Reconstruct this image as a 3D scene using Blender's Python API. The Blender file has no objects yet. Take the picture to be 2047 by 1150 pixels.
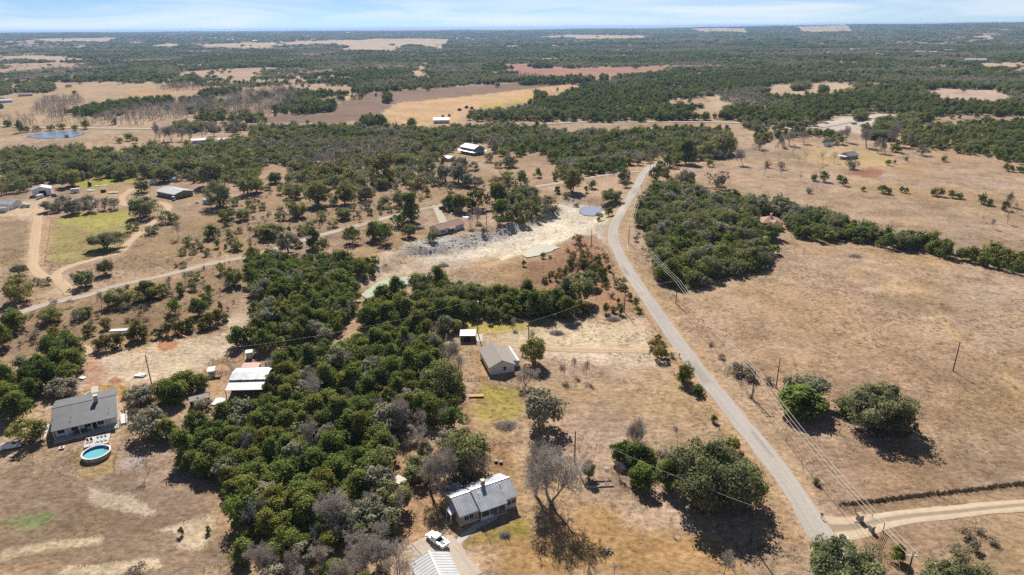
import bpy, math, random
import numpy as np
from mathutils import Matrix, Vector

# ------------------------------------------------------------------ camera, sky, sun, exposure
scene = bpy.context.scene
COL = scene.collection
CAM_H, PITCH, ROLL, FPX, PW, PH = 105.0, math.radians(20.85), math.radians(0.5), 1364.7, 2047.0, 1150.0
cam_d = bpy.data.cameras.new('camera'); cam_d.sensor_width = 36.0; cam_d.lens = 24.0
cam_d.clip_start = 1.0; cam_d.clip_end = 60000.0
cam = bpy.data.objects.new('camera', cam_d); COL.objects.link(cam)
CAM_R = Matrix.Rotation(math.pi/2 - PITCH, 4, 'X') @ Matrix.Rotation(-ROLL, 4, 'Z')
cam.matrix_world = Matrix.Translation((0, 0, CAM_H)) @ CAM_R
scene.camera = cam
RM = np.array(CAM_R.to_3x3())

SUN_EL, SUN_AZ = math.radians(41.0), math.radians(-9.5)       # azimuth from +Y, positive to +X
sun_dir = Vector((math.sin(SUN_AZ)*math.cos(SUN_EL), math.cos(SUN_AZ)*math.cos(SUN_EL), math.sin(SUN_EL)))
sl = bpy.data.lights.new('sun', 'SUN'); sl.energy = 4.9; sl.angle = math.radians(0.5); sl.color = (1.0, 0.95, 0.87)
so = bpy.data.objects.new('sun', sl); COL.objects.link(so)
so.rotation_euler = sun_dir.to_track_quat('Z', 'Y').to_euler(); so.location = (0, 300, 400)

world = bpy.data.worlds.new('World'); scene.world = world; world.use_nodes = True
wn, wl = world.node_tree.nodes, world.node_tree.links
wn.clear()
w_out = wn.new('ShaderNodeOutputWorld'); w_bg = wn.new('ShaderNodeBackground'); w_bg.inputs[1].default_value = 0.062
sky = wn.new('ShaderNodeTexSky'); sky.sky_type = 'NISHITA'; sky.sun_disc = False
sky.sun_elevation = SUN_EL; sky.sun_rotation = SUN_AZ; sky.altitude = 1200; sky.air_density = 0.5; sky.dust_density = 0.0; sky.ozone_density = 4.0
# thin cirrus: noise on the sky direction, stretched along the horizon
tc = wn.new('ShaderNodeTexCoord'); mp = wn.new('ShaderNodeMapping'); mp.inputs['Scale'].default_value = (3.0, 3.0, 34.0)
mp.inputs['Rotation'].default_value = (0.02, 0.05, 0)
nz = wn.new('ShaderNodeTexNoise'); nz.inputs['Scale'].default_value = 1.5; nz.inputs['Detail'].default_value = 6; nz.inputs['Roughness'].default_value = 0.55
nz.inputs['Distortion'].default_value = 0.6
rp = wn.new('ShaderNodeValToRGB'); rp.color_ramp.elements[0].position = 0.38; rp.color_ramp.elements[1].position = 0.64
mx = wn.new('ShaderNodeMixRGB'); mx.inputs[2].default_value = (10.2, 10.9, 11.6, 1)
mm = wn.new('ShaderNodeMath'); mm.operation = 'MULTIPLY'; mm.inputs[1].default_value = 0.85
wl.new(tc.outputs['Generated'], mp.inputs[0]); wl.new(mp.outputs[0], nz.inputs['Vector']); wl.new(nz.outputs['Fac'], rp.inputs[0])
sx = wn.new('ShaderNodeSeparateXYZ'); zc_ = wn.new('ShaderNodeMath'); zc_.operation = 'MAXIMUM'; zc_.inputs[1].default_value = 0.0   # a thin layer is seen through more of itself near the horizon
za_ = wn.new('ShaderNodeMath'); za_.operation = 'ADD'; za_.inputs[1].default_value = 0.09; zd_ = wn.new('ShaderNodeMath'); zd_.operation = 'DIVIDE'; zd_.inputs[0].default_value = 0.09
zm_ = wn.new('ShaderNodeMath'); zm_.operation = 'MULTIPLY'
wl.new(tc.outputs['Generated'], sx.inputs[0]); wl.new(sx.outputs['Z'], zc_.inputs[0]); wl.new(zc_.outputs[0], za_.inputs[0]); wl.new(za_.outputs[0], zd_.inputs[1])
wl.new(rp.outputs[0], zm_.inputs[0]); wl.new(zd_.outputs[0], zm_.inputs[1]); wl.new(zm_.outputs[0], mm.inputs[0]); wl.new(mm.outputs[0], mx.inputs[0]); wl.new(sky.outputs[0], mx.inputs[1])
wl.new(mx.outputs[0], w_bg.inputs[0]); wl.new(w_bg.outputs[0], w_out.inputs[0])

scene.view_settings.view_transform = 'Standard'; scene.view_settings.look = 'None'
scene.view_settings.gamma = 1.0; scene.view_settings.exposure = 0.54; scene.view_settings.use_curve_mapping = False
scene.render.engine = 'CYCLES'
scene.cycles.max_bounces = 5; scene.cycles.diffuse_bounces = 2; scene.cycles.glossy_bounces = 2
scene.cycles.transmission_bounces = 3; scene.cycles.transparent_max_bounces = 6; scene.cycles.volume_bounces = 0
scene.cycles.use_denoising = False
KE = 1.50    # display value of a unit albedo in full sun, used to turn display colours into base colours

# ------------------------------------------------------------------ helpers: numbers
rng = np.random.default_rng(7)
random.seed(7)
def hash2(ix, iy, s):
    h = ix.astype(np.int32).astype(np.uint32)*np.uint32(374761393) + iy.astype(np.int32).astype(np.uint32)*np.uint32(668265263) + np.uint32(s*144269 & 0xFFFFFFFF)
    h = (h ^ (h >> np.uint32(13)))*np.uint32(1274126177)
    return ((h ^ (h >> np.uint32(16))) & np.uint32(0xFFFFFF))*(1.0/0xFFFFFF)
def vnoise(x, y, s=0):
    x = np.asarray(x, float); y = np.asarray(y, float)
    ix, iy = np.floor(x), np.floor(y); fx, fy = x-ix, y-iy
    fx = fx*fx*(3-2*fx); fy = fy*fy*(3-2*fy)
    a, b = hash2(ix, iy, s), hash2(ix+1, iy, s); c, d = hash2(ix, iy+1, s), hash2(ix+1, iy+1, s)
    return (a+(b-a)*fx)*(1-fy) + (c+(d-c)*fx)*fy
def fbm(x, y, s=0, o=4):
    v, a, t = 0.0, 0.5, 0.0
    for k in range(o):
        v = v + a*vnoise(np.asarray(x)*2**k, np.asarray(y)*2**k, s+k*17); t += a; a *= 0.5
    return v/t
def sstep(a, b, x):
    t = np.clip((x-a)/(b-a), 0, 1); return t*t*(3-2*t)
def srgb(r, g, b, k=1.0):
    return tuple((((c/255+0.055)/1.055)**2.4 if c > 10 else c/3294.6)/k for c in (r, g, b))
def alb(r, g, b): return srgb(r, g, b, KE)

def ray(px, py):
    d = RM @ np.array([(px-PW/2)/FPX, -(py-PH/2)/FPX, -1.0]); return d/np.linalg.norm(d)
def at_z(px, py, z):
    d = ray(px, py)
    t = (z-CAM_H)/d[2] if d[2] < -1e-4 else 16000.0
    t = min(t, 20000.0)
    return np.array([d[0]*t, d[1]*t, CAM_H+d[2]*t])
# photo panels: zoomed windows in which positions were read off (x offset, y offset, scale)
PAN = {'A': (0, 240, 3.833), 'B': (500, 240, 3.833), 'C': (1000, 240, 3.833), 'D': (1500, 240, 3.742),
       'E': (0, 500, 3.833), 'F': (500, 500, 3.833), 'G': (1000, 500, 3.833), 'H': (1500, 500, 3.742),
       'I': (0, 780, 3.108), 'J': (500, 780, 3.108), 'K': (1000, 780, 3.108), 'L': (1500, 780, 3.108),
       'M': (0, 0, 2.924), 'N': (680, 0, 2.924), 'O': (1347, 0, 2.924), 'P': (0, 0, 1.0),
       '1': (780, 920, 5.0), '2': (880, 630, 6.052), '3': (370, 680, 7.665), '4': (0, 760, 6.389), '5': (0, 350, 8.529),
       '6': (250, 350, 10.235), '7': (800, 400, 9.305), '8': (1640, 980, 6.767), 'e': (860, 270, 12.79), 'f': (1490, 410, 16.42),
       'g': (1630, 220, 9.585), 'h': (840, 195, 12.79), 'k': (1130, 840, 7.19), 'm': (1380, 560, 4.79)}
def P(pan, x, y):
    o = PAN[pan]; return (o[0]+x/o[2], o[1]+y/o[2])

# ------------------------------------------------------------------ terrain height
QC = [at_z(*P(*q), -4.0)[:2] for q in (('F', 1150, 260), ('F', 1350, 110), ('F', 1700, 70), ('C', 0, 960), ('C', 250, 900), ('C', 500, 800), ('C', 700, 700))]
def seg_dist(x, y, pl, side=False):
    best = np.full(np.shape(x), 1e9); sg = np.zeros(np.shape(x))
    for (x0, y0), (x1, y1) in zip(pl[:-1], pl[1:]):
        dx, dy = x1-x0, y1-y0; L2 = dx*dx+dy*dy+1e-9
        t = np.clip(((x-x0)*dx+(y-y0)*dy)/L2, 0, 1)
        d = np.hypot(x-x0-t*dx, y-y0-t*dy); m = d < best
        best = np.where(m, d, best); sg = np.where(m, dx*(y-y0)-dy*(x-x0), sg)
    return (best, sg) if side else best
QLO, QHI = np.min(QC, axis=0)-45, np.max(QC, axis=0)+45
PONDS = []                                               # (outline, level, box): level basins
def H(x, y):
    x = np.asarray(x, float); y = np.asarray(y, float); r = np.hypot(x, y); az = np.arctan2(x, np.maximum(y, 1e-3))
    h = 0.7*(fbm(x/130+3, y/130, 5, 2)-0.5)
    w = sstep(800, 3200, r)
    h = h + w*(fbm(x/1500, y/1100, 11, 3)-0.55)*26*(1+0.4*sstep(3000, 7000, r))
    ridge = 52+45*sstep(0.05, 0.62, az)+22*sstep(-0.2, -0.62, az)
    h = h + sstep(4500, 11500, r)*ridge*(0.72+0.5*fbm(az*9+20, r/4000, 23, 3))
    b = (x > QLO[0]) & (x < QHI[0]) & (y > QLO[1]) & (y < QHI[1])
    if b.any():
        u, v = x[b], y[b]; d, sg = seg_dist(u, v, QC, True)
        h[b] -= 3.4*(1-np.where(sg > 0, sstep(9, 21, d+6*(vnoise(u/5, v/5, 3)-.5)), sstep(9, 26, d)))*sstep(0, 40, np.hypot(u-QC[-1][0]-30, v-QC[-1][1]))
    for pg, z, lo, hi in PONDS:
        b = (x > lo[0]) & (x < hi[0]) & (y > lo[1]) & (y < hi[1])
        if b.any():
            u, v = x[b], y[b]; d = np.where(inpoly(u, v, pg), 0.0, seg_dist(u, v, [tuple(q) for q in pg]+[tuple(pg[0])]))
            w = 1-sstep(0.5, 12.0, d); h[b] = h[b]*(1-w)+(z-.25)*w
    return h
def H1(x, y): return float(H(np.array([x]), np.array([y]))[0])
def GM(pts, dz=0.0):
    """points of the ground (raised by dz) seen at photo pixels"""
    pts = np.array(pts, float).reshape(-1, 2)
    d = np.column_stack([(pts[:, 0]-PW/2)/FPX, -(pts[:, 1]-PH/2)/FPX, -np.ones(len(pts))]) @ RM.T
    z = np.full(len(pts), float(dz)); p = None
    for k in range(12):
        t = np.where(d[:, 2] < -1e-4, (np.minimum(z, CAM_H-3)-CAM_H)/np.minimum(d[:, 2], -1e-4), 16000.0)
        t = np.minimum(t, 20000.0/np.linalg.norm(d, axis=1)); q = d[:, :2]*t[:, None]
        p = q if p is None else .35*p+.65*q
        z = H(p[:, 0], p[:, 1])+dz
        if k == 3 and pts[:, 1].min() > 330 and dz > -1: break
    return np.column_stack([p, H(p[:, 0], p[:, 1])])
def G(px, py, dz=0.0): return GM([(px, py)], dz)[0]
def GP(pan, x, y, dz=0.0): return G(*P(pan, x, y), dz)
def mpp(p):
    """photo pixels per metre at a point"""
    v = RM.T @ (np.array(p)-np.array([0, 0, CAM_H])); return FPX/max(-v[2], 1.0)
def poly(pan, pts, dz=0.0): return GM([P(pan, a, b) for a, b in pts], dz)[:, :2]
def inpoly(x, y, pg):
    ins = np.zeros(np.shape(x), bool); n = len(pg); j = n-1
    bb = (x >= pg[:, 0].min()) & (x <= pg[:, 0].max()) & (y >= pg[:, 1].min()) & (y <= pg[:, 1].max())
    xs, ys = x[bb], y[bb]; r = np.zeros(xs.shape, bool)
    for i in range(n):
        c = ((pg[i, 1] > ys) != (pg[j, 1] > ys)) & (xs < (pg[j, 0]-pg[i, 0])*(ys-pg[i, 1])/(pg[j, 1]-pg[i, 1]+1e-12)+pg[i, 0])
        r ^= c; j = i
    ins[bb] = r; return ins

PONDPIX = {'blue': ('A', [(215, 130), (260, 112), (400, 95), (520, 88), (610, 95), (630, 108), (540, 132), (420, 138), (300, 137)], 0), 'grey': ('C', [(600, 700), (640, 670), (700, 662), (765, 670), (768, 715), (700, 733), (630, 725)], -2),
           'milk': ('C', [(180, 1030), (250, 985), (340, 962), (440, 975), (400, 1000), (300, 1035), (210, 1048)], -3), 'green': ('F', [(860, 300), (960, 270), (1060, 240), (1180, 228), (1270, 245), (1240, 275), (1120, 300), (960, 320), (900, 325)], -3)}
POND = {}
for k_, (pan_, pts_, dz_) in PONDPIX.items():
    pg_ = GM([P(pan_, a, b) for a, b in pts_])[:, :2]; POND[k_] = (pg_, float(np.mean(H(pg_[:, 0], pg_[:, 1]))))
for pg_, z_ in POND.values(): PONDS.append((pg_, z_, pg_.min(0)-13, pg_.max(0)+13))

# ------------------------------------------------------------------ helpers: materials
def mat_new(name):
    m = bpy.data.materials.new(name); m.use_nodes = True
    return m, m.node_tree.nodes, m.node_tree.links, m.node_tree.nodes['Principled BSDF']
def pmat(name, col, rough=0.7, metal=0.0, var=0.12, scale=1.2, bump=0.0, spec=0.3):
    """plain painted / mineral surface with blotchy wear"""
    m, n, l, b = mat_new(name)
    b.inputs['Roughness'].default_value = rough; b.inputs['Metallic'].default_value = metal
    b.inputs['Specular IOR Level'].default_value = spec
    t = n.new('ShaderNodeTexCoord'); z = n.new('ShaderNodeTexNoise'); z.inputs['Scale'].default_value = scale; z.inputs['Detail'].default_value = 5
    r = n.new('ShaderNodeValToRGB'); r.color_ramp.elements[0].position = 0.3; r.color_ramp.elements[1].position = 0.7
    r.color_ramp.elements[0].color = tuple(c*(1-var) for c in col)+(1,); r.color_ramp.elements[1].color = tuple(min(c*(1+var), 0.95) for c in col)+(1,)
    l.new(t.outputs['Object'], z.inputs['Vector']); l.new(z.outputs['Fac'], r.inputs[0]); l.new(r.outputs[0], b.inputs['Base Color'])
    if bump:
        bp = n.new('ShaderNodeBump'); bp.inputs['Strength'].default_value = bump; bp.inputs['Distance'].default_value = 0.05
        l.new(z.outputs['Fac'], bp.inputs['Height']); l.new(bp.outputs[0], b.inputs['Normal'])
    return m
def leafmat(name, cols, trans=0.32):
    """foliage: hue by individual, tone by clump"""
    m, n, l, b = mat_new(name); n.remove(b); out = n['Material Output']
    oi = n.new('ShaderNodeObjectInfo'); r = n.new('ShaderNodeValToRGB'); r.color_ramp.interpolation = 'LINEAR'
    el = r.color_ramp.elements
    while len(el) < len(cols): el.new(0.5)
    for i, c in enumerate(cols): el[i].position = i/(len(cols)-1); el[i].color = c+(1,)
    at = n.new('ShaderNodeAttribute'); at.attribute_name = 'tone'
    mu = n.new('ShaderNodeVectorMath'); mu.operation = 'SCALE'
    d = n.new('ShaderNodeBsdfDiffuse'); tr = n.new('ShaderNodeBsdfTranslucent'); ms = n.new('ShaderNodeMixShader'); ms.inputs[0].default_value = trans
    l.new(oi.outputs['Random'], r.inputs[0]); l.new(r.outputs[0], mu.inputs[0]); l.new(at.outputs['Fac'], mu.inputs['Scale'])
    l.new(mu.outputs[0], d.inputs[0]); l.new(mu.outputs[0], tr.inputs[0])
    l.new(d.outputs[0], ms.inputs[1]); l.new(tr.outputs[0], ms.inputs[2]); l.new(ms.outputs[0], out.inputs[0])
    return m
M = {}
M['juniper'] = leafmat('juniper_leaf', [(.155, .205, .048), (.215, .245, .060), (.255, .242, .060), (.172, .222, .054), (.205, .228, .062), (.145, .188, .058)])
M['oak'] = leafmat('oak_leaf', [(.245, .265, .115), (.315, .305, .145), (.205, .230, .10), (.40, .37, .125), (.26, .28, .115), (.33, .335, .13)])
M['darkoak'] = leafmat('dark_oak_leaf', [(.205, .220, .105), (.245, .245, .125), (.18, .20, .09)])
M['greyoak'] = leafmat('greyoak_leaf', [(.330, .315, .215), (.385, .355, .25), (.295, .288, .185)])
M['young'] = leafmat('young_leaf', [(.180, .180, .048), (.210, .195, .052), (.155, .165, .046)])
M['golden'] = leafmat('golden_leaf', [(.27, .23, .058), (.30, .245, .07)])
M['russet'] = leafmat('russet_leaf', [(.31, .180, .100), (.28, .20, .110), (.33, .225, .13)])
M['scrub'] = leafmat('scrub_leaf', [(.32, .265, .195), (.36, .305, .235), (.27, .235, .17)], 0.1)
M['bark'] = pmat('bark', (.16, .13, .105), 0.9, var=.3, scale=3)
M['twig'] = leafmat('twig', [(.48, .41, .345), (.52, .46, .41), (.42, .36, .30)], 0.0)
M['deadtwig'] = leafmat('dead_twig', [(.42, .39, .36), (.36, .34, .32)], 0.0)
M['hay'] = leafmat('dry_grass_blade', [(.40, .29, .17), (.44, .33, .20), (.35, .25, .15), (.31, .23, .145)], 0.35)

# ------------------------------------------------------------------ helpers: meshes and things
class MB:
    """collects boxes, slabs and tubes; build() links them as one mesh object"""
    def __init__(s): s.v = []; s.f = []
    def add(s, vs, fs):
        o = len(s.v); s.v += [tuple(map(float, v)) for v in vs]; s.f += [tuple(i+o for i in f) for f in fs]; return s
    def box(s, x0, x1, y0, y1, z0, z1):
        return s.add([(x0, y0, z0), (x1, y0, z0), (x1, y1, z0), (x0, y1, z0), (x0, y0, z1), (x1, y0, z1), (x1, y1, z1), (x0, y1, z1)],
                     [(0, 3, 2, 1), (4, 5, 6, 7), (0, 1, 5, 4), (1, 2, 6, 5), (2, 3, 7, 6), (3, 0, 4, 7)])
    def slab(s, top, t):
        """polygon given by its top corners, thickness t downwards"""
        n = len(top); vs = [tuple(p) for p in top]+[(p[0], p[1], p[2]-t) for p in top]
        return s.add(vs, [tuple(range(n)), tuple(range(2*n-1, n-1, -1))]+[(i, n+i, n+(i+1) % n, (i+1) % n) for i in range(n)])
    def prism(s, prof, y0, y1, axis='y'):
        """closed profile of (a, z) swept along y (axis='y') or x"""
        n = len(prof)
        f = (lambda a, z, q: (a, q, z)) if axis == 'y' else (lambda a, z, q: (q, a, z))
        vs = [f(a, z, y0) for a, z in prof]+[f(a, z, y1) for a, z in prof]
        return s.add(vs, [tuple(range(n)), tuple(range(2*n-1, n-1, -1))]+[(i, n+i, n+(i+1) % n, (i+1) % n) for i in range(n)])
    def tube(s, p0, p1, r0, r1=None, n=8):
        r1 = r0 if r1 is None else r1
        p0, p1 = Vector(p0), Vector(p1); d = (p1-p0).normalized(); a = d.orthogonal().normalized(); b = d.cross(a)
        vs = [p0+(a*math.cos(t)+b*math.sin(t))*r0 for t in [2*math.pi*k/n for k in range(n)]]
        vs += [p1+(a*math.cos(t)+b*math.sin(t))*r1 for t in [2*math.pi*k/n for k in range(n)]]
        return s.add(vs, [tuple(range(n-1, -1, -1)), tuple(range(n, 2*n))]+[(i, (i+1) % n, n+(i+1) % n, n+i) for i in range(n)])
    def mesh(s, name, mat):
        me = bpy.data.meshes.new(name); me.from_pydata(s.v, [], s.f); me.materials.append(M[mat] if isinstance(mat, str) else mat); me.update(); return me
    def build(s, name, mat, parent=None, label=None, loc=None):
        o = bpy.data.objects.new(name, s.mesh(name, mat)); COL.objects.link(o)
        if parent is not None: o.parent = parent
        if label: o['label'] = label
        if loc is not None: o.location = loc
        return o
def npmesh(name, v, q, mats, tone=None, mi=None, smooth=False):
    """v (n,3); q (m,k) faces; optional per-vertex tone"""
    me = bpy.data.meshes.new(name); v = np.ascontiguousarray(v, np.float32); q = np.ascontiguousarray(q, np.int32); k = q.shape[1]
    me.vertices.add(len(v)); me.vertices.foreach_set('co', v.ravel())
    me.loops.add(q.size); me.loops.foreach_set('vertex_index', q.ravel())
    me.polygons.add(len(q)); me.polygons.foreach_set('loop_start', np.arange(0, q.size, k, dtype=np.int32))
    if tone is not None:
        a = me.attributes.new('tone', 'FLOAT', 'POINT'); a.data.foreach_set('value', np.ascontiguousarray(tone, np.float32))
    for m_ in mats: me.materials.append(M[m_] if isinstance(m_, str) else m_)
    if mi is not None: me.polygons.foreach_set('material_index', np.ascontiguousarray(mi, np.int32))
    if smooth: me.polygons.foreach_set('use_smooth', np.ones(len(q), bool))
    me.update(calc_edges=True); return me
def tag(o, label, cat=None, group=None, kind=None):
    if label: o['label'] = label
    if cat: o['category'] = cat
    if group: o['group'] = group
    if kind: o['kind'] = kind
    return o
def link(name, me, parent=None):
    o = bpy.data.objects.new(name, me); COL.objects.link(o)
    if parent is not None: o.parent = parent
    return o
def thing(name, label, cat, loc, rz=0.0, group=None):
    o = bpy.data.objects.new(name, None); COL.objects.link(o); o.location = tuple(map(float, loc)); o.rotation_euler = (0, 0, rz)
    o.empty_display_size = 0.5
    return tag(o, label, cat, group)

# ------------------------------------------------------------------ ground sheet: land cover as base colour
CL = {}                                   # land cover patches: list of (mask function, colour, strength)
BASE = alb(199, 168, 137)
covers = []; FIELDS = []
def cover(pan, pts, col, s=1.0, soft=2.0, dz=0.0):
    FIELDS.append((pan, pts)); covers.append((poly(pan, pts, dz), np.array(alb(*col)), s, soft))
trails = []
def trail(pan, pts, w, col, s=1.0, soft=1.2): trails.append(([tuple(q) for q in poly(pan, pts)], w, np.array(alb(*col)), s, soft))
# --- far land
TAN, PALE, PLOW, RED = (212, 184, 148), (222, 204, 180), (152, 124, 104), (190, 140, 116)
cover('M', [(210, 230), (330, 222), (700, 222), (640, 245), (300, 250)], TAN, .9, 20)
cover('M', [(880, 270), (980, 255), (1060, 262), (1040, 280), (900, 280)], TAN, .9, 15)
cover('M', [(1140, 265), (1300, 258), (1500, 250), (2047, 235), (2047, 265), (1700, 268), (1500, 290), (1200, 285)], TAN, .9, 15)
cover('M', [(0, 330), (200, 325), (340, 330), (600, 350), (300, 365), (100, 350)], TAN, .8, 12)
OPEN_LEFT = [(0, 480), (250, 470), (310, 480), (330, 510), (700, 485), (790, 490), (900, 480), (1050, 500), (1300, 510), (1450, 530), (1500, 490), (2000, 490), (2047, 500), (2047, 530), (1600, 520), (1400, 570), (1000, 600), (900, 590), (700, 610), (420, 640), (380, 690), (900, 690), (900, 720), (880, 735), (0, 735)]
cover('M', OPEN_LEFT, (198, 168, 132), 1, 8)
cover('M', [(720, 560), (900, 520), (1250, 505), (1300, 520), (1000, 545), (760, 580)], (204, 160, 120), .9, 5)
cover('N', [(0, 600), (200, 540), (500, 520), (1050, 485), (1400, 490), (1000, 535), (330, 605), (200, 690), (0, 720), (-440, 720), (-480, 690), (-100, 640)], PLOW, 1, 4)
cover('N', [(330, 605), (900, 545), (1380, 488), (1480, 490), (1150, 570), (820, 640), (700, 690), (640, 735), (300, 735), (190, 700)], (220, 180, 132), 1, 4)
cover('N', [(820, 640), (850, 610), (1150, 560), (1470, 490), (1380, 510), (1200, 545), (1100, 590), (930, 620)], (205, 178, 92), .9, 4)
cover('M', [(1780, 585), (1900, 565), (2047, 550), (2047, 575), (1850, 590)], (214, 190, 110), .9, 3)
cover('N', [(945, 375), (1120, 370), (1130, 395), (1400, 400), (1700, 390), (2047, 395), (1600, 440), (1590, 470), (1180, 470), (1010, 440), (1020, 400)], RED, 1, 8)
cover('N', [(1160, 215), (1340, 205), (1800, 210), (1800, 225), (1530, 235), (1160, 225)], TAN, .9, 15)
cover('N', [(0, 240), (400, 225), (640, 230), (600, 290), (400, 270), (300, 305), (140, 300), (0, 270)], TAN, .8, 15)
cover('N', [(390, 430), (500, 380), (530, 440), (420, 440)], TAN, .9, 8)
cover('O', [(600, 500), (760, 490), (900, 485), (1100, 495), (900, 545), (700, 550), (500, 530)], TAN, 1, 6)
cover('O', [(240, 560), (330, 555), (330, 640), (120, 650)], TAN, 1, 6)
cover('O', [(780, 740), (950, 690), (1250, 660), (1330, 680), (1160, 740), (1120, 785), (960, 765)], (226, 208, 188), 1, 3)
cover('O', [(1470, 555), (1570, 520), (1900, 530), (2000, 560), (2047, 590), (1900, 590), (1600, 580)], (214, 184, 160), 1, 5)
cover('O', [(1790, 370), (2047, 370), (2047, 390), (1850, 392)], TAN, 1, 10)
cover('O', [(1500, 370), (1560, 365), (1555, 392), (1520, 390)], PALE, 1, 5)
cover('O', [(700, 175), (1000, 165), (1050, 185), (750, 190)], TAN, .8, 20)
cover('O', [(90, 175), (420, 170), (430, 185), (150, 190)], TAN, .7, 20)
cover('O', [(1700, 188), (1880, 180), (1880, 196), (1720, 198)], TAN, .8, 20)
# --- right hand pastures
cover('D', [(580, 190), (760, 210), (1100, 260), (1050, 340), (700, 350), (400, 300), (430, 220)], (212, 180, 128), .7, 5)
cover('D', [(690, 400), (900, 355), (1030, 395), (880, 435)], (170, 118, 90), .9, 2)
cover('D', [(940, 460), (1200, 420), (1700, 520), (1650, 545), (1200, 470)], (205, 172, 136), .7, 3)
cover('H', [(560, 100), (640, 60), (860, 30), (840, 80), (620, 190)], (172, 150, 124), .6, 4)
cover('P', [(1340, 620), (1500, 560), (2047, 700), (2047, 930), (1680, 930), (1480, 760)], (196, 160, 120), .45, 15)
cover('P', [(1560, 860), (1680, 900), (1850, 890), (2000, 940), (1980, 965), (1700, 1005), (1640, 960)], (172, 140, 108), .6, 4)
cover('P', [(1680, 1012), (2047, 968), (2047, 1002), (1720, 1042)], (176, 146, 112), .7, 1)
cover('P', [(1720, 1060), (2047, 1025), (2047, 1150), (1780, 1150), (1690, 1110)], (184, 150, 112), .6, 2)
cover('P', [(1900, 1060), (2047, 1040), (2047, 1150), (1880, 1130)], (192, 164, 130), .6, 2)
# --- verges of the road
cover('P', [(1450, 800), (1640, 1090), (1560, 1090), (1480, 960), (1400, 800), (1340, 700), (1372, 700)], (186, 146, 104), .5, 2)
# --- central lots
cover('G', [(0, 640), (250, 600), (700, 560), (1100, 560), (1180, 700), (1300, 780), (1150, 900), (700, 850), (300, 790), (0, 740)], (232, 208, 178), .95, 3)
cover('G', [(0, 530), (450, 520), (380, 560), (200, 600), (0, 650)], (196, 176, 108), .8, 2)
cover('2', [(200, 60), (900, 80), (760, 230), (430, 220), (280, 150)], (198, 178, 100), .8, 1.5)
cover('2', [(330, 400), (560, 480), (600, 740), (330, 740)], (196, 166, 122), .7, 1)
cover('2', [(560, 820), (1000, 900), (1000, 1150), (450, 1150), (430, 1010)], (186, 168, 88), .85, 1.5)
cover('K', [(0, 50), (130, 90), (120, 150), (0, 190)], (186, 170, 90), .8, 1.5)
cover('K', [(120, 50), (400, 60), (700, 110), (1000, 220), (1300, 150), (1260, 50), (900, -60), (400, -80)], (200, 168, 126), .6, 4)
cover('K', [(0, 880), (300, 880), (560, 700), (760, 760), (900, 900), (1300, 900), (1500, 1150), (0, 1150)], (190, 150, 98), .75, 3)
cover('K', [(0, 860), (120, 800), (230, 900), (0, 960)], (168, 150, 78), .8, 1)
cover('1', [(640, 880), (740, 790), (930, 700), (1180, 620), (1320, 560), (1400, 600), (1400, 760), (1000, 840)], (172, 148, 80), .7, 1)
cover('J', [(900, 700), (1100, 560), (1240, 760), (1180, 880), (980, 960)], (200, 160, 122), .8, 1.5)
cover('J', [(1300, 60), (1616, 100), (1616, 330), (1400, 300), (1340, 180)], (196, 164, 120), .7, 1.5)
cover('J', [(1380, 110), (1616, 80), (1616, 180), (1450, 190)], (190, 170, 92), .7, 1.2)
cover('J', [(1480, 360), (1616, 345), (1616, 520), (1480, 520)], (176, 136, 100), .6, 1.2)
cover('1', [(190, 880), (380, 800), (560, 760), (620, 850), (740, 1000), (920, 1160), (690, 1160), (300, 1160)], (220, 204, 184), .95, .5)
# --- quarry and its rim
cover('F', [(800, 260), (1050, 60), (1350, 20), (1993, -40), (1993, 110), (1800, 130), (1500, 220), (1250, 270), (1100, 290), (880, 340)], (220, 194, 164), .9, 2, -4)
cover('C', [(0, 930), (250, 810), (480, 680), (600, 640), (770, 700), (860, 790), (830, 900), (800, 920), (560, 950), (300, 1080), (0, 1140)], (238, 222, 196), 1, 1.5, -4)
cover('F', [(1250, 110), (1700, 20), (1993, -20), (1993, 60), (1650, 130), (1350, 160)], (238, 220, 194), 1, 1.5, -4)
cover('B', [(1150, 950), (1400, 900), (1640, 880), (1840, 850), (1993, 850), (1993, 920), (1700, 980), (1300, 1050), (1180, 1040)], (214, 204, 194), .95, 1.5)
cover('C', [(0, 830), (200, 770), (440, 700), (480, 670), (300, 800), (0, 910)], (214, 204, 192), .95, 1.5)
cover('G', [(100, 190), (300, 90), (560, 10), (760, 0), (880, 200), (950, 320), (1080, 480), (700, 480), (300, 500), (0, 320)], (180, 138, 106), .65, 3)
cover('C', [(560, 930), (720, 900), (830, 1000), (960, 1150), (500, 1150), (300, 1100)], (182, 140, 108), .65, 2)
cover('C', [(720, 800), (860, 790), (830, 900), (800, 950), (740, 890)], (216, 202, 182), .8, 1)
cover('C', [(560, 480), (900, 420), (1000, 400), (1000, 560), (880, 760), (780, 680), (600, 600)], (202, 170, 138), .7, 2)
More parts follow.
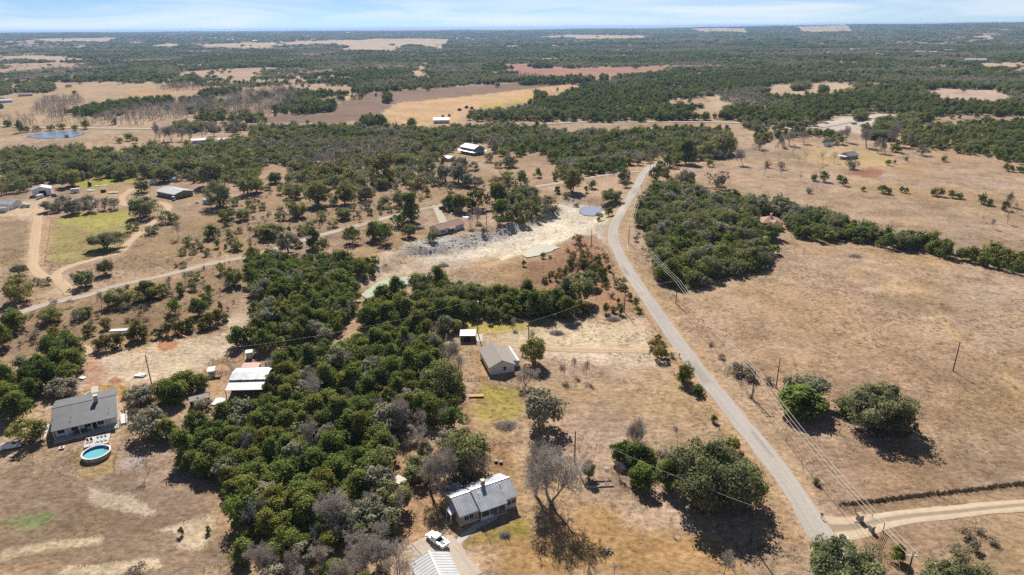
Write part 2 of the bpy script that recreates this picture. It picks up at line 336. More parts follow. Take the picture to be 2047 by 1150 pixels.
# --- left side
cover('A', [(395, 760), (700, 700), (1000, 690), (1010, 840), (900, 1000), (670, 1080), (350, 1110)], (176, 160, 104), .8, 3)
cover('A', [(400, 760), (700, 710), (1000, 700), (990, 790), (700, 850)], (186, 174, 96), .8, 2.5)
cover('A', [(0, 790), (230, 770), (220, 1000), (190, 1120), (0, 1120)], (168, 144, 112), .8, 2)
cover('A', [(560, 500), (700, 450), (980, 420), (1060, 410), (1080, 460), (900, 490), (700, 540)], (180, 170, 78), .9, 2)
cover('A', [(0, 620), (330, 600), (340, 700), (160, 740), (0, 740)], (214, 188, 152), .8, 2)
cover('A', [(640, 520), (950, 510), (1100, 500), (1050, 640), (920, 640), (700, 590)], (198, 170, 130), .7, 2)
cover('A', [(330, 750), (395, 760), (345, 1110), (290, 1110)], (206, 168, 136), .7, 1)
cover('A', [(900, 1050), (1400, 700), (1993, 620), (1993, 960), (1300, 1140), (700, 1150)], (176, 148, 114), .8, 5)
cover('E', [(0, 530), (700, 330), (1900, 60), (1993, 250), (1500, 700), (800, 620), (400, 750), (0, 850)], (168, 140, 110), .8, 5)
cover('E', [(560, 720), (700, 760), (1000, 780), (1250, 690), (1450, 690), (1650, 640), (1800, 480), (1960, 480), (1750, 760), (1700, 850), (1580, 900), (1300, 1010), (950, 1040), (750, 1040), (650, 1080), (600, 1060), (700, 900), (640, 780)], (222, 198, 168), .95, 3)
cover('E', [(660, 780), (760, 800), (830, 950), (720, 1060), (610, 1090), (690, 950)], (214, 168, 138), .8, 1.5)
cover('E', [(1180, 740), (1250, 690), (1370, 710), (1350, 760), (1230, 770)], (206, 148, 112), .9, .8)
cover('E', [(840, 1010), (900, 980), (960, 1000), (880, 1030)], (196, 134, 102), .9, .6)
cover('E', [(590, 1120), (720, 1050), (950, 1060), (960, 1150), (600, 1160)], (204, 160, 100), .85, 1)
cover('4', [(940, 290), (1240, 60), (1600, 60), (1620, 160), (1480, 190)], (204, 160, 100), .85, .7)
cover('4', [(900, 960), (1060, 850), (1400, 820), (1480, 1000), (1440, 1180), (1100, 1300), (900, 1150), (700, 980)], (196, 164, 112), .75, .8)
cover('3', [(390, 560), (740, 520), (640, 780), (620, 880), (400, 1000), (380, 700)], (206, 168, 130), .8, 1)
cover('F', [(340, 720), (560, 630), (730, 560), (830, 480), (830, 560), (720, 640), (450, 700)], (196, 158, 128), .8, 1)
cover('I', [(0, 470), (340, 420), (500, 590), (900, 560), (1350, 640), (1370, 1000), (1500, 1060), (1450, 1150), (0, 1150)], (166, 140, 114), .95, 4)
cover('I', [(540, 600), (760, 640), (980, 760), (900, 780), (700, 740), (560, 680)], (222, 198, 164), .9, .8)
cover('I', [(960, 860), (1320, 790), (1360, 830), (1250, 1000), (1120, 990), (1100, 890)], (224, 198, 164), .9, .8)
cover('I', [(0, 1000), (350, 930), (640, 905), (660, 930), (400, 980), (150, 1010), (0, 1080)], (222, 198, 164), .95, .8)
cover('I', [(320, 1150), (420, 1080), (750, 1070), (1000, 1040), (1010, 1100), (800, 1130), (700, 1150)], (222, 198, 162), .9, .8)
cover('I', [(0, 820), (150, 770), (290, 770), (310, 820), (240, 880), (120, 870)], (156, 164, 108), .75, 1.5)
cover('I', [(0, 330), (60, 400), (30, 480), (0, 500)], (214, 190, 156), .8, 1)
cover('I', [(720, 440), (850, 380), (900, 460), (760, 490)], (202, 186, 168), .7, 1)
cover('I', [(210, 715), (290, 695), (300, 710), (220, 728)], (214, 188, 150), .7, .5)
cover('B', [(0, 330), (800, 380), (1450, 300), (1993, 420), (1993, 540), (1640, 600), (1100, 730), (400, 910), (0, 1000)], (180, 150, 118), .75, 6)
cover('C', [(0, 150), (140, 260), (380, 300), (480, 370), (400, 460), (0, 560)], (188, 156, 124), .6, 5)
# --- wheel tracks
trail('I', [(0, 510), (250, 600), (500, 700), (760, 810), (1000, 930)], .5, (158, 128, 100), .6, .4)
trail('I', [(0, 545), (230, 635), (470, 730), (740, 840), (980, 960)], .5, (158, 128, 100), .6, .4)
trail('I', [(0, 545), (400, 480), (560, 590)], .5, (190, 160, 124), .5, .4)
trail('H', [(1420, 460), (1440, 540), (1520, 650), (1650, 750)], .45, (218, 184, 132), .8, .3)
trail('H', [(1455, 490), (1480, 560), (1570, 660), (1670, 740)], .45, (218, 184, 132), .8, .3)
trail('H', [(1900, 900), (1950, 1000), (1990, 1120)], .5, (214, 182, 134), .7, .3)
trail('H', [(1930, 900), (1985, 1000), (2020, 1120)], .5, (214, 182, 134), .7, .3)
trail('2', [(470, 400), (500, 560), (510, 700), (525, 830)], .9, (206, 166, 120), .9, .5)
trail('2', [(440, 420), (460, 560), (480, 700)], .4, (180, 140, 104), .6, .3)
trail('J', [(1320, 60), (1350, 180), (1400, 290), (1480, 330), (1616, 335)], .8, (176, 138, 104), .7, .5)
trail('K', [(1380, 900), (1300, 700), (1000, 560)], 1.2, (200, 164, 124), .4, 1)
trail('D', [(0, 330), (200, 360), (420, 410), (640, 400)], 1.5, (212, 182, 146), .5, 1)
trail('D', [(760, 410), (980, 470), (1400, 470), (1700, 530), (2047, 600)], 1.6, (212, 182, 146), .5, 1)
trail('D', [(1140, 320), (1400, 330), (1640, 295), (1850, 310)], 1.2, (172, 142, 110), .5, 1)
trail('D', [(580, 270), (600, 230), (690, 200)], 1.5, (222, 196, 158), .8, .8)
trail('D', [(600, 245), (650, 268), (690, 275)], 1.5, (222, 196, 158), .8, .8)
for k in range(9): trail('K', [(120, 20+26*k), (500, 30+24*k), (900, 40+26*k), (1180, 10+30*k)], .35, (206, 174, 130) if k % 2 else (172, 140, 104), .35, .4)
for k in range(6): trail('G', [(750+50*k, 1130-20*k), (1100, 960+32*k), (1330, 1000+25*k)], .3, (214, 182, 140), .4, .35)
trail('P', [(1390, 640), (1500, 690), (1640, 700), (1800, 640), (2047, 620)], .5, (214, 184, 148), .55, .5)
trail('P', [(1560, 800), (1700, 760), (1900, 800), (2047, 860)], .45, (168, 138, 106), .5, .5)
trail('P', [(1620, 540), (1700, 600), (1760, 720), (1750, 800)], .45, (212, 182, 146), .5, .5)
trail('P', [(1400, 450), (1600, 380), (1800, 400), (2047, 420)], 1.0, (178, 148, 118), .5, .8)
trail('J', [(1230, 900), (1500, 1000), (1700, 1080)], .4, (170, 136, 92), .5, .3)
for k in range(7): trail('D', [(950+40*k, 470+12*k), (1300+60*k, 440+22*k), (1700+40*k, 500+25*k)], .8, (180, 148, 116), .35, 1)

ROADS = []      # (name, label, pts, width, material, profile)
def road_pts(items): return list(GM([P(*q) for q in items]))
R_MAIN = road_pts([('L', 640, 1190), ('L', 505, 1012), ('P', 1580, 973), ('P', 1510, 880), ('P', 1444, 800), ('P', 1373, 709), ('P', 1317, 630), ('P', 1268, 560), ('P', 1250, 532), ('P', 1236, 503), ('P', 1226, 478), ('P', 1229, 449), ('P', 1243, 422.6), ('P', 1259.6, 396.5), ('P', 1274, 370), ('P', 1289, 344), ('P', 1308, 330), ('P', 1345, 317), ('P', 1400, 311)])
R_SIDE = road_pts([('P', 1280, 343), ('P', 1235, 347), ('P', 1183, 355), ('P', 1149, 361), ('P', 1060, 376), ('P', 980, 391), ('P', 938, 398), ('P', 876, 412), ('P', 787, 432), ('P', 709, 453), ('P', 656, 467), ('P', 612, 479), ('P', 506, 510), ('P', 417, 529), ('P', 331, 551), ('P', 235, 572), ('P', 167, 593), ('P', 102, 606), ('P', 60, 619), ('P', 0, 638), ('P', -80, 664)])
T_RANCH = road_pts([('E', 545, 345), ('E', 450, 240), ('E', 330, 205), ('E', 260, 140), ('A', 250, 1090), ('A', 258, 1000), ('A', 278, 850), ('A', 292, 740), ('A', 305, 650), ('A', 330, 605)])
T_LOOP = road_pts([('E', 540, 330), ('E', 455, 250), ('E', 430, 185), ('E', 540, 125), ('E', 700, 80), ('E', 850, 40), ('A', 920, 1015), ('A', 1000, 930), ('A', 1080, 860), ('A', 1180, 780), ('A', 1258, 720), ('A', 1288, 675), ('A', 1260, 642), ('A', 1180, 632), ('A', 1080, 638), ('A', 990, 660), ('A', 940, 640), ('A', 935, 600), ('A', 1010, 530)])
T_HOMEC = road_pts([('E', -60, 935), ('E', 0, 912), ('E', 150, 862), ('E', 290, 815), ('E', 420, 770), ('E', 600, 740), ('E', 690, 800)])
T_DRIVED = road_pts([('B', 1420, 655), ('B', 1440, 690), ('B', 1460, 740), ('B', 1480, 790)])
T_GATE = road_pts([('8', 150, 520), ('8', 380, 510), ('8', 560, 480), ('8', 760, 430), ('8', 1000, 385), ('8', 1300, 345), ('8', 1624, 315), ('P', 2047, 1010), ('P', 2200, 1002)])
T_HOMEB = road_pts([('G', 1400, 760), ('G', 1250, 775), ('G', 1130, 775), ('G', 700, 768), ('G', 400, 755), ('G', 200, 735), ('G', 0, 715)])
T_HOMEA = road_pts([('1', 270, 900), ('1', 420, 830), ('1', 540, 830), ('1', 620, 930), ('1', 720, 1060), ('1', 820, 1180)])
R_FAR = road_pts([('M', -100, 732), ('M', 0, 737), ('M', 240, 747), ('M', 600, 752), ('M', 1200, 760), ('M', 1440, 762)])
R_FAR2 = road_pts([('N', 1190, 727), ('N', 1300, 721), ('N', 1420, 716), ('O', 250, 716), ('O', 450, 728), ('O', 640, 745), ('O', 720, 762)])
R_FAR3 = road_pts([('O', 1520, 690), ('O', 1560, 665), ('O', 1600, 640), ('O', 1630, 618), ('O', 1660, 600)])
T_PADD = road_pts([('O', 800, 750), ('O', 900, 735), ('O', 1100, 700), ('O', 1300, 672)])
T_FARN = road_pts([('N', 705, 283), ('N', 735, 290), ('N', 745, 310), ('N', 770, 330)])
def smooth_pl(pts, step):
    """Catmull-Rom through the points, resampled"""
    p = np.array([q[:2] for q in pts]); p = np.vstack([2*p[0]-p[1], p, 2*p[-1]-p[-2]]); out = []
    for i in range(1, len(p)-2):
        n = max(2, int(np.linalg.norm(p[i+1]-p[i])/step)); t = np.linspace(0, 1, n, endpoint=False)[:, None]
        out.append(0.5*((2*p[i])+(-p[i-1]+p[i+1])*t+(2*p[i-1]-5*p[i]+4*p[i+1]-p[i+2])*t*t+(-p[i-1]+3*p[i]-3*p[i+1]+p[i+2])*t**3))
    return np.vstack(out+[p[-2:-1]])
SP = {}
for k_, v_, st in (('main', R_MAIN, 3), ('side', R_SIDE, 4), ('ranch', T_RANCH, 3), ('loop', T_LOOP, 3), ('homec', T_HOMEC, 3), ('drived', T_DRIVED, 2), ('gate', T_GATE, 2),
                   ('homeb', T_HOMEB, 2), ('homea', T_HOMEA, 1.5), ('far', R_FAR, 12), ('far2', R_FAR2, 10), ('far3', R_FAR3, 8), ('padd', T_PADD, 8), ('farn', T_FARN, 20)):
    SP[k_] = smooth_pl(v_, st)
VERGE = [('main', 2.9, 5.2, alb(206, 172, 134), .8), ('side', 2.5, 4.5, alb(196, 160, 124), .7), ('ranch', 2.2, 2.4, alb(214, 184, 150), .6), ('loop', 2.2, 2.2, alb(212, 182, 148), .6),
         ('homec', 2, 2, alb(214, 182, 148), .6), ('gate', 2.2, 1.8, alb(204, 170, 128), .5), ('homeb', 1.6, 3, alb(218, 192, 158), .6), ('far', 5, 8, alb(190, 166, 130), .5), ('homea', 2, 1, alb(214, 194, 168), .5)]

# polar sheet: one vertex every pixel or so where the photograph looks, coarse all round
dep = np.concatenate([np.linspace(math.radians(87), math.radians(48), 14), np.linspace(math.radians(47.6), math.radians(5), 400), np.geomspace(math.radians(4.92), math.radians(0.27), 200)])
rad = np.concatenate([CAM_H/np.tan(dep), [26000, 32000, 40000]])
th = np.radians(np.concatenate([np.arange(-180, -60, 6), np.arange(-60, -40, 1.0), np.linspace(-40, 40, 860), np.arange(41, 60, 1.0), np.arange(60, 180, 6)]))
TH, RR = np.meshgrid(th, rad); GX, GY = RR*np.sin(TH), RR*np.cos(TH)
GZ = H(GX, GY)
gx, gy = GX.ravel(), GY.ravel(); gr = np.hypot(gx, gy)
colr = np.tile(np.array(BASE), (gx.size, 1))
n1 = fbm(gx/60, gy/60, 41, 4); n2 = fbm(gx/14, gy/14, 51, 4); n3 = fbm(gx/400, gy/400, 61, 3)
jx = rng.normal(size=gx.size); jy = rng.normal(size=gx.size)
wx = (fbm(gx/9, gy/9, 71, 3)-.5)*2; wy = (fbm(gx/9, gy/9, 81, 3)-.5)*2
def blot(scale, seed, lo, hi, c, s):
    global colr
    m = (sstep(lo, hi, fbm(gx/scale, gy/(scale*.8), seed, 4))*s*(gr < 1500))[:, None]; colr = colr*(1-m)+np.array(alb(*c))*m
blot(26, 131, .56, .68, (158, 134, 100), .50); blot(14, 141, .60, .70, (214, 190, 158), .42); blot(40, 151, .57, .66, (176, 148, 124), .45); blot(9, 161, .63, .72, (140, 116, 88), .40); blot(55, 171, .58, .70, (196, 158, 108), .40)
for ci_, (pg, c, s, soft) in enumerate(covers):
    s = s if ci_ < 26 else min(1.0, s*1.25)
    lo = pg.min(0)-soft*4; hi = pg.max(0)+soft*4
    bb = np.nonzero((gx > lo[0]) & (gx < hi[0]) & (gy > lo[1]) & (gy < hi[1]))[0]
    acc = np.zeros(bb.size); bx, by = gx[bb]+wx[bb]*soft*1.6, gy[bb]+wy[bb]*soft*1.6
    for q in range(3):
        k0 = int(rng.integers(0, gx.size)); a = np.take(jx, bb+k0, mode='wrap')*soft*.6; b = np.take(jy, bb+k0, mode='wrap')*soft*.6
        acc += inpoly(bx+a, by+b, pg)
    w = (acc/3*s)[:, None]; colr[bb] = colr[bb]*(1-w)+c*w
near = gr < 1500
def lay(d, w, soft, c, s):
    global colr
    m = (1-sstep(w, w+soft, d))[:, None]*s; colr = colr*(1-m)+np.array(c)*m
for key, w, soft, c, s in VERGE:
    sp = SP[key]; lo = sp.min(0)-15; hi = sp.max(0)+15
    bb = (gx > lo[0]) & (gx < hi[0]) & (gy > lo[1]) & (gy < hi[1]); d = np.full(gx.size, 1e9)
    d[bb] = seg_dist(gx[bb], gy[bb], [tuple(q) for q in sp[::2]]+[tuple(sp[-1])]); lay(d+wx*1.6+.5*jx, w, soft, c, s)
for pl, w, c, s, soft in trails:
    a = np.array(pl); lo = a.min(0)-6; hi = a.max(0)+6
    bb = (gx > lo[0]) & (gx < hi[0]) & (gy > lo[1]) & (gy < hi[1]); d = np.full(gx.size, 1e9); d[bb] = seg_dist(gx[bb], gy[bb], pl); lay(d+.3*wx, w, soft, c, s)
# blotches of bare soil, greyer and yellower grass
n4 = fbm(gx/28+50, gy/28, 91, 3); n5 = fbm(gx/5, gy/5, 95, 3)*(gr < 900)+.5*(gr >= 900)
lum = .34*(n1-.5)+.42*(n2-.5)+.30*(n5-.5); tint = np.stack([1+lum+.05*(n4-.5), 1+lum+.02*(n3-.5), 1+1.1*lum-.30*(n4-.5)], 1)
colr = colr*tint*np.array([.95, .965, 1.0])
colr = np.clip(colr, .02, .8)
nr, nc = GX.shape
idx = np.arange(nr*nc).reshape(nr, nc)
ia, ib = idx[:-1, :], idx[1:, :]; ra, rb = np.roll(ia, -1, 1), np.roll(ib, -1, 1)
quads = np.stack([ia, ra, rb, ib], -1).reshape(-1, 4)
gm, gn, gl, gb = mat_new('dry_grassland')
gb.inputs['Roughness'].default_value = 0.95; gb.inputs['Specular IOR Level'].default_value = 0.05
ga = gn.new('ShaderNodeAttribute'); ga.attribute_name = 'cover'
gt = gn.new('ShaderNodeTexCoord')
na = gn.new('ShaderNodeTexNoise'); na.inputs['Scale'].default_value = 0.8; na.inputs['Detail'].default_value = 8; na.inputs['Roughness'].default_value = 0.72
gmap = gn.new('ShaderNodeMapping'); gmap.inputs['Scale'].default_value = (0.75, 1.0, 1.0); gmap.inputs['Rotation'].default_value = (0, 0, .12)
nb_ = gn.new('ShaderNodeTexNoise'); nb_.inputs['Scale'].default_value = 0.16; nb_.inputs['Detail'].default_value = 6; nb_.inputs['Roughness'].default_value = 0.65
ra_ = gn.new('ShaderNodeMapRange'); ra_.inputs[1].default_value = .33; ra_.inputs[2].default_value = .67; ra_.inputs[3].default_value = .55; ra_.inputs[4].default_value = 1.42
rb_ = gn.new('ShaderNodeMapRange'); rb_.inputs[1].default_value = .3; rb_.inputs[2].default_value = .7; rb_.inputs[3].default_value = .82; rb_.inputs[4].default_value = 1.16
m1 = gn.new('ShaderNodeMath'); m1.operation = 'MULTIPLY'; sc = gn.new('ShaderNodeVectorMath'); sc.operation = 'SCALE'
bmp = gn.new('ShaderNodeBump'); bmp.inputs['Strength'].default_value = 0.55; bmp.inputs['Distance'].default_value = 0.35
gl.new(gt.outputs['Object'], gmap.inputs[0]); gl.new(gmap.outputs[0], na.inputs['Vector']); gl.new(gt.outputs['Object'], nb_.inputs['Vector'])
gl.new(na.outputs['Fac'], ra_.inputs[0]); gl.new(nb_.outputs['Fac'], rb_.inputs[0]); gl.new(ra_.outputs[0], m1.inputs[0]); gl.new(rb_.outputs[0], m1.inputs[1])
gl.new(ga.outputs['Color'], sc.inputs[0]); gl.new(m1.outputs[0], sc.inputs['Scale']); gl.new(sc.outputs[0], gb.inputs['Base Color'])
gl.new(na.outputs['Fac'], bmp.inputs['Height']); gl.new(bmp.outputs[0], gb.inputs['Normal'])
gme = npmesh('ground', np.stack([gx, gy, GZ.ravel()], 1), quads[:, ::-1], [gm], smooth=True)
ca = gme.attributes.new('cover', 'FLOAT_COLOR', 'POINT'); ca.data.foreach_set('color', np.concatenate([colr, np.ones((len(colr), 1))], 1).astype(np.float32).ravel())
tag(link('ground', gme), 'dry tan grassland with bare pale soil stretching to the horizon', kind='structure')

# ------------------------------------------------------------------ roads and tracks
def road_mat(name, col, var, sc_, edge):
    m, n, l, b = mat_new(name); b.inputs['Roughness'].default_value = .9; b.inputs['Specular IOR Level'].default_value = .05
    t = n.new('ShaderNodeTexCoord'); z = n.new('ShaderNodeTexNoise'); z.inputs['Scale'].default_value = sc_; z.inputs['Detail'].default_value = 7; z.inputs['Roughness'].default_value = .65
    r = n.new('ShaderNodeMapRange'); r.inputs[1].default_value = .3; r.inputs[2].default_value = .7; r.inputs[3].default_value = 1-var; r.inputs[4].default_value = 1+var
    a = n.new('ShaderNodeAttribute'); a.attribute_name = 'tone'; mu = n.new('ShaderNodeMath'); mu.operation = 'MULTIPLY'
    s = n.new('ShaderNodeVectorMath'); s.operation = 'SCALE'; s.inputs[0].default_value = col
    l.new(t.outputs['Object'], z.inputs['Vector']); l.new(z.outputs['Fac'], r.inputs[0]); l.new(r.outputs[0], mu.inputs[0]); l.new(a.outputs['Fac'], mu.inputs[1])
    l.new(mu.outputs[0], s.inputs['Scale']); l.new(s.outputs[0], b.inputs['Base Color']); return m
M['asphalt'] = road_mat('worn_asphalt', alb(206, 196, 186), .10, .9, 0)
M['lane'] = road_mat('old_lane_surface', alb(208, 194, 178), .16, .9, 0)
M['dirt'] = road_mat('pale_dirt', alb(224, 194, 160), .12, .6, 0)
M['caliche'] = road_mat('caliche', alb(230, 206, 176), .12, .6, 0)
M['gravel'] = road_mat('pale_gravel', alb(218, 202, 184), .14, 1.5, 0)
def strip(name, label, key, width, mat, off=.05, jit=.4, lanes=None, ends=None):
    """ribbon that follows the ground; lanes: cross profile of (offset share, tone)"""
    sp = SP[key]; n = len(sp); t = np.gradient(sp, axis=0); t /= np.linalg.norm(t, axis=1)[:, None]+1e-9; nn = np.stack([-t[:, 1], t[:, 0]], 1)
    prof = lanes or [(-1, 1.04), (-.86, .96), (-.62, 1.03), (-.45, .91), (-.25, 1.02), (0, .97), (.25, 1.02), (.45, .91), (.62, 1.03), (.86, .96), (1, 1.04)]
    s = np.arange(n); vs, tn = [], []
    wv = np.full(n, width/2) if ends is None else width/2*(1+ends[0]*np.exp(-s/ends[1]))
    for o, tt in prof:
        e = jit*(fbm(s/2.5, s*0+o*7, 5, 3)-.5)*2 if abs(o) == 1 else 0
        q = sp+nn*(o*wv+e*np.sign(o))[:, None]
        r = np.hypot(q[:, 0], q[:, 1])
        z = H(q[:, 0], q[:, 1])+off+r*.00022+(0.03 if abs(o) < .9 else -.04); vs.append(np.column_stack([q, z])); tn.append(np.full(n, tt)*(1+.22*(fbm(s/5, s*0+o*2, 9, 3)-.5)))
    if name == 'road' and len(prof) > 8:                  # patched stretches of surfacing
        rp_ = np.random.default_rng(n); 
        for q in range(n//9):
            i0 = int(rp_.integers(0, n)); ln = int(rp_.integers(1, 7)); l0 = int(rp_.integers(0, len(prof)-4)); f_ = rp_.choice([.80, .86, 1.1, 1.08])
            for o in range(l0, l0+int(rp_.integers(2, 6))):
                if o < len(tn): tn[o][i0:i0+ln] *= f_
    k = len(prof); v = np.stack(vs, 1).reshape(-1, 3); tn = np.stack(tn, 1).ravel(); I = np.arange(n*k).reshape(n, k)
    q = np.stack([I[:-1, :-1], I[1:, :-1], I[1:, 1:], I[:-1, 1:]], -1).reshape(-1, 4)
    me = npmesh(name, v, q[:, ::-1], [mat], tone=tn, smooth=True)
    return tag(link(name, me), label, kind='structure')
strip('road', 'narrow grey paved county road curving between the pastures', 'main', 5.6, 'asphalt', .10)
strip('road', 'narrow pale paved lane running past the ranch entrance', 'side', 5.0, 'lane', .07)
strip('dirt_track', 'pale dirt track climbing to the metal barn', 'ranch', 4.6, 'dirt', .05, .5)
strip('dirt_track', 'pale dirt track looping round to the low grey roofed house', 'loop', 4.4, 'dirt', .045, .5)
strip('dirt_track', 'dirt drive leading to the dirt yard by the pool house', 'homec', 4.0, 'dirt', .05, .5)
strip('driveway', 'pale drive from the lane to the tan roofed house', 'drived', 4.6, 'gravel', .05, .3)
strip('dirt_track', 'caliche ranch track through the open gate', 'gate', 3.9, 'caliche', .05, .3, [(-1, .85), (-.75, 1.05), (-.35, 1.0), (-.2, .62), (.2, .60), (.35, 1.0), (.75, 1.05), (1, .85)], (1.3, 5))
strip('dirt_track', 'faint two rut drive to the white gabled house', 'homeb', 3.6, 'dirt', .045, .4, [(-1, .93), (-.6, 1.03), (-.35, 1.0), (-.1, .84), (.1, .84), (.35, 1.0), (.6, 1.03), (1, .93)])
strip('driveway', 'pale gravel drive where the white pickup stands', 'homea', 5.2, 'gravel', .05, .5)
strip('road', 'distant pale highway beyond the pond', 'far', 8.0, 'gravel', .3, .5)
strip('road', 'distant road showing between dark trees', 'far2', 9.0, 'lane', .3, .5)
strip('road', 'distant road stretch beside the gravel lot', 'far3', 12.0, 'lane', .4, .5)
strip('dirt_track', 'distant white gravel track across the cleared lot', 'padd', 10.0, 'gravel', .3, 1.5)
strip('dirt_track', 'distant pale track climbing a wooded slope', 'farn', 18.0, 'dirt', 2.5, 2)

# ------------------------------------------------------------------ water
def water_mat(name, col, rough):
    m, n, l, b = mat_new(name); b.inputs['Base Color'].default_value = col+(1,); b.inputs['Roughness'].default_value = rough; b.inputs['IOR'].default_value = 1.33
    z = n.new('ShaderNodeTexNoise'); z.inputs['Scale'].default_value = .8; z.inputs['Detail'].default_value = 4
    bp = n.new('ShaderNodeBump'); bp.inputs['Strength'].default_value = .12; bp.inputs['Distance'].default_value = .1
    t = n.new('ShaderNodeTexCoord'); l.new(t.outputs['Object'], z.inputs['Vector']); l.new(z.outputs['Fac'], bp.inputs['Height']); l.new(bp.outputs[0], b.inputs['Normal'])
    return m
M['pondblue'] = water_mat('pond_water', (.20, .26, .32), .15)
M['pondgreen'] = water_mat('pond_water_green', alb(178, 186, 148), .25)
M['pondmilk'] = water_mat('pond_water_milky', alb(222, 214, 184), .3)
M['pondgrey'] = water_mat('pond_water_grey', alb(180, 186, 200), .12)
def pond(label, key, mat):
    pg, z = POND[key]; c = pg.mean(0); sp = smooth_pl(np.vstack([pg, pg[:1]]), 1.5); z = z+.02+np.hypot(*c)*.0002
    sp = c+(sp-c)*1.06
    v = [(c[0], c[1], z)]+[(p[0]+1.4*(vnoise(p[0]/3, p[1]/3, 5)-.5), p[1]+1.4*(vnoise(p[0]/3, p[1]/3, 8)-.5), z) for p in sp[:-1]]; m = len(v)-1
    tag(MB().add(v, [(0, 1+i, 1+(i+1) % m) for i in range(m)]).build('pond', mat), label, kind='structure')
pond('blue farm pond in the tan field', 'blue', 'pondblue'); pond('shallow grey pool at the head of the quarry', 'grey', 'pondgrey'); pond('milky shallow pool on the quarry floor', 'milk', 'pondmilk'); pond('long pale green pool below the quarry', 'green', 'pondgreen')

# ------------------------------------------------------------------ trees: crowns of leaf clumps, trunks with limbs, bare twig crowns
def unit(v): return v/(np.linalg.norm(v, axis=-1, keepdims=True)+1e-9)
def leaf_quads(c, nrm, size, r):
    """one rhombic leaf spray at each centre"""
    n = len(c); a = unit(np.cross(nrm, r.normal(size=(n, 3)))); b = np.cross(nrm, a)
    s = size*(0.6+0.8*r.random((n, 1)))
    v = np.stack([c-a*s, c+b*s*.75, c+a*s, c-b*s*.75], 1).reshape(-1, 3)
    return v, np.arange(4*n).reshape(n, 4)
def crown(seed, w, h, z0, puffs, per, leaf, shape='oak', tilt=.55, hollow=.35):
    """crown about w wide between z0 and h; returns verts, quads, tone"""
    r = np.random.default_rng(seed); C = []; R = []
    rz = (h-z0)/2; cz = z0+rz
    lob = r.normal(size=(5, 3)); lob = unit(lob); la = r.uniform(-.32, .42, 5)
    while len(C) < puffs:
        d = unit(r.normal(size=3)); k = (hollow+(1-hollow)*r.random()**.6)
        m = 1+sum(a*max(0, float(d@q))**2 for q, a in zip(lob, la))
        p = np.array([d[0]*w/2*k*m*.90, d[1]*w/2*k*m*.90, d[2]*rz*k*.88])
        if shape == 'juniper':
            t = (p[2]+rz)/(2*rz); f = 1.12-.72*t**1.6; p[:2] *= f
        elif shape == 'oak':
            if d[2] < -.75 and r.random() < .4: continue
        C.append(p+[0, 0, cz]); R.append(w*(.17 if shape == 'juniper' else .15)*r.uniform(.55, 1.45)*(22/puffs)**.28)
    C, R = np.array(C), np.array(R)
    n = puffs*per; i = np.repeat(np.arange(puffs), per)
    d = unit(r.normal(size=(n, 3))+np.array([0, 0, .25])); c = C[i]+d*(R[i]*(.70+.36*r.random(n)+.42*(r.random(n) < .13)))[:, None]*np.array([1, 1, .85])
    nrm = unit(d*.75+np.array([0, 0, .75])+tilt*r.normal(size=(n, 3)))
    v, q = leaf_quads(c, nrm, leaf, r)
    tone = np.repeat(np.repeat(r.uniform(.68, 1.3, puffs), per)*r.uniform(.72, 1.28, n), 4)
    v[:, 2] = np.maximum(v[:, 2], .05)
    return v, q, tone
def tubes(segs, sides=4):
    """tapered tubes for (p0, p1, r0, r1) rows"""
    s = np.array(segs, float); p0, p1, r0, r1 = s[:, :3], s[:, 3:6], s[:, 6], s[:, 7]
    d = unit(p1-p0); ref = np.where(np.abs(d[:, 2:]) > .9, np.array([[1., 0, 0]]), np.array([[0, 0, 1.]])); a = unit(np.cross(d, ref)); b = np.cross(d, a)
    an = np.arange(sides)*2*np.pi/sides; ring = a[:, None, :]*np.cos(an)[None, :, None]+b[:, None, :]*np.sin(an)[None, :, None]
    v = np.concatenate([p0[:, None]+ring*r0[:, None, None], p1[:, None]+ring*r1[:, None, None]], 1)
    base = (np.arange(len(s))*2*sides)[:, None, None]; k = np.arange(sides); kk = (k+1) % sides
    q = base+np.stack([k, kk, kk+sides, k+sides], -1)[None]
    return v.reshape(-1, 3), q.reshape(-1, 4)
def branching(seed, height, spread, levels, trunk_r, stems=1, kids=(3, 5), fork=.35, bend=.18):
    """segments of a tree: list for trunk and limbs, list for twigs"""
    r = np.random.default_rng(seed); big, fine = [], []
    def grow(p, d, L, rad, lev):
        n = 3 if lev < 2 else 2; q = p
        for k in range(n):
            d = unit(d+bend*r.normal(size=3)+np.array([0, 0, .05])); e = q+d*L/n; r1 = rad*(1-.22)
            (big if lev < 2 else fine).append([*q, *e, rad, r1]); q = e; rad = r1
            if lev < levels and (k > 0 or lev > 0):
                for j in range(r.integers(*kids)//(1 if k == n-1 else 2)+(0 if k < n-1 else 0)):
                    ax = unit(np.cross(d, r.normal(size=3))); ang = r.uniform(.35, .95)
                    nd = unit(d*math.cos(ang)+ax*math.sin(ang)*spread); grow(q, nd, L*r.uniform(.5, .74), rad*r.uniform(.45, .65), lev+1)
    for s_ in range(stems):
        a = r.uniform(0, 6.28); tl = .12 if stems == 1 else .45
        grow(np.array([.15*math.cos(a)*(stems > 1), .15*math.sin(a)*(stems > 1), -.1]), unit(np.array([tl*math.cos(a), tl*math.sin(a), 1.])), height*.42, trunk_r, 0)
    return big, fine
def fit(big, fine, height, width):
    s = np.array(big+fine); xy = np.abs(s[:, 3:5]).max()*2; zz = s[:, 5].max()
    f = np.array([width/xy, width/xy, height/zz])
    for L in (big, fine):
        for q in L:
            for k in range(3): q[k] *= f[k]; q[3+k] *= f[k]
    return big, fine
PROTO = {}      # kind -> list of (trunk mesh, crown mesh, width, height)
STUFF = {}      # kind -> list of single meshes for the far masses
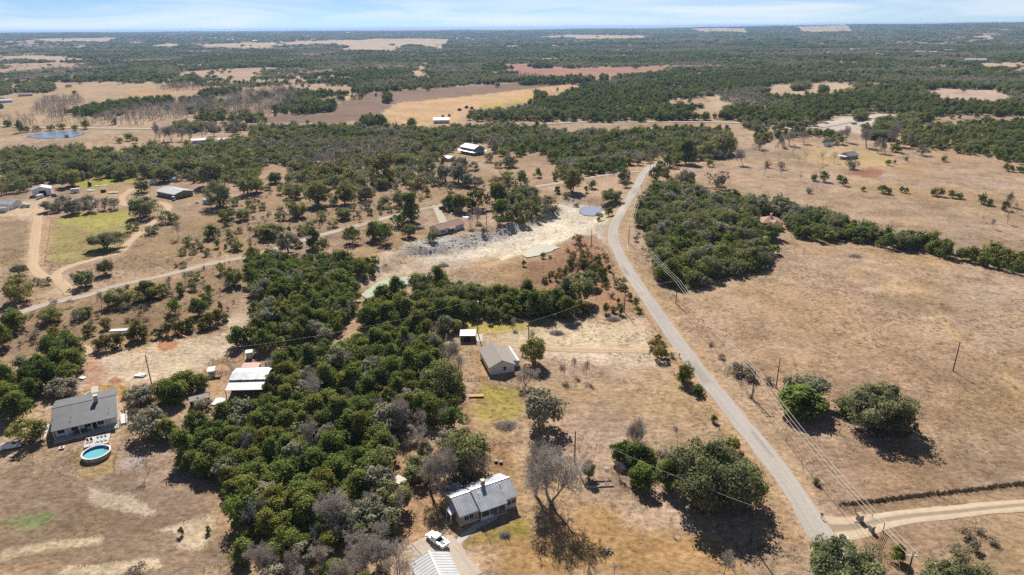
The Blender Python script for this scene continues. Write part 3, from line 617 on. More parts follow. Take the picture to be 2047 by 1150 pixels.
def add_leafy(kind, mat, n, w, h, z0, puffs, per, leaf, shape, trunk_r, stems, seed, tilt=.55):
    for k in range(n):
        ww, hh = w*random.uniform(.92, 1.08), h*random.uniform(.88, 1.12)
        v, q, t = crown(seed+k, ww, hh, z0, puffs, per, leaf, shape, tilt)
        b, f = branching(seed+k+500, hh*.8, .9, 2, trunk_r, stems, (2, 4)); b, f = fit(b, f, hh*.85, ww*.72)
        tv, tq = tubes(b+f, 5)
        PROTO.setdefault(kind, []).append((npmesh(kind+'_trunk', tv, tq, ['bark']), npmesh(kind+'_crown', v, q, [mat], tone=t), w, h))
        v2, q2, t2 = crown(seed+k, ww, hh, z0*.6, max(8, puffs//2), max(10, per//3), leaf*1.75, shape, tilt)
        tv2, tq2 = tubes(b[:6], 3)
        V = np.concatenate([v2, tv2]); Q = np.concatenate([q2, tq2+len(v2)]); mi = np.concatenate([np.zeros(len(q2)), np.ones(len(tq2))])
        STUFF.setdefault(kind, []).append(npmesh(kind+'_mass', V, Q, [mat, 'bark'], tone=np.concatenate([t2, np.ones(len(tv2))]), mi=mi))
def add_bare(kind, mat, n, w, h, levels, trunk_r, stems, seed, kids=(3, 5), tw=1.0):
    for k in range(n):
        b, f = branching(seed+k, h, 1.0, levels, trunk_r, stems, kids); b, f = fit(b, f, h, w)
        for q in f: q[6] = max(q[6], .022*tw); q[7] = max(q[7]*.8, .014*tw)
        tv, tq = tubes(b, 6); v, q = tubes(f, 3)
        PROTO.setdefault(kind, []).append((npmesh(kind+'_trunk', tv, tq, [mat], tone=np.full(len(tv), .72)), npmesh(kind+'_crown', v, q, [mat], tone=np.repeat(np.random.default_rng(k).uniform(.8, 1.15, len(f)), 6)), w, h))
        v2, q2 = tubes([[*s_[:6], s_[6]*1.9, s_[7]*1.9] for s_ in (b+f[::max(1, len(f)//260)])], 3)
        STUFF.setdefault(kind, []).append(npmesh(kind+'_mass', v2, q2, [mat], tone=np.full(len(v2), .95)))
add_leafy('juniper', 'juniper', 10, 5.6, 6.2, .25, 36, 120, .168, 'juniper', .16, 3, 100, .5)
add_leafy('young', 'young', 4, 3.0, 3.6, .1, 20, 46, .15, 'juniper', .08, 3, 200)
add_leafy('golden', 'golden', 2, 4.0, 3.6, .1, 26, 80, .13, 'round', .1, 3, 250)
add_leafy('oak', 'oak', 7, 8.0, 6.6, .25, 40, 110, .215, 'oak', .26, 2, 300)
add_leafy('bigoak', 'darkoak', 3, 18.0, 12.0, .3, 130, 190, .235, 'oak', .55, 3, 360)
add_leafy('umbrella', 'darkoak', 2, 12.0, 6.6, 2.6, 60, 110, .24, 'oak', .30, 4, 380)
add_leafy('greyoak', 'greyoak', 4, 7.0, 6.0, .2, 36, 80, .23, 'oak', .22, 2, 400)
add_leafy('russet', 'russet', 3, 3.4, 2.8, .1, 18, 44, .16, 'round', .06, 3, 450)
add_leafy('scrub', 'scrub', 4, 3.6, 2.6, .1, 16, 40, .15, 'round', .06, 4, 480, .9)
add_bare('bare', 'twig', 6, 7.0, 8.0, 4, .17, 1, 600, (3, 6), .85)
add_bare('bigbare', 'twig', 4, 15.0, 17.0, 5, .34, 2, 640, (3, 5), 1.0)
add_bare('dead', 'deadtwig', 3, 6.5, 6.5, 3, .16, 2, 680, (3, 6), 1.6)
add_bare('sapling', 'twig', 4, 3.2, 4.6, 3, .07, 1, 700, (3, 5), .9)
KIND = {'j': 'juniper', 'y': 'young', 'Y': 'golden', 'o': 'oak', 'O': 'bigoak', 'g': 'greyoak', 'r': 'russet', 's': 'scrub', 'b': 'bare', 'B': 'bigbare', 'd': 'dead', 't': 'sapling', 'U': 'umbrella'}
CATS = {'umbrella': 'oak tree', 'juniper': 'juniper tree', 'young': 'shrub', 'golden': 'bush', 'oak': 'oak tree', 'bigoak': 'oak tree', 'greyoak': 'oak tree', 'russet': 'shrub', 'scrub': 'shrub', 'bare': 'bare tree', 'bigbare': 'bare tree', 'dead': 'dead tree', 'sapling': 'bare tree'}
NAMES = {'umbrella': 'oak_tree', 'juniper': 'juniper_tree', 'young': 'young_juniper', 'golden': 'golden_bush', 'oak': 'oak_tree', 'bigoak': 'oak_tree', 'greyoak': 'oak_tree', 'russet': 'russet_shrub', 'scrub': 'grey_shrub', 'bare': 'bare_tree', 'bigbare': 'bare_tree', 'dead': 'dead_tree', 'sapling': 'bare_tree'}
ADJ = {'umbrella': 'open flat topped oak', 'juniper': 'dark green bushy juniper', 'young': 'light green juniper shrub', 'golden': 'round golden green bush', 'oak': 'olive green oak', 'bigoak': 'very large olive oak', 'greyoak': 'pale grey green oak', 'russet': 'low russet brown shrub', 'scrub': 'low leafless grey shrub', 'bare': 'leafless grey brown tree', 'bigbare': 'tall leafless tree', 'dead': 'pale dead tree', 'sapling': 'small leafless sapling'}
TREES = []      # dict(kind, p, w, h, where, own)
HFAC = {'umbrella': .55, 'bigoak': .62, 'bigbare': 1.08, 'bare': 1.1, 'sapling': 1.35, 'juniper': 1.0, 'oak': .78, 'greyoak': .82, 'young': 1.1, 'golden': .85, 'russet': .75, 'scrub': .65, 'dead': .95}
def put(kind, p, w, where, h=None, own=False):
    TREES.append(dict(kind=kind, p=p, w=w, h=h or w*HFAC[kind]*random.uniform(.78, 1.25), where=where, own=own))
def row(pan, where, items, own=False):
    """items: (kind letter, x, y of the foot as drawn, width), all in panel pixels"""
    sc_ = PAN[pan][2]
    for it in items:
        k, x, y, w = it[:4]; kind = KIND[k]
        if k == 'b' and w/sc_/mpp(GP(pan, x, y)) > 7.5: k, kind = 'B', 'bigbare'
        lift = 0.0 if k in 'bBdt' else .15*w
        p = GP(pan, x, y-lift); wm = w/sc_/mpp(p)*(1.14 if k in 'oOgjy' else 1.08)
        put(kind, p, wm, it[5] if len(it) > 5 else where, it[4] if len(it) > 4 else None, own or len(it) > 5)
def wood(pan, pts, spacing, mix, where, wscale=1.0, seed=0, dz=4.0, keep=1.0, gap=0.0):
    """fill a canopy outline (read off at canopy height) with trees"""
    pg = poly(pan, pts, dz); r = np.random.default_rng(seed+40); lo, hi = pg.min(0), pg.max(0)
    nx, ny = int((hi[0]-lo[0])/spacing)+2, int((hi[1]-lo[1])/(spacing*.87))+2
    X, Y = np.meshgrid(np.arange(nx), np.arange(ny)); X = lo[0]+(X+.5*(Y % 2))*spacing; Y = lo[1]+Y*spacing*.87
    x = (X+r.uniform(-.32, .32, X.shape)*spacing).ravel(); y = (Y+r.uniform(-.32, .32, Y.shape)*spacing).ravel()
    m = inpoly(x, y, pg) & (r.random(x.size) < keep)
    if gap: m &= fbm(x/22, y/22, seed+3, 3) > gap
    x, y = x[m], y[m]; z = H(x, y); nz_ = fbm(x/38, y/38, seed+9, 3)
    ks = [KIND[k] for k, _ in mix]; cw = np.cumsum([c for _, c in mix]); cw = cw/cw[-1]
    u = np.argsort(np.argsort(nz_+r.uniform(-.22, .22, x.size)))/max(1, x.size)
    for i in range(x.size):
        k = ks[int(np.searchsorted(cw, u[i], side='right'))]
        base = {'juniper': 5.6, 'oak': 7.2, 'greyoak': 6.6, 'bare': 6.5, 'bigbare': 11, 'young': 3.2, 'russet': 3.0, 'scrub': 3.4, 'dead': 6, 'bigoak': 14, 'golden': 3.5, 'sapling': 3.2}[k]
        put(k, np.array([x[i], y[i], z[i]]), base*wscale*r.uniform(.62, 1.4), where, None)
# --- woods, named by what they stand beside
wood('P', [(528, 725), (620, 695), (720, 662), (840, 650), (880, 690), (915, 770), (905, 850), (850, 815), (800, 830), (760, 865), (780, 930), (735, 1000), (690, 1012), (640, 1080), (560, 1095), (520, 1065), (470, 1050), (442, 1000), (438, 945), (352, 905), (372, 850), (440, 815), (545, 795)], 4.3, [('j', .45), ('d', .02), ('j', .30), ('g', .06), ('b', .02), ('j', .15)], 'in the dense wood between barn and gabled house', 1.05, 1)
wood('P', [(785, 830), (900, 855), (955, 890), (930, 960), (880, 960), (840, 930), (800, 990), (730, 1010), (765, 935)], 4.6, [('b', .35), ('g', .3), ('s', .15), ('o', .2)], 'in the grey thicket by the tan shed', .95, 2, 4, .8)
wood('P', [(640, 1070), (700, 1015), (790, 1000), (806, 1070), (815, 1170), (520, 1170), (600, 1095)], 4.2, [('b', .6), ('j', .2), ('g', .2)], 'in the leafless thicket by the garage', .95, 3, 4, .85)
wood('F', [(0, 20), (500, 30), (960, 50), (960, 130), (790, 150), (810, 280), (810, 400), (730, 480), (700, 560), (560, 620), (440, 650), (350, 680), (0, 690), (30, 560), (100, 400), (60, 300), (0, 280)], 4.4, [('j', .5), ('g', .05), ('j', .42), ('g', .03)], 'in the wood below the tan roofed house', 1.05, 4)
wood('F', [(830, 400), (950, 320), (1130, 320), (1205, 400), (1210, 480), (1100, 540), (930, 520), (840, 480)], 4.4, [('j', 1)], 'in the clump below the green pool', 1.1, 5)
wood('F', [(1260, 260), (1400, 215), (1520, 250), (1560, 280), (1700, 290), (1850, 320), (2100, 300), (2300, 310), (2450, 300), (2440, 450), (2100, 470), (1700, 470), (1400, 480), (1270, 440)], 4.6, [('j', .75), ('o', .25)], 'in the tree belt below the quarry', 1.2, 6)
wood('C', [(1190, 500), (1300, 480), (1450, 480), (1600, 550), (1750, 570), (1993, 590), (2200, 640), (2350, 700), (2560, 700), (2440, 880), (2250, 840), (2100, 880), (2130, 1000), (2040, 1090), (1800, 1130), (1700, 1160), (1570, 1210), (1300, 1240), (1200, 1150), (1230, 980), (1180, 950), (1160, 830), (1080, 780), (1060, 660)], 5.0, [('j', .26), ('g', .14), ('o', .14), ('j', .18), ('g', .12), ('o', .16)], 'in the wood around the tile roofed house', 1.15, 7, 4, 1, .22)
wood('D', [(420, 700), (640, 700), (730, 750), (880, 765), (1000, 820), (1200, 850), (1450, 890), (1540, 930), (1600, 970), (1750, 960), (1950, 1010), (2080, 1040), (2080, 1110), (1900, 1070), (1600, 1000), (1480, 975), (1150, 915), (950, 890), (760, 860), (600, 860)], 5.0, [('j', .8), ('o', .2)], 'in the long hedge line dividing the pastures', 1.1, 8)
wood('A', [(0, 235), (300, 212), (450, 206), (520, 196), (640, 190), (680, 240), (840, 210), (930, 240), (1060, 200), (1400, 200), (1993, 110), (1993, 420), (1850, 470), (1740, 440), (1500, 450), (1300, 420), (1060, 400), (1000, 400), (700, 420), (500, 450), (300, 470), (240, 490), (0, 540)], 6.8, [('j', .18), ('o', .62), ('g', .1), ('y', .1)], 'in the oak wood behind the metal barn', 1.12, 9, 4, .92)
wood('B', [(0, 40), (600, 40), (1000, 50), (1400, 50), (1993, 30), (1993, 290), (1850, 200), (1600, 175), (1540, 240), (1400, 280), (1150, 320), (880, 330), (800, 370), (600, 390), (400, 370), (200, 300), (0, 330)], 6.8, [('j', .3), ('o', .4), ('g', .2), ('b', .1)], 'in the hillside wood behind the blue metal house', 1.12, 10, 4, .93)
wood('C', [(0, 40), (340, 40), (420, 90), (1000, 70), (1500, 50), (1750, 70), (1790, 170), (1770, 250), (1600, 280), (1330, 280), (1290, 290), (1100, 300), (980, 320), (950, 360), (800, 400), (400, 440), (390, 410), (470, 350), (380, 290), (300, 200), (140, 250), (0, 160)], 6.8, [('j', .55), ('o', .25), ('g', .15), ('b', .05)], 'in the dark wood behind the road junction', 1.12, 11)
wood('D', [(1130, 90), (1400, 20), (2100, -20), (2100, 300), (1880, 280), (1850, 260), (1600, 220), (1400, 190), (1250, 190), (1150, 150)], 8.0, [('j', .8), ('o', .2)], 'in the wood beyond the far pasture', 1.1, 12)
wood('D', [(20, 150), (30, 110), (180, 85), (400, 65), (690, 95), (690, 115), (400, 90), (180, 120)], 7.0, [('j', 1)], 'in the hedge line below the gravel lot', 1.1, 13)
wood('B', [(300, 380), (800, 400), (1150, 350), (1400, 300), (1450, 500), (1000, 500), (500, 520), (250, 500)], 10, [('o', .7), ('g', .2), ('s', .1)], 'on the open slope above the lane', 1.1, 14, 3, .9)
wood('B', [(0, 420), (500, 520), (1000, 500), (1450, 500), (1700, 580), (1100, 720), (400, 890), (0, 980), (-400, 1100), (-700, 1150), (-500, 900), (-200, 700)], 6.2, [('s', .5), ('o', .3), ('y', .2)], 'on the open slope above the lane', .62, 18, 1, .5, .38)
wood('E', [(0, 560), (700, 340), (1500, 150), (1950, 60), (1950, 300), (1700, 500), (1150, 560), (700, 560), (300, 720), (0, 800)], 5, [('s', .6), ('y', .2), ('t', .2)], 'on the rough ground below the lane', .6, 19, 1, .45)
wood('C', [(0, 480), (200, 520), (400, 560), (470, 680), (330, 740), (150, 770), (0, 790)], 6.0, [('j', .35), ('o', .3), ('b', .2), ('s', .15)], 'on the rocky bluff beside the quarry', 1.0, 15, 3, .7)
wood('G', [(280, 230), (470, 130), (600, 40), (740, 70), (840, 210), (850, 300), (720, 270), (560, 150), (430, 230), (320, 250)], 3.4, [('r', .55), ('y', .45)], 'in the russet brush beside the road bend', .85, 16, 1, .7)
wood('C', [(500, 1000), (700, 920), (820, 1000), (960, 1150), (700, 1150), (560, 1090)], 3.2, [('r', .7), ('y', .3)], 'in the russet brush above the road bend', .7, 17, 1, .55)
# --- single trees, panel by panel
W_A = 'beside the ranch buildings'
row('A', 'in the grey grove before the metal barn', [('g', 400, 715, 110, 7.5), ('b', 450, 700, 100, 8), ('g', 495, 690, 110, 8), ('g', 560, 740, 130, 8.5), ('b', 610, 700, 110, 9), ('g', 650, 690, 120, 8.5), ('g', 700, 720, 90, 8), ('b', 755, 700, 90, 9), ('b', 800, 680, 80, 8), ('g', 850, 695, 100, 8), ('b', 905, 680, 80, 8)])
row('A', 'along the loop track', [('b', 975, 640, 80), ('b', 1040, 655, 110), ('o', 1090, 570, 110), ('o', 1100, 770, 170), ('o', 1030, 860, 90), ('o', 1270, 800, 100), ('o', 1340, 800, 90), ('b', 1370, 905, 100), ('s', 1150, 890, 110), ('j', 1190, 870, 60)])
row('A', '', [('U', 810, 1020, 250, 7.5, 'wide flat topped oak alone in the green pasture')])
row('A', 'on the open slope above the lane', [('o', 1440, 975, 80), ('j', 1635, 925, 110), ('o', 1690, 690, 180), ('o', 1740, 770, 110), ('y', 1735, 815, 60), ('o', 1870, 780, 110), ('o', 1800, 1005, 100), ('b', 1910, 985, 80), ('s', 1580, 1050, 60)])
row('A', W_A, [('o', 1620, 540, 230), ('o', 1260, 495, 160), ('o', 1110, 455, 100), ('o', 1185, 445, 90), ('o', 920, 475, 110), ('o', 545, 530, 150), ('o', 610, 460, 170), ('o', 440, 490, 80), ('b', 690, 450, 60), ('o', 1900, 590, 150), ('o', 1400, 430, 130), ('o', 1510, 430, 140)])
row('A', 'on the bank of the farm pond', [('j', 155, 108, 70), ('o', 285, 95, 55), ('o', 390, 90, 60), ('j', 480, 80, 60), ('o', 580, 88, 50), ('j', 660, 78, 60), ('j', 210, 100, 50), ('o', 512, 142, 34)])
row('A', 'standing in the field below the farm pond', [('o', 915, 185, 60), ('o', 990, 168, 65), ('o', 1040, 185, 55)])
row('A', 'in the bare grove by the white farm roofs', [('b', 1190, 160, 110), ('b', 1250, 165, 120), ('b', 1310, 160, 100), ('b', 1390, 160, 120), ('b', 1450, 160, 110), ('b', 1550, 140, 100), ('b', 1640, 120, 90), ('b', 1850, 100, 100), ('b', 1790, 110, 90)])
W_B = 'on the open slope above the lane'
row('B', W_B, [('o', 50, 570, 130), ('o', 190, 500, 120), ('o', 310, 455, 70), ('o', 380, 475, 70), ('o', 480, 505, 90), ('y', 570, 485, 110), ('o', 265, 575, 90), ('o', 340, 615, 140), ('o', 480, 580, 100), ('o', 575, 590, 100), ('o', 520, 680, 200), ('o', 640, 665, 80), ('j', 730, 665, 140), ('o', 720, 775, 120), ('o', 550, 775, 80), ('o', 360, 765, 140), ('o', 410, 885, 100), ('o', 780, 595, 120), ('o', 890, 630, 120), ('s', 895, 695, 90), ('o', 1040, 680, 90), ('o', 1150, 670, 110), ('s', 985, 695, 70), ('j', 1245, 635, 40), ('j', 1355, 590, 60), ('r', 1300, 525, 80), ('o', 1200, 495, 90), ('y', 1030, 500, 180), ('o', 840, 495, 100), ('o', 660, 475, 130), ('o', 760, 485, 90), ('o', 920, 735, 60), ('o', 1340, 395, 110), ('o', 1240, 325, 80), ('y', 300, 865, 40), ('y', 100, 760, 26), ('y', 137, 745, 24)])
row('B', '', [('o', 160, 930, 220, 7.5, 'large round oak by itself just above the lane')])
row('B', 'in the scrub below the blue metal house', [('g', 1500, 490, 130), ('g', 1600, 510, 150), ('g', 1680, 530, 120), ('g', 1750, 540, 90), ('r', 1880, 505, 90), ('o', 1960, 485, 80), ('g', 1620, 405, 110), ('g', 1720, 395, 90), ('r', 1480, 365, 80), ('o', 1900, 375, 70), ('s', 1560, 420, 80), ('o', 1830, 330, 70), ('b', 1870, 250, 100), ('g', 1530, 560, 70)])
row('B', 'in the yard of the tan roofed house', [('j', 1130, 835, 120), ('j', 1230, 800, 170), ('j', 1360, 760, 80), ('j', 1530, 700, 130), ('j', 1610, 720, 140), ('y', 1740, 705, 170), ('j', 1760, 605, 120), ('j', 1900, 660, 150), ('j', 1930, 760, 150), ('o', 1220, 915, 130), ('b', 1740, 790, 130), ('j', 1400, 945, 90), ('y', 1560, 895, 70), ('j', 1790, 885, 50), ('b', 1690, 820, 90)])
row('B', 'beside the lane above the wood', [('g', 190, 1010, 150), ('g', 290, 1000, 150), ('j', 370, 985, 90, 4), ('j', 480, 1000, 130), ('o', 760, 905, 90, 5), ('j', 1020, 880, 100), ('j', 780, 960, 120), ('j', 960, 930, 130), ('j', 1040, 960, 120), ('j', 560, 1040, 120)])
row('C', 'around the quarry head', [('o', 70, 375, 110), ('j', 290, 445, 60), ('o', 60, 500, 100), ('j', 165, 515, 110), ('o', 550, 575, 170), ('j', 700, 535, 75), ('j', 660, 560, 40), ('j', 940, 485, 110), ('j', 965, 525, 60), ('j', 830, 745, 70), ('s', 795, 675, 50), ('r', 755, 780, 60), ('y', 820, 780, 40), ('s', 500, 610, 60), ('j', 330, 1065, 45), ('s', 380, 1065, 40), ('y', 180, 1125, 40), ('r', 600, 955, 80), ('s', 585, 670, 45), ('y', 440, 570, 60)])
row('C', '', [('o', 855, 655, 170, 9, 'dark spreading oak shading the road by the grey pool')])
row('C', 'along the verge past the junction', [('y', 1180, 475, 80), ('y', 1210, 425, 70), ('j', 1260, 435, 70), ('j', 1300, 375, 110), ('j', 1350, 355, 100), ('j', 1420, 350, 130), ('y', 1225, 390, 60), ('y', 1270, 480, 60)])
row('C', 'at the edge of the far pasture', [('o', 1700, 290, 190), ('o', 1610, 300, 150), ('b', 1860, 345, 130), ('j', 1600, 365, 50), ('s', 1660, 535, 150), ('g', 1430, 520, 130)])
row('C', 'on the stony verge below the wires', [('y', 1040, 935, 40), ('y', 1110, 1005, 25), ('y', 1087, 993, 25), ('y', 1120, 1075, 30), ('g', 1060, 775, 50), ('y', 1060, 900, 30)])
row('D', 'in the row crossing the far pasture', [('j', 475, 463, 60), ('j', 548, 472, 70), ('j', 670, 475, 60), ('j', 705, 500, 50), ('j', 840, 538, 42), ('j', 985, 558, 75), ('j', 1035, 562, 42), ('j', 1130, 548, 42), ('j', 1165, 552, 40), ('j', 1370, 575, 60), ('j', 1415, 580, 64), ('j', 1505, 590, 60), ('j', 1560, 595, 60), ('j', 1730, 638, 70), ('j', 1785, 645, 55), ('y', 1897, 685, 60)])
row('D', 'scattered over the upper far pasture', [('j', 1445, 318, 45), ('j', 1910, 388, 50), ('j', 1950, 392, 46), ('j', 2015, 400, 60), ('s', 1160, 310, 40), ('j', 1030, 345, 45), ('j', 1080, 333, 25), ('s', 750, 380, 90), ('s', 1280, 278, 90), ('s', 70, 235, 90), ('s', 435, 555, 60), ('s', 130, 365, 60), ('s', 220, 378, 60)])
row('D', 'among the bare trees of the far pasture', [('b', 200, 205, 100), ('b', 240, 200, 80), ('b', 290, 195, 110), ('b', 400, 178, 90), ('t', 110, 288, 60), ('t', 180, 248, 50), ('t', 320, 278, 60), ('t', 415, 323, 60), ('t', 540, 328, 70), ('t', 625, 322, 70), ('t', 100, 415, 45), ('t', 230, 420, 55), ('t', 380, 458, 50), ('t', 525, 405, 50), ('t', 495, 514, 50), ('b', 1945, 645, 100), ('t', 1995, 705, 60), ('t', 1740, 765, 50), ('b', 1810, 815, 60), ('t', 1925, 778, 80), ('t', 1215, 245, 40)])
row('D', 'in the group behind the small pasture house', [('O', 980, 180, 240, 10), ('b', 1100, 195, 150), ('b', 870, 205, 130), ('o', 640, 195, 90), ('j', 570, 195, 60), ('b', 720, 165, 100), ('j', 1090, 255, 90), ('b', 950, 245, 100), ('b', 1010, 255, 90), ('o', 870, 130, 110), ('b', 1180, 190, 90)])
W_E = 'on the rough ground below the lane'
row('E', W_E, [('U', 60, 220, 95), ('U', 155, 205, 110), ('g', 290, 270, 70), ('g', 370, 270, 60), ('o', 150, 420, 190), ('b', 170, 285, 60), ('o', 660, 300, 150), ('o', 815, 205, 120), ('o', 905, 450, 170), ('b', 780, 440, 100), ('j', 1130, 400, 190, 9), ('o', 1260, 360, 90), ('o', 400, 570, 150), ('b', 440, 465, 100), ('b', 540, 435, 70), ('o', 640, 530, 120), ('j', 120, 635, 190), ('j', 425, 690, 95), ('j', 530, 705, 100), ('y', 690, 660, 90), ('y', 825, 610, 75), ('j', 1340, 510, 110), ('j', 1395, 355, 85), ('j', 1525, 520, 130), ('j', 1570, 425, 100), ('j', 1600, 355, 80), ('j', 1480, 315, 80), ('o', 1500, 235, 90), ('b', 1580, 190, 80), ('b', 1420, 260, 80), ('o', 1790, 290, 150), ('o', 1700, 195, 80), ('o', 1720, 115, 80), ('j', 1930, 210, 130), ('j', 1920, 290, 110), ('b', 1045, 510, 80), ('j', 30, 770, 150), ('t', 165, 790, 50), ('s', 265, 690, 80), ('s', 950, 470, 90), ('s', 330, 560, 90), ('s', 600, 560, 90), ('s', 1110, 470, 70)])
row('E', 'in the hedge rows edging the dirt yard', [('y', 760, 780, 85), ('y', 810, 780, 85), ('y', 870, 765, 85), ('y', 920, 750, 85), ('y', 1010, 715, 90), ('y', 1060, 695, 120), ('y', 1105, 695, 90), ('y', 1210, 680, 75), ('y', 1280, 665, 85), ('y', 1340, 655, 90), ('y', 1400, 645, 95), ('y', 1460, 625, 95), ('y', 1560, 615, 85), ('y', 1610, 600, 85), ('y', 1670, 575, 95), ('y', 1720, 555, 75)])
row('E', 'in the clump behind the dark roofed house', [('j', 340, 835, 110), ('j', 400, 850, 160), ('j', 560, 880, 180), ('j', 580, 950, 190), ('g', 230, 950, 150), ('j', 220, 1045, 140), ('j', 360, 1070, 190), ('j', 520, 1040, 170), ('g', 440, 1130, 160), ('g', 530, 1130, 150), ('j', 260, 1150, 150), ('j', 60, 1110, 170), ('j', 20, 1180, 150), ('j', 110, 1220, 150), ('j', 450, 930, 150), ('j', 300, 960, 140), ('j', -30, 1050, 150)])
row('E', 'between the barn and dark roofed house', [('o', 980, 1125, 60), ('g', 1060, 1160, 130), ('g', 1120, 1160, 120), ('j', 1430, 1080, 150), ('j', 1530, 1090, 150), ('j', 1290, 1170, 150), ('b', 1250, 1100, 120), ('j', 1360, 1190, 140), ('j', 1380, 1060, 120)])
row('E', 'by the pale box in the animal pen', [('j', 1820, 760, 150), ('j', 1960, 545, 110), ('j', 1960, 710, 130), ('j', 1900, 730, 120)])
W_F = 'at the wood edge near the gabled house'
row('F', W_F, [('b', 1390, 650, 110), ('g', 1500, 650, 120), ('o', 1570, 640, 130), ('d', 1020, 770, 100), ('d', 1220, 770, 170), ('b', 1500, 910, 240, 11), ('b', 1600, 970, 150, 9), ('d', 1490, 1010, 150), ('d', 950, 1010, 90), ('o', 1470, 1130, 230, 10), ('y', 880, 250, 50), ('b', 1190, 450, 80), ('b', 1240, 465, 80), ('b', 1440, 800, 170), ('j', 1600, 700, 80), ('o', 1540, 1060, 150)])
row('F', 'in the wood below the tan roofed house', [('g', 640, 270, 120), ('g', 510, 260, 130), ('g', 400, 250, 90), ('g', 300, 40, 140)])
row('G', 'in the tree belt below the quarry', [('o', 580, 440, 240, 13), ('o', 690, 310, 160), ('j', 60, 490, 150, 9), ('j', 190, 490, 170, 9), ('j', 350, 480, 150, 9), ('j', 430, 470, 130, 8), ('y', 520, 500, 80), ('y', 600, 500, 90), ('y', 660, 490, 80), ('y', 480, 490, 70), ('y', 780, 230, 90), ('y', 720, 200, 90), ('y', 640, 150, 90)])
row('G', 'by the pole beside the road', [('y', 905, 415, 40), ('y', 810, 495, 65), ('y', 865, 485, 55), ('y', 920, 500, 65), ('j', 1040, 445, 60), ('j', 1055, 485, 55), ('y', 990, 385, 50), ('o', 920, 295, 90), ('j', 940, 315, 50), ('y', 865, 215, 30), ('s', 850, 370, 50)])
row('G', 'flanking the mouth of the rutted drive', [('Y', 1185, 770, 110), ('Y', 1230, 845, 120), ('y', 1210, 700, 50), ('s', 1250, 735, 50), ('s', 1310, 830, 50)])
row('G', 'along the field side of the paved road', [('j', 1415, 1035, 135), ('j', 1510, 1115, 95)])
row('G', '', [('o', 255, 900, 210, 9.5, 'dark full oak standing against the white gabled house'), ('b', 195, 1030, 215, 7.0, 'round leafless tree in front of the white gabled house'), ('b', 95, 600, 70, 5, 'small bare tree at the edge of the tree belt shade'), ('b', 240, 725, 60, 6, 'thin bare tree by the transformer pole')])
row('G', 'in the bare row on the mown lot', [('b', 490, 985, 85, 6), ('b', 565, 945, 75, 6), ('b', 655, 985, 85, 7)])
row('G', 'in the grey brush by the roadside pole', [('s', 1800, 960, 110), ('s', 1860, 985, 130), ('s', 1920, 1000, 100), ('t', 1920, 1135, 50), ('s', 1700, 840, 60), ('s', 1610, 740, 40)])
row('m', 'in the grey brush by the roadside pole', [('s', 740, 1000, 90), ('s', 575, 1130, 50), ('t', 1000, 840, 40)])
row('I', '', [('o', 195, 330, 175, 7, 'spreading oak beside the parked white car')])
row('I', 'between the barn and dark roofed house', [('j', 100, 200, 170), ('j', 60, 130, 160), ('g', 880, 100, 150), ('o', 790, 55, 60), ('j', 1060, 90, 170), ('g', 940, 300, 190, 8), ('j', 1040, 320, 150), ('s', 850, 170, 80), ('g', 1250, 130, 100)])
row('I', '', [('t', 922, 525, 90, 5.5, 'slender bare tree by the pool yard fence'), ('y', 1130, 905, 40, 2.4, 'small lone shrub on the mown slope, paler soil round it'), ('y', 1295, 890, 35, 2.2, 'small lone shrub close to the edge of the wood'), ('s', 860, 1165, 110, 2.5, 'low grey shrub at the bottom of the mown slope')])
row('J', 'in the dense wood between barn and gabled house', [('g', 290, 350, 150), ('g', -150, 560, 150), ('d', 60, 860, 190), ('d', 420, 960, 150), ('j', 640, 780, 150), ('j', 500, 1010, 140), ('j', 230, 1060, 170), ('j', 290, 900, 170), ('j', 170, 960, 150), ('j', -40, 1080, 150)])
row('J', 'in the grey thicket by the tan shed', [('o', 820, 555, 170, 8), ('b', 880, 650, 110), ('j', 700, 670, 150), ('g', 870, 290, 190), ('b', 940, 260, 180), ('g', 1000, 120, 150), ('b', 560, 870, 280, 11), ('b', 800, 910, 150), ('j', 800, 860, 120), ('b', 1070, 260, 130), ('s', 1000, 240, 130), ('b', 1200, 230, 120)])
row('J', 'in the leafless thicket by the garage', [('b', 820, 1110, 230, 9), ('b', 930, 1100, 200, 9), ('b', 700, 1130, 210, 9), ('b', 450, 1130, 170, 8), ('b', 100, 1150, 240, 8), ('b', 280, 1170, 150, 8)])
row('J', '', [('B', 1115, 610, 330, 13, 'tall leafless tree close to the gable of the stone house'), ('B', 1185, 620, 230, 12, 'leafless tree with twin trunks by the stone path'), ('o', 1340, 560, 260, 11, 'tall green oak behind the stone house roof'), ('b', 1240, 560, 180, 11, 'grey tangled bare tree behind the stone house'), ('b', 1400, 560, 200, 9, 'low grey bare tree behind the stone house chimney')])
row('K', '', [('g', 250, 250, 215, 11, 'grey green tree with open crown in the mown lot'), ('B', 215, 655, 320, 15, 'leafless tree beside the end wall of the stone house'), ('B', 320, 700, 450, 18, 'widest leafless tree on the lawn of the stone house'), ('b', 820, 370, 230, 12, 'round bare tree rising behind the dark juniper clump'), ('o', 548, 560, 98, 5, 'small oak by the old garden bed'), ('t', 1100, 345, 80, 7, 'blackened bare tree behind the largest oak'), ('O', 1290, 750, 460, 15, 'largest oak of all, between the lawn and the paved road'), ('o', 1500, 720, 210, 10, 'dark oak pressed between the largest oak and the road'), ('d', 735, 530, 80, 4.5, 'pale dead tree at the foot of the juniper clump'), ('t', 1045, 870, 50, 4, 'small bare sapling alone on the brown lawn'), ('b', 1390, 1150, 150, 7, 'bare tree at the lower edge of the brown lawn'), ('t', 1580, 1160, 60, 6, 'thin bare tree below the wooden pole'), ('t', 710, 1160, 90, 4, 'leafless bush near the rock pile')])
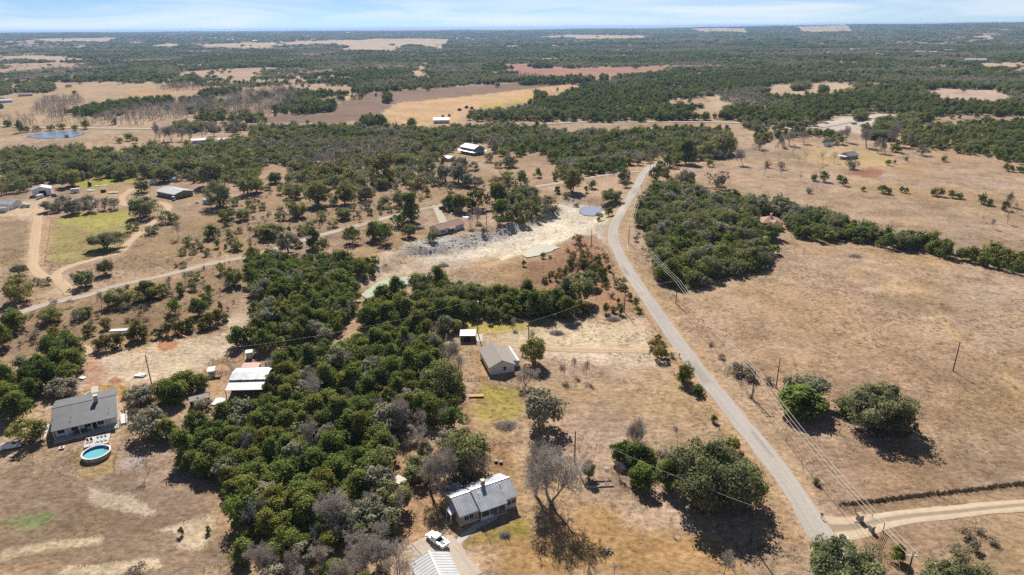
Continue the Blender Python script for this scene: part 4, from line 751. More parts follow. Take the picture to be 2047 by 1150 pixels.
row('K', 'in the dark clump on the fence line', [('j', 740, 455, 120), ('j', 830, 490, 150), ('j', 910, 490, 130), ('s', 1000, 430, 90), ('j', 790, 430, 110)])
row('K', 'between the dark clump and the largest oak', [('j', 880, 620, 165), ('j', 1040, 620, 165)])
row('K', 'in the shrub line along the paved road', [('j', 1440, 380, 90), ('j', 1520, 490, 80), ('j', 1590, 580, 80), ('y', 1325, 205, 45), ('j', 1225, 38, 60), ('j', 1120, 450, 60)])
row('L', '', [('O', 810, 290, 390, 11, 'great round dark oak standing in the tan pasture'), ('j', 300, 190, 300, 9, 'broad dark juniper under the wires by the road'), ('j', 390, 190, 150, 7, 'juniper joined to the broad one under the wires'), ('g', 330, 90, 200, 9, 'grey crowned tree rising out of the broad juniper'), ('j', 575, 160, 110, 5.5, 'juniper leaning on the great round oak'), ('y', 950, 290, 70, 3.5, 'bright green shrub under the great round oak'), ('y', 1022, 248, 40, 2.6, 'little round shrub beside the great round oak'), ('j', 912, 1065, 85, 4.5, 'small juniper by the pole with the double crossarm'), ('O', 590, 1370, 460, 11, 'large oak at the foot of the paved road'), ('O', 1290, 1420, 420, 10, 'large oak in the corner field below the track'), ('y', 408, 590, 45, 1.6, 'dark low bush on the verge across the paved road')])
row('L', 'on the weedy bank by the corner field', [('s', 1350, 930, 90), ('s', 1430, 900, 60), ('s', 1270, 1010, 70), ('s', 1390, 1010, 90), ('s', 1500, 960, 70), ('s', 630, 990, 40)])

# ------------------------------------------------------------------ far woodland: trees scattered over everything beyond the ranches
def at_pan(pan, pts): return poly(pan, pts, 3.0)
CLEAR = [c_[0] for c_ in covers[:26]]+[poly(pan_, pts_, 7.0) for pan_, pts_ in FIELDS[:26] if min(q[1] for q in pts_) > 360]+[poly('A', [(200, 140), (250, 108), (400, 90), (530, 84), (625, 92), (645, 112), (540, 142)], dz_) for dz_ in (0, 7)]
FW = []     # x, y, kind, width
def far_fill(r0, r1, spacing, wtree, seed):
    r = np.random.default_rng(seed); A = math.radians(43)
    n = int((r1*r1-r0*r0)*A/(spacing*spacing)); rr = np.sqrt(r.uniform(r0*r0, r1*r1, n)); t = r.uniform(-A, A, n); x, y = rr*np.sin(t), rr*np.cos(t)
    d = fbm(x/260, y/260, seed+1, 4); k = fbm(x/170+9, y/170, seed+5, 3); big = fbm(x/1500, y/1500, 77, 3)
    az0 = np.arctan2(x, y); m = (d > .33+.14*(big-.5)+.05*sstep(.05, -.35, az0)) | (r.random(n) < .05)
    if r0 < 3000: m &= fbm(x/75, y/75, seed+21, 3) > .33
    wx_, wy_ = (fbm(x/70, y/70, 3, 3)-.5)*60, (fbm(x/70, y/70, 4, 3)-.5)*60
    for pg in CLEAR:
        ins = inpoly(x+wx_, y+wy_, pg); m &= ~(ins & (r.random(n) > (.003 if pg is not CLEAR[4] else np.where(fbm(x/55, y/40, 88, 3) > .55, .55, .02))))
    lim = NEARLIM(x, y); m &= lim
    x, y, k, u = x[m], y[m], k[m], r.random(m.sum())
    az = np.arctan2(x, y); z = H(x, y)
    # leafless brown woodland is common on the near left, dark juniper to the right
    kk = k+.25*(u-.5); bareb = np.clip((-.02-az)*.6, 0, .20)
    kind = np.where(kk < .45, 0, np.where(kk < .60, 1, np.where(kk < .70-bareb, 2, 3)))
    return x, y, z, kind, wtree*r.uniform(.7, 1.35, x.size)
FARB = GM([P('A', 0, 60), P('A', 1000, 70), P('A', 1500, 90), P('A', 1993, 80), P('B', 1000, 30), P('C', 0, 20), P('C', 900, 30), P('C', 1800, 10), P('D', 0, 110), P('D', 400, 60), P('D', 700, 90), P('D', 1100, 100), P('D', 1400, 10), P('D', 2047, -25)])
FAZ = np.arctan2(FARB[:, 0], FARB[:, 1]); FRR = np.hypot(FARB[:, 0], FARB[:, 1])
def NEARLIM(x, y): return np.hypot(x, y) > np.interp(np.arctan2(x, y), FAZ, FRR)+10
F1 = far_fill(620, 1700, 7.2, 7.6, 901)
F2 = far_fill(1700, 4200, 12.2, 13.5, 902)
F3 = far_fill(4200, 15000, 35, 36, 903)
def belt(pan, pts, spacing, kind, w, seed): 
    pg = poly(pan, pts, 4.0); lo, hi = pg.min(0), pg.max(0); r = np.random.default_rng(seed); n = int((hi-lo).prod()/spacing**2)
    x, y = r.uniform(lo[0], hi[0], n), r.uniform(lo[1], hi[1], n); m = inpoly(x, y, pg); x, y = x[m], y[m]
    return x, y, H(x, y), np.full(x.size, kind), w*r.uniform(.75, 1.3, x.size)
BELTS = [belt('M', [(170, 640), (250, 570), (460, 560), (500, 590), (430, 620), (350, 680)], 7, 3, 8, 1), belt('M', [(420, 640), (650, 600), (1000, 568), (1010, 590), (800, 620), (700, 660), (450, 668)], 7, 0, 8, 2),
         belt('M', [(700, 640), (1000, 600), (1300, 570), (1450, 530), (1700, 510), (1760, 540), (1600, 620), (1200, 660), (900, 690), (700, 680), (550, 690)], 7.5, 3, 9, 3), belt('M', [(0, 700), (60, 680), (500, 690), (840, 690), (840, 715), (500, 722), (0, 722)], 10, 3, 9, 4),
         belt('M', [(1590, 640), (1700, 605), (1770, 590), (1960, 605), (1950, 635), (1750, 655)], 7, 0, 8.5, 5), belt('M', [(920, 510), (1050, 490), (1250, 500), (1200, 515), (950, 520)], 9, 3, 9, 6),
         belt('M', [(80, 530), (150, 490), (300, 490), (320, 525), (150, 540)], 8, 1, 10, 7), belt('M', [(980, 740), (1030, 715), (1100, 710), (1250, 725), (1450, 730), (1450, 750), (1200, 752), (1000, 755)], 7, 1, 8.5, 8),
         belt('M', [(0, 500), (60, 505), (70, 540), (0, 545)], 8, 1, 9, 9), belt('M', [(1040, 580), (1250, 565), (1260, 580), (1060, 592)], 8, 0, 8, 10), belt('M', [(1150, 545), (1280, 520), (1420, 520), (1400, 545), (1180, 550)], 8, 0, 8, 11),
         belt('N', [(250, 590), (262, 550), (290, 560), (300, 588)], 5, 0, 8, 12), belt('N', [(110, 725), (130, 690), (240, 690), (280, 725)], 6, 0, 8, 13), belt('N', [(380, 725), (390, 705), (420, 705), (425, 725)], 5, 0, 7, 14),
         belt('N', [(1140, 580), (1140, 550), (1190, 545), (1210, 575)], 6, 0, 9, 15), belt('N', [(1040, 490), (1050, 465), (1340, 460), (1480, 455), (1500, 480), (1300, 485)], 9, 0, 10, 16), belt('N', [(960, 440), (1180, 445), (1180, 460), (1000, 455)], 9, 3, 10, 17),
         belt('N', [(1130, 395), (1135, 370), (1220, 365), (1240, 390)], 9, 0, 11, 18), belt('N', [(1520, 465), (1525, 445), (1560, 448), (1560, 466)], 6, 0, 9, 19),
         belt('O', [(690, 520), (700, 490), (790, 485), (800, 512)], 7, 1, 10, 20), belt('O', [(850, 535), (850, 510), (910, 510), (915, 532)], 6, 0, 8, 21), belt('O', [(1180, 760), (1190, 700), (1280, 690), (1300, 750)], 7, 1, 9, 22), belt('O', [(1050, 690), (1055, 650), (1120, 655), (1130, 690)], 7, 1, 9, 23),
         belt('O', [(1300, 740), (1320, 690), (1420, 680), (1420, 740)], 7, 1, 10, 24)]

# ------------------------------------------------------------------ link the trees: the largest of each kind as things, the rest as woodland masses
def scatter(name, label, pts, protos, idx, scl, rot, kind='stuff'):
    """one object whose points carry instances of the unlinked prototype meshes"""
    me = bpy.data.meshes.new(name); me.vertices.add(len(pts)); me.vertices.foreach_set('co', np.ascontiguousarray(pts, np.float32).ravel())
    for nm, ty, dat in (('inst', 'INT', idx.astype(np.int32)), ('rot', 'FLOAT', rot.astype(np.float32))):
        me.attributes.new(nm, ty, 'POINT').data.foreach_set('value', np.ascontiguousarray(dat))
    me.attributes.new('scl', 'FLOAT_VECTOR', 'POINT').data.foreach_set('vector', np.ascontiguousarray(scl, np.float32).ravel())
    col = bpy.data.collections.new(name+'_kinds')
    for i, m_ in enumerate(protos):
        col.objects.link(bpy.data.objects.new('%s_kind_%02d' % (name, i), m_))
    ng = bpy.data.node_groups.new(name+'_scatter', 'GeometryNodeTree')
    ng.interface.new_socket('Geometry', in_out='INPUT', socket_type='NodeSocketGeometry'); ng.interface.new_socket('Geometry', in_out='OUTPUT', socket_type='NodeSocketGeometry')
    N, L = ng.nodes, ng.links
    gi, go = N.new('NodeGroupInput'), N.new('NodeGroupOutput'); mp_ = N.new('GeometryNodeMeshToPoints'); ip = N.new('GeometryNodeInstanceOnPoints'); ci = N.new('GeometryNodeCollectionInfo')
    ci.inputs['Collection'].default_value = col; ci.inputs['Separate Children'].default_value = True; ci.inputs['Reset Children'].default_value = True
    ip.inputs['Pick Instance'].default_value = True
    def attr(nm, ty):
        a = N.new('GeometryNodeInputNamedAttribute'); a.data_type = ty; a.inputs['Name'].default_value = nm; return a.outputs['Attribute']
    cx = N.new('ShaderNodeCombineXYZ'); L.new(attr('rot', 'FLOAT'), cx.inputs[2])
    er = N.new('FunctionNodeEulerToRotation'); L.new(cx.outputs[0], er.inputs[0])
    L.new(gi.outputs[0], mp_.inputs['Mesh']); L.new(mp_.outputs[0], ip.inputs['Points']); L.new(ci.outputs[0], ip.inputs['Instance'])
    L.new(attr('inst', 'INT'), ip.inputs['Instance Index']); L.new(er.outputs[0], ip.inputs['Rotation']); L.new(attr('scl', 'FLOAT_VECTOR'), ip.inputs['Scale']); L.new(ip.outputs[0], go.inputs[0])
    o = bpy.data.objects.new(name, me); COL.objects.link(o); md = o.modifiers.new('scatter', 'NODES'); md.node_group = ng
    return tag(o, label, kind=kind)
# keep trees off roads, roofs and yards
KEEPOUT = []
def keep_strip(key, w): KEEPOUT.append((SP[key], w))
for k_, w_ in (('main', 5.2), ('side', 4.0), ('ranch', 3.5), ('loop', 3.2), ('drived', 3.5), ('gate', 3.0), ('homea', 4.0), ('homec', 2.5)): keep_strip(k_, w_)
PADS = [poly(pan_, pts_) for pan_, pts_ in (('1', [(520, 360), (1110, 150), (1290, 370), (1300, 560), (720, 720), (560, 560)]), ('1', [(200, 900), (380, 790), (560, 760), (620, 850), (760, 1040), (920, 1180), (230, 1180)]), ('1', [(-10, 130), (170, 160), (260, 420), (200, 520), (60, 480)]),
        ('2', [(540, 330), (960, 330), (930, 760), (600, 800)]), ('2', [(210, 170), (520, 180), (520, 340), (220, 350)]), ('3', [(380, 380), (1390, 380), (1390, 700), (1190, 800), (600, 900), (400, 1000)]), ('3', [(50, 790), (400, 790), (400, 990), (60, 980)]),
        ('4', [(600, 200), (1620, 180), (1620, 600), (1500, 700), (600, 900)]), ('4', [(1040, 700), (1400, 660), (1420, 1120), (1040, 1120)]), ('4', [(0, 780), (280, 760), (280, 960), (0, 980)]),
        ('5', [(500, 150), (1000, 150), (1000, 450), (500, 450)]), ('5', [(0, 400), (560, 400), (560, 640), (0, 660)]), ('6', [(590, 220), (1370, 220), (1370, 520), (900, 600), (600, 460)]), ('6', [(1440, 430), (1780, 430), (1780, 680), (1440, 640)]),
        ('7', [(500, 320), (1260, 320), (1240, 640), (560, 720)]), ('e', [(740, 200), (1520, 200), (1520, 620), (760, 620)]), ('e', [(380, 470), (680, 470), (680, 680), (380, 680)]), ('f', [(240, 400), (1400, 400), (1450, 1080), (450, 1080)]), ('g', [(450, 780), (830, 780), (830, 980), (450, 990)]))]
tx = np.array([t['p'][0] for t in TREES]); ty = np.array([t['p'][1] for t in TREES]); ok = np.ones(len(TREES), bool); own = np.array([t['own'] for t in TREES])
for sp_, w_ in KEEPOUT:
    lo, hi = sp_.min(0)-20, sp_.max(0)+20; bb = (tx > lo[0]) & (tx < hi[0]) & (ty > lo[1]) & (ty < hi[1])
    d = np.full(len(TREES), 1e9); d[bb] = seg_dist(tx[bb], ty[bb], [tuple(q) for q in sp_[::2]]+[tuple(sp_[-1])]); ok &= (d > w_) | own
for pg in PADS: ok &= ~inpoly(tx, ty, pg) | own
TREES = [t for t, k in zip(TREES, ok) if k]
for t in TREES: t['app'] = t['w']*mpp(t['p'])*(10 if t['own'] else 1)
LIMIT = {'juniper tree': 285, 'oak tree': 280, 'bare tree': 240, 'shrub': 240, 'dead tree': 100, 'bush': 50}
FKIND = ['juniper', 'oak', 'greyoak', 'bare']
rest = {k: [] for k in PROTO}
count = {}
ZONES = {'in the dense wood between barn and gabled house': [(('P', 545, 760), 'on the barn side of the dense wood'), (('P', 880, 700), 'on the gabled house side of the dense wood'), (('P', 790, 960), 'on the tan shed side of the dense wood'), (('P', 480, 1030), 'on the mown slope side of the dense wood'), (('P', 660, 850), 'in the middle of the dense wood'), (('P', 390, 880), 'at the dark roofed house end of the dense wood'), (('P', 600, 1080), 'at the garage end of the dense wood'), (('P', 720, 670), 'on the track side of the dense wood')],
         'in the wood around the tile roofed house': [(('C', 1150, 700), 'along the road side of the tile house wood'), (('f', 900, 700), 'close round the tile roofed house'), (('C', 1400, 1150), 'at the pasture corner of the tile house wood'), (('C', 1450, 520), 'on the far pasture side of the tile house wood'), (('D', 450, 880), 'at the hedge end of the tile house wood')],
         'in the wood below the tan roofed house': [(('F', 300, 60), 'along the lane side of the wood below the tan house'), (('F', 850, 120), 'on the quarry side of the wood below the tan house'), (('F', 200, 620), 'on the track side of the wood below the tan house'), (('F', 60, 350), 'on the yard side of the wood below the tan house')]}
ZONES = {k_: [(GP(*a), b) for a, b in v_] for k_, v_ in ZONES.items()}
def where_of(t):
    z = ZONES.get(t['where'])
    if not z: return ADJ[t['kind']]+' '+t['where']
    b = min(z, key=lambda q: np.hypot(*(q[0][:2]-t['p'][:2])))[1]; w0 = PROTO[t['kind']][0][2]
    return ('large ' if t['w'] > w0*1.18 else 'small ' if t['w'] < w0*.86 else '')+ADJ[t['kind']]+' '+b
def tree_thing(t):
    k = t['kind']; pr = PROTO[k]; j = random.randrange(len(pr)); tm, cm, w0, h0 = pr[j]
    label = t['where'] if t['own'] else where_of(t)
    o = thing(NAMES[k], label, CATS[k], t['p']-np.array([0, 0, .05]), random.uniform(0, 6.28), None if t['own'] else CATS[k]+'s: '+label)
    s = t['w']/w0; o.scale = (s, s*random.uniform(.9, 1.1), t['h']/h0)
    if CATS[k] == 'shrub' and t['app'] < 14: pass
    link('trunk', tm, o); link('crown', cm, o)
for t in sorted(TREES, key=lambda q: -q['app']):
    c = CATS[t['kind']]; n = count.get(c, 0)
    if n < LIMIT[c] and (t['own'] or t['app'] > 9): tree_thing(t); count[c] = n+1
    else: rest[t['kind']].append(t)
print('tree things', count, 'rest', {k: len(v) for k, v in rest.items()})
def mass(name, label, kinds, extra):
    protos, off = [], {}
    for k in kinds: off[k] = len(protos); protos += STUFF[k]
    pts, idx, scl = [], [], []
    for k in kinds:
        w0, h0 = PROTO[k][0][2:]
        for t in rest[k]:
            pts.append(t['p']); idx.append(off[k]+random.randrange(len(STUFF[k]))); s = t['w']/w0; scl.append((s, s, t['h']/h0))
    for k, x, y, z, w, flat in extra:
        w0, h0 = PROTO[k][0][2:]; n = len(x); r = np.random.default_rng(n)
        pts += list(np.column_stack([x, y, z])); idx += list(off[k]+r.integers(0, len(STUFF[k]), n)); s = w/w0; scl += list(np.column_stack([s, s, s*flat*r.uniform(.8, 1.2, n)]))
    if not pts: return
    n = len(pts); scatter(name, label, np.array(pts)-np.array([0, 0, .05]), protos, np.array(idx), np.array(scl), np.random.default_rng(3).uniform(0, 6.28, n))
allf = [(F1, 1.0), (F2, .62), (F3, .33)]+[(b, 1.0) for b in BELTS]
ex = {k: [(k, F[0][F[3] == i], F[1][F[3] == i], F[2][F[3] == i], F[4][F[3] == i], fl) for F, fl in allf] for i, k in enumerate(FKIND)}
mass('juniper_woodland', 'dark juniper woodland covering the far country', ['juniper'], ex['juniper'])
mass('oak_woodland', 'olive and grey green oak woodland over the far slopes', ['oak', 'greyoak'], ex['oak']+ex['greyoak'])
mass('leafless_woodland', 'purplish grey leafless woodland along the far creeks', ['bare'], ex['bare'])
mass('undergrowth', 'small shrubs scattered among the trees', [k for k in ('young', 'russet', 'scrub', 'sapling', 'dead', 'golden') if k in rest], [])

# ------------------------------------------------------------------ dry grass tufts and stones
def tuft(seed, n, h, spread):
    r = np.random.default_rng(seed); a = r.uniform(0, 6.28, n); b = np.column_stack([np.cos(a), np.sin(a), np.zeros(n)])*r.uniform(0, spread, (n, 1))
    side = np.column_stack([-np.sin(a), np.cos(a), np.zeros(n)])*.06; tip = b*1.9+np.column_stack([np.zeros(n), np.zeros(n), h*r.uniform(.5, 1, n)])
    v = np.stack([b-side, b+side, tip+side*.4, tip-side*.4], 1).reshape(-1, 3); return npmesh('tuft', v, np.arange(4*n).reshape(n, 4), ['hay'], tone=np.repeat(r.uniform(.75, 1.15, n), 4))
tufts = [tuft(k, 14, .2, .38) for k in range(5)]
r = np.random.default_rng(55); n = 70000
rr = np.sqrt(r.uniform(95**2, 430**2, n)); t = r.uniform(-math.radians(41), math.radians(41), n); x, y = rr*np.sin(t), rr*np.cos(t)
m = (fbm(x/9, y/9, 31, 3)+.35*(fbm(x/40, y/40, 37, 2)-.5) > .47)
for sp_, w_ in KEEPOUT:
    lo, hi = sp_.min(0)-8, sp_.max(0)+8; bb = (x > lo[0]) & (x < hi[0]) & (y > lo[1]) & (y < hi[1])
    d = np.full(n, 1e9); d[bb] = seg_dist(x[bb], y[bb], [tuple(q) for q in sp_[::2]]+[tuple(sp_[-1])]); m &= d > w_-1.2
BAREPG = [poly(p_, q_) for p_, q_ in (('C', [(0, 930), (480, 680), (770, 700), (830, 900), (300, 1080), (0, 1140)]), ('F', [(800, 260), (1350, 20), (1993, -40), (1993, 110), (1250, 270)]), ('E', [(560, 720), (1650, 640), (1700, 850), (650, 1080)]), ('K', [(0, 880), (560, 700), (900, 900), (1500, 1150), (0, 1150)]), ('I', [(0, 500), (1350, 640), (1370, 1000), (1450, 1150), (0, 1150)]))]
for k, pg in enumerate(BAREPG+PADS): m &= ~inpoly(x, y, pg) | (r.random(n) < (.25 if k < 5 else 0))
x, y = x[m], y[m]; n = x.size; s = r.uniform(.5, 1.25, n)
scatter('dry_grass', 'tufts of tall dry grass over the pastures', np.column_stack([x, y, H(x, y)-.03]), tufts, r.integers(0, 5, n), np.column_stack([s*1.25, s*1.25, s*r.uniform(.5, 1.1, n)]), r.uniform(0, 6.28, n))
M['stone'] = pmat('limestone', (.42, .38, .33), .9, var=.3, scale=1.5, bump=.3)
def rock(seed, flat=.6):
    r = np.random.default_rng(seed); import bmesh
    bm = bmesh.new(); bmesh.ops.create_icosphere(bm, subdivisions=1, radius=.5)
    for v in bm.verts: v.co *= r.uniform(.7, 1.2); v.co.z *= flat
    me = bpy.data.meshes.new('rock'); bm.to_mesh(me); bm.free(); me.materials.append(M['stone']); return me
rocks = [rock(k) for k in range(5)]
def rubble(name, label, polys, n, smin, smax, seed):
    r = np.random.default_rng(seed); X, Y = [], []
    for pg in polys:
        lo, hi = pg.min(0), pg.max(0); x, y = r.uniform(lo[0], hi[0], n), r.uniform(lo[1], hi[1], n); q = inpoly(x, y, pg); X.append(x[q]); Y.append(y[q])
    x, y = np.concatenate(X), np.concatenate(Y); n = x.size; s = smin+(smax-smin)*r.random(n)**3
    scatter(name, label, np.column_stack([x, y, H(x, y)]), rocks, r.integers(0, 5, n), np.column_stack([s, s*r.uniform(.6, 1, n), s*r.uniform(.5, 1, n)]), r.uniform(0, 6.28, n))
rubble('rubble', 'grey limestone rubble on the quarry bluff', [poly('B', [(1150, 950), (1400, 900), (1640, 880), (1840, 850), (1993, 850), (1993, 930), (1700, 990), (1300, 1060), (1180, 1050)], -1), poly('C', [(0, 820), (200, 770), (440, 690), (490, 670), (300, 820), (0, 920)], -1)], 900, .4, 2.4, 5)
rubble('loose_stones', 'loose pale stones along the verge of the paved road', [poly('P', [(1290, 560), (1330, 590), (1480, 780), (1680, 1020), (1650, 1030), (1440, 760)]), poly('L', [(0, 100), (150, 330), (420, 760), (330, 760), (90, 330)])], 900, .12, .5, 6)

# ------------------------------------------------------------------ buildings
M['metal'] = pmat('galvanised_roof', (.50, .51, .53), .42, .45, .20, .5, spec=.5)
M['whitemetal'] = pmat('white_metal_roof', (.56, .56, .555), .5, .15, .08, .5, spec=.4)
M['darkmetal'] = pmat('dark_grey_roof', (.135, .135, .142), .5, .2, .10, .6, spec=.5)
M['rust'] = pmat('rusty_tin', (.38, .17, .11), .7, .1, .25, 1.0)
M['pinktin'] = pmat('faded_red_tin', (.52, .30, .25), .6, .1, .15, 1.0)
M['shingle'] = pmat('grey_brown_shingle', (.33, .285, .25), .9, 0, .14, 2.5, .2)
M['tanshingle'] = pmat('tan_shingle', (.36, .225, .165), .9, 0, .12, 2.0, .2)
M['tile'] = pmat('clay_tile', (.42, .25, .175), .85, 0, .2, 2.0, .3)
M['weathered'] = pmat('weathered_tin', (.42, .43, .40), .6, .3, .35, 1.6)
M['white'] = pmat('white_paint', (.72, .71, .68), .7, 0, .08, .8)
M['cream'] = pmat('cream_paint', (.62, .57, .47), .75, 0, .08, .8)
M['limestone'] = pmat('tan_limestone_wall', (.42, .33, .23), .9, 0, .28, 2.2, .4)
M['poolstone'] = pmat('pool_side_panel', (.44, .37, .28), .85, 0, .3, 1.6, .3)
M['bluewall'] = pmat('blue_grey_siding', (.22, .27, .30), .7, 0, .08, .8)
M['greywall'] = pmat('grey_metal_siding', (.45, .45, .44), .55, .2, .10, .8)
M['darkwood'] = pmat('dark_wood', (.11, .085, .065), .9, 0, .25, 2.0)
M['wood'] = pmat('weathered_wood', (.27, .21, .15), .9, 0, .25, 2.5)
M['palewood'] = pmat('pale_board', (.60, .54, .46), .8, 0, .12, 2.0)
M['glass'] = pmat('window_glass', (.03, .035, .045), .12, 0, .1, 1, spec=.6)
M['dark'] = pmat('near_black_and_opening_shade', (.03, .028, .025), .9, 0, .1, 1)  # near-black; on openings it paints the shade of the unbuilt interior
M['concrete'] = pmat('concrete', (.52, .48, .42), .9, 0, .10, 1.0)
M['brick'] = pmat('chimney_brick', (.40, .32, .25), .9, 0, .2, 4, .3)
M['tar'] = pmat('creosote_wood', (.10, .075, .055), .9, 0, .2, 2)
M['steel'] = pmat('grey_steel', (.42, .43, .44), .45, .5, .1, 2)
M['wire'] = pmat('aluminium_wire', (.72, .65, .56), .7, 0, .02, 2)
M['tyre'] = pmat('tyre_rubber', (.02, .02, .02), .9)
M['carwhite'] = pmat('white_car_paint', (.80, .80, .80), .2, 0, .02, 1, spec=.5)
M['cardark'] = pmat('dark_car_paint', (.05, .055, .065), .2, 0, .05, 1, spec=.5)
M['cargrey'] = pmat('grey_car_paint', (.30, .32, .34), .25, .3, .05, 1, spec=.5)
M['lamp'] = pmat('lamp_lens', (.55, .10, .06), .3); M['lampw'] = pmat('headlamp_lens', (.75, .75, .72), .2)
M['straw'] = pmat('golden_straw', (.58, .36, .15), .95, 0, .3, 5, .6)
M['bale'] = pmat('old_brown_hay', (.12, .075, .045), .95, 0, .3, 3, .5)
M['plasticgreen'] = pmat('green_plastic', (.06, .09, .08), .5); M['plasticblack'] = pmat('black_plastic', (.025, .025, .028), .5)
M['poolblue'] = pmat('pool_liner', (.07, .32, .50), .4, 0, .1, 1); M['deck'] = pmat('deck_boards', (.56, .52, .47), .85, 0, .12, 3)
M['poolwater'] = water_mat('pool_water', (.16, .46, .52), .05)
M['orange'] = pmat('orange_plastic', (.55, .12, .05), .5)
M['teal'] = pmat('pale_blue_panel', (.42, .52, .55), .6)

class Site:
    """local frame of a building: x along the edge A-B read off at height z, y away from the camera"""
    def __init__(s, pan, a, b, z, flip=False):
        A, B = GP(pan, *a, z), GP(pan, *b, z); d = B-A; s.L = math.hypot(d[0], d[1]); s.rz = math.atan2(d[1], d[0])
        s.A = A; m = (A+B)/2; s.z0 = H1(m[0], m[1]); s.o = np.array([A[0], A[1], s.z0])
    def local(s, pan, x, y, z):
        q = GP(pan, x, y, z)-s.o; c, n = math.cos(-s.rz), math.sin(-s.rz); return q[0]*c-q[1]*n, q[0]*n+q[1]*c
    def root(s, name, label, cat, group=None): return thing(name, label, cat, s.o, s.rz, group)
def quad_wall(mb, x0, x1, y0, y1, z0, z1): return mb.box(x0, x1, y0, y1, z0, z1)
def window(root, side, c, z, w, h, y0, mat='glass', frame='white', name='window'):
    """side: 'f' wall facing -y at y0, 'b' facing +y, 'l' facing -x at x=y0, 'r' facing +x"""
    t = .06
    def bx(a0, a1, z0, z1, d0, d1):
        m = MB()
        if side == 'f': m.box(a0, a1, y0-d1, y0-d0, z0, z1)
        elif side == 'b': m.box(a0, a1, y0+d0, y0+d1, z0, z1)
        elif side == 'l': m.box(y0-d1, y0-d0, a0, a1, z0, z1)
        else: m.box(y0+d0, y0+d1, a0, a1, z0, z1)
        return m
    o = bx(c-w/2-.09, c+w/2+.09, z-.09, z+h+.09, -.02, t).build(name, frame, root)
    if mat: bx(c-w/2, c-.03, z, z+h, t, t+.02).build('pane', mat, o); bx(c+.03, c+w/2, z, z+h, t, t+.02).build('pane', mat, o)
    return o
def door(root, side, c, w, h, y0, mat='darkwood', z=0.0):
    m = MB()
    {'f': lambda: m.box(c-w/2, c+w/2, y0-.07, y0+.02, z, z+h), 'b': lambda: m.box(c-w/2, c+w/2, y0-.02, y0+.07, z, z+h), 'l': lambda: m.box(y0-.07, y0+.02, c-w/2, c+w/2, z, z+h), 'r': lambda: m.box(y0-.02, y0+.07, c-w/2, c+w/2, z, z+h)}[side]()
    return m.build('door', mat, root)
def seams(roof, x0, x1, prof, step, mat, hgt=.05, wd=.05):
    """raised seams running down each slope; prof: list of (y, z) along the roof section"""
    m = MB(); n = max(1, int((x1-x0)/step))
    for k in range(n+1):
        x = x0+(x1-x0)*k/n
        for (ya, za), (yb, zb) in zip(prof[:-1], prof[1:]):
            m.slab([(x-wd/2, ya, za+hgt), (x+wd/2, ya, za+hgt), (x+wd/2, yb, zb+hgt), (x-wd/2, yb, zb+hgt)], hgt+.02)
    o = m.build('standing_seam', mat, roof); o['kind'] = 'stuff'; return o
def gable_x(root, x0, x1, y0, y1, ze, zr, wall, roofm, over=.45, seam=0, yr=None, base=0.0, plinth=None, z0=-.4):
    """gabled block with its ridge along x"""
    yr = (y0+y1)/2 if yr is None else yr
    MB().prism([(y0, z0), (y1, z0), (y1, ze), (yr, zr-.02), (y0, ze)], x0, x1, 'x').build('wall', wall, root)
    if plinth: MB().box(x0-.06, x1+.06, y0-.06, y1+.06, z0, plinth[0]).build('plinth', plinth[1], root)
    s0 = (zr-ze)/(yr-y0); s1 = (zr-ze)/(y1-yr); ea, eb = ze-s0*over, ze-s1*over; t = .14; xa, xb = x0-over*.7, x1+over*.7
    r = MB(); r.slab([(xa, y0-over, ea+t), (xb, y0-over, ea+t), (xb, yr, zr+t), (xa, yr, zr+t)], t); r.slab([(xa, yr, zr+t), (xb, yr, zr+t), (xb, y1+over, eb+t), (xa, y1+over, eb+t)], t)
    ro = r.build('roof', roofm, root); MB().box(xa, xb, yr-.14, yr+.14, zr+t-.06, zr+t+.05).build('ridge_cap', roofm, ro)
    if seam: seams(ro, xa+.05, xb-.05, [(y0-over, ea+t), (yr, zr+t), (y1+over, eb+t)], seam, roofm)
    return ro
def gable_y(root, x0, x1, y0, y1, ze, zr, wall, roofm, over=.45, seam=0, z0=-.4):
    """gabled block with its ridge along y"""
    xr = (x0+x1)/2; MB().prism([(x0, z0), (x1, z0), (x1, ze), (xr, zr-.02), (x0, ze)], y0, y1, 'y').build('wall', wall, root)
    s = (zr-ze)/(xr-x0); e = ze-s*over; t = .14; ya, yb = y0-over*.7, y1+over*.7; r = MB()
    r.slab([(x0-over, ya, e+t), (xr, ya, zr+t), (xr, yb, zr+t), (x0-over, yb, e+t)], t); r.slab([(xr, ya, zr+t), (x1+over, ya, e+t), (x1+over, yb, e+t), (xr, yb, zr+t)], t)
    ro = r.build('roof', roofm, root); MB().box(xr-.14, xr+.14, ya, yb, zr+t-.06, zr+t+.05).build('ridge_cap', roofm, ro)
    if seam:
        m = MB(); n = int((yb-ya)/seam)
        for k in range(n+1):
            y = ya+.05+(yb-ya-.1)*k/n
            for xa, za, xb, zb in ((x0-over, e+t, xr, zr+t), (xr, zr+t, x1+over, e+t)): m.slab([(xa, y-.03, za+.05), (xb, y-.03, zb+.05), (xb, y+.03, zb+.05), (xa, y+.03, za+.05)], .07)
        o = m.build('standing_seam', roofm, ro); o['kind'] = 'stuff'
    return ro
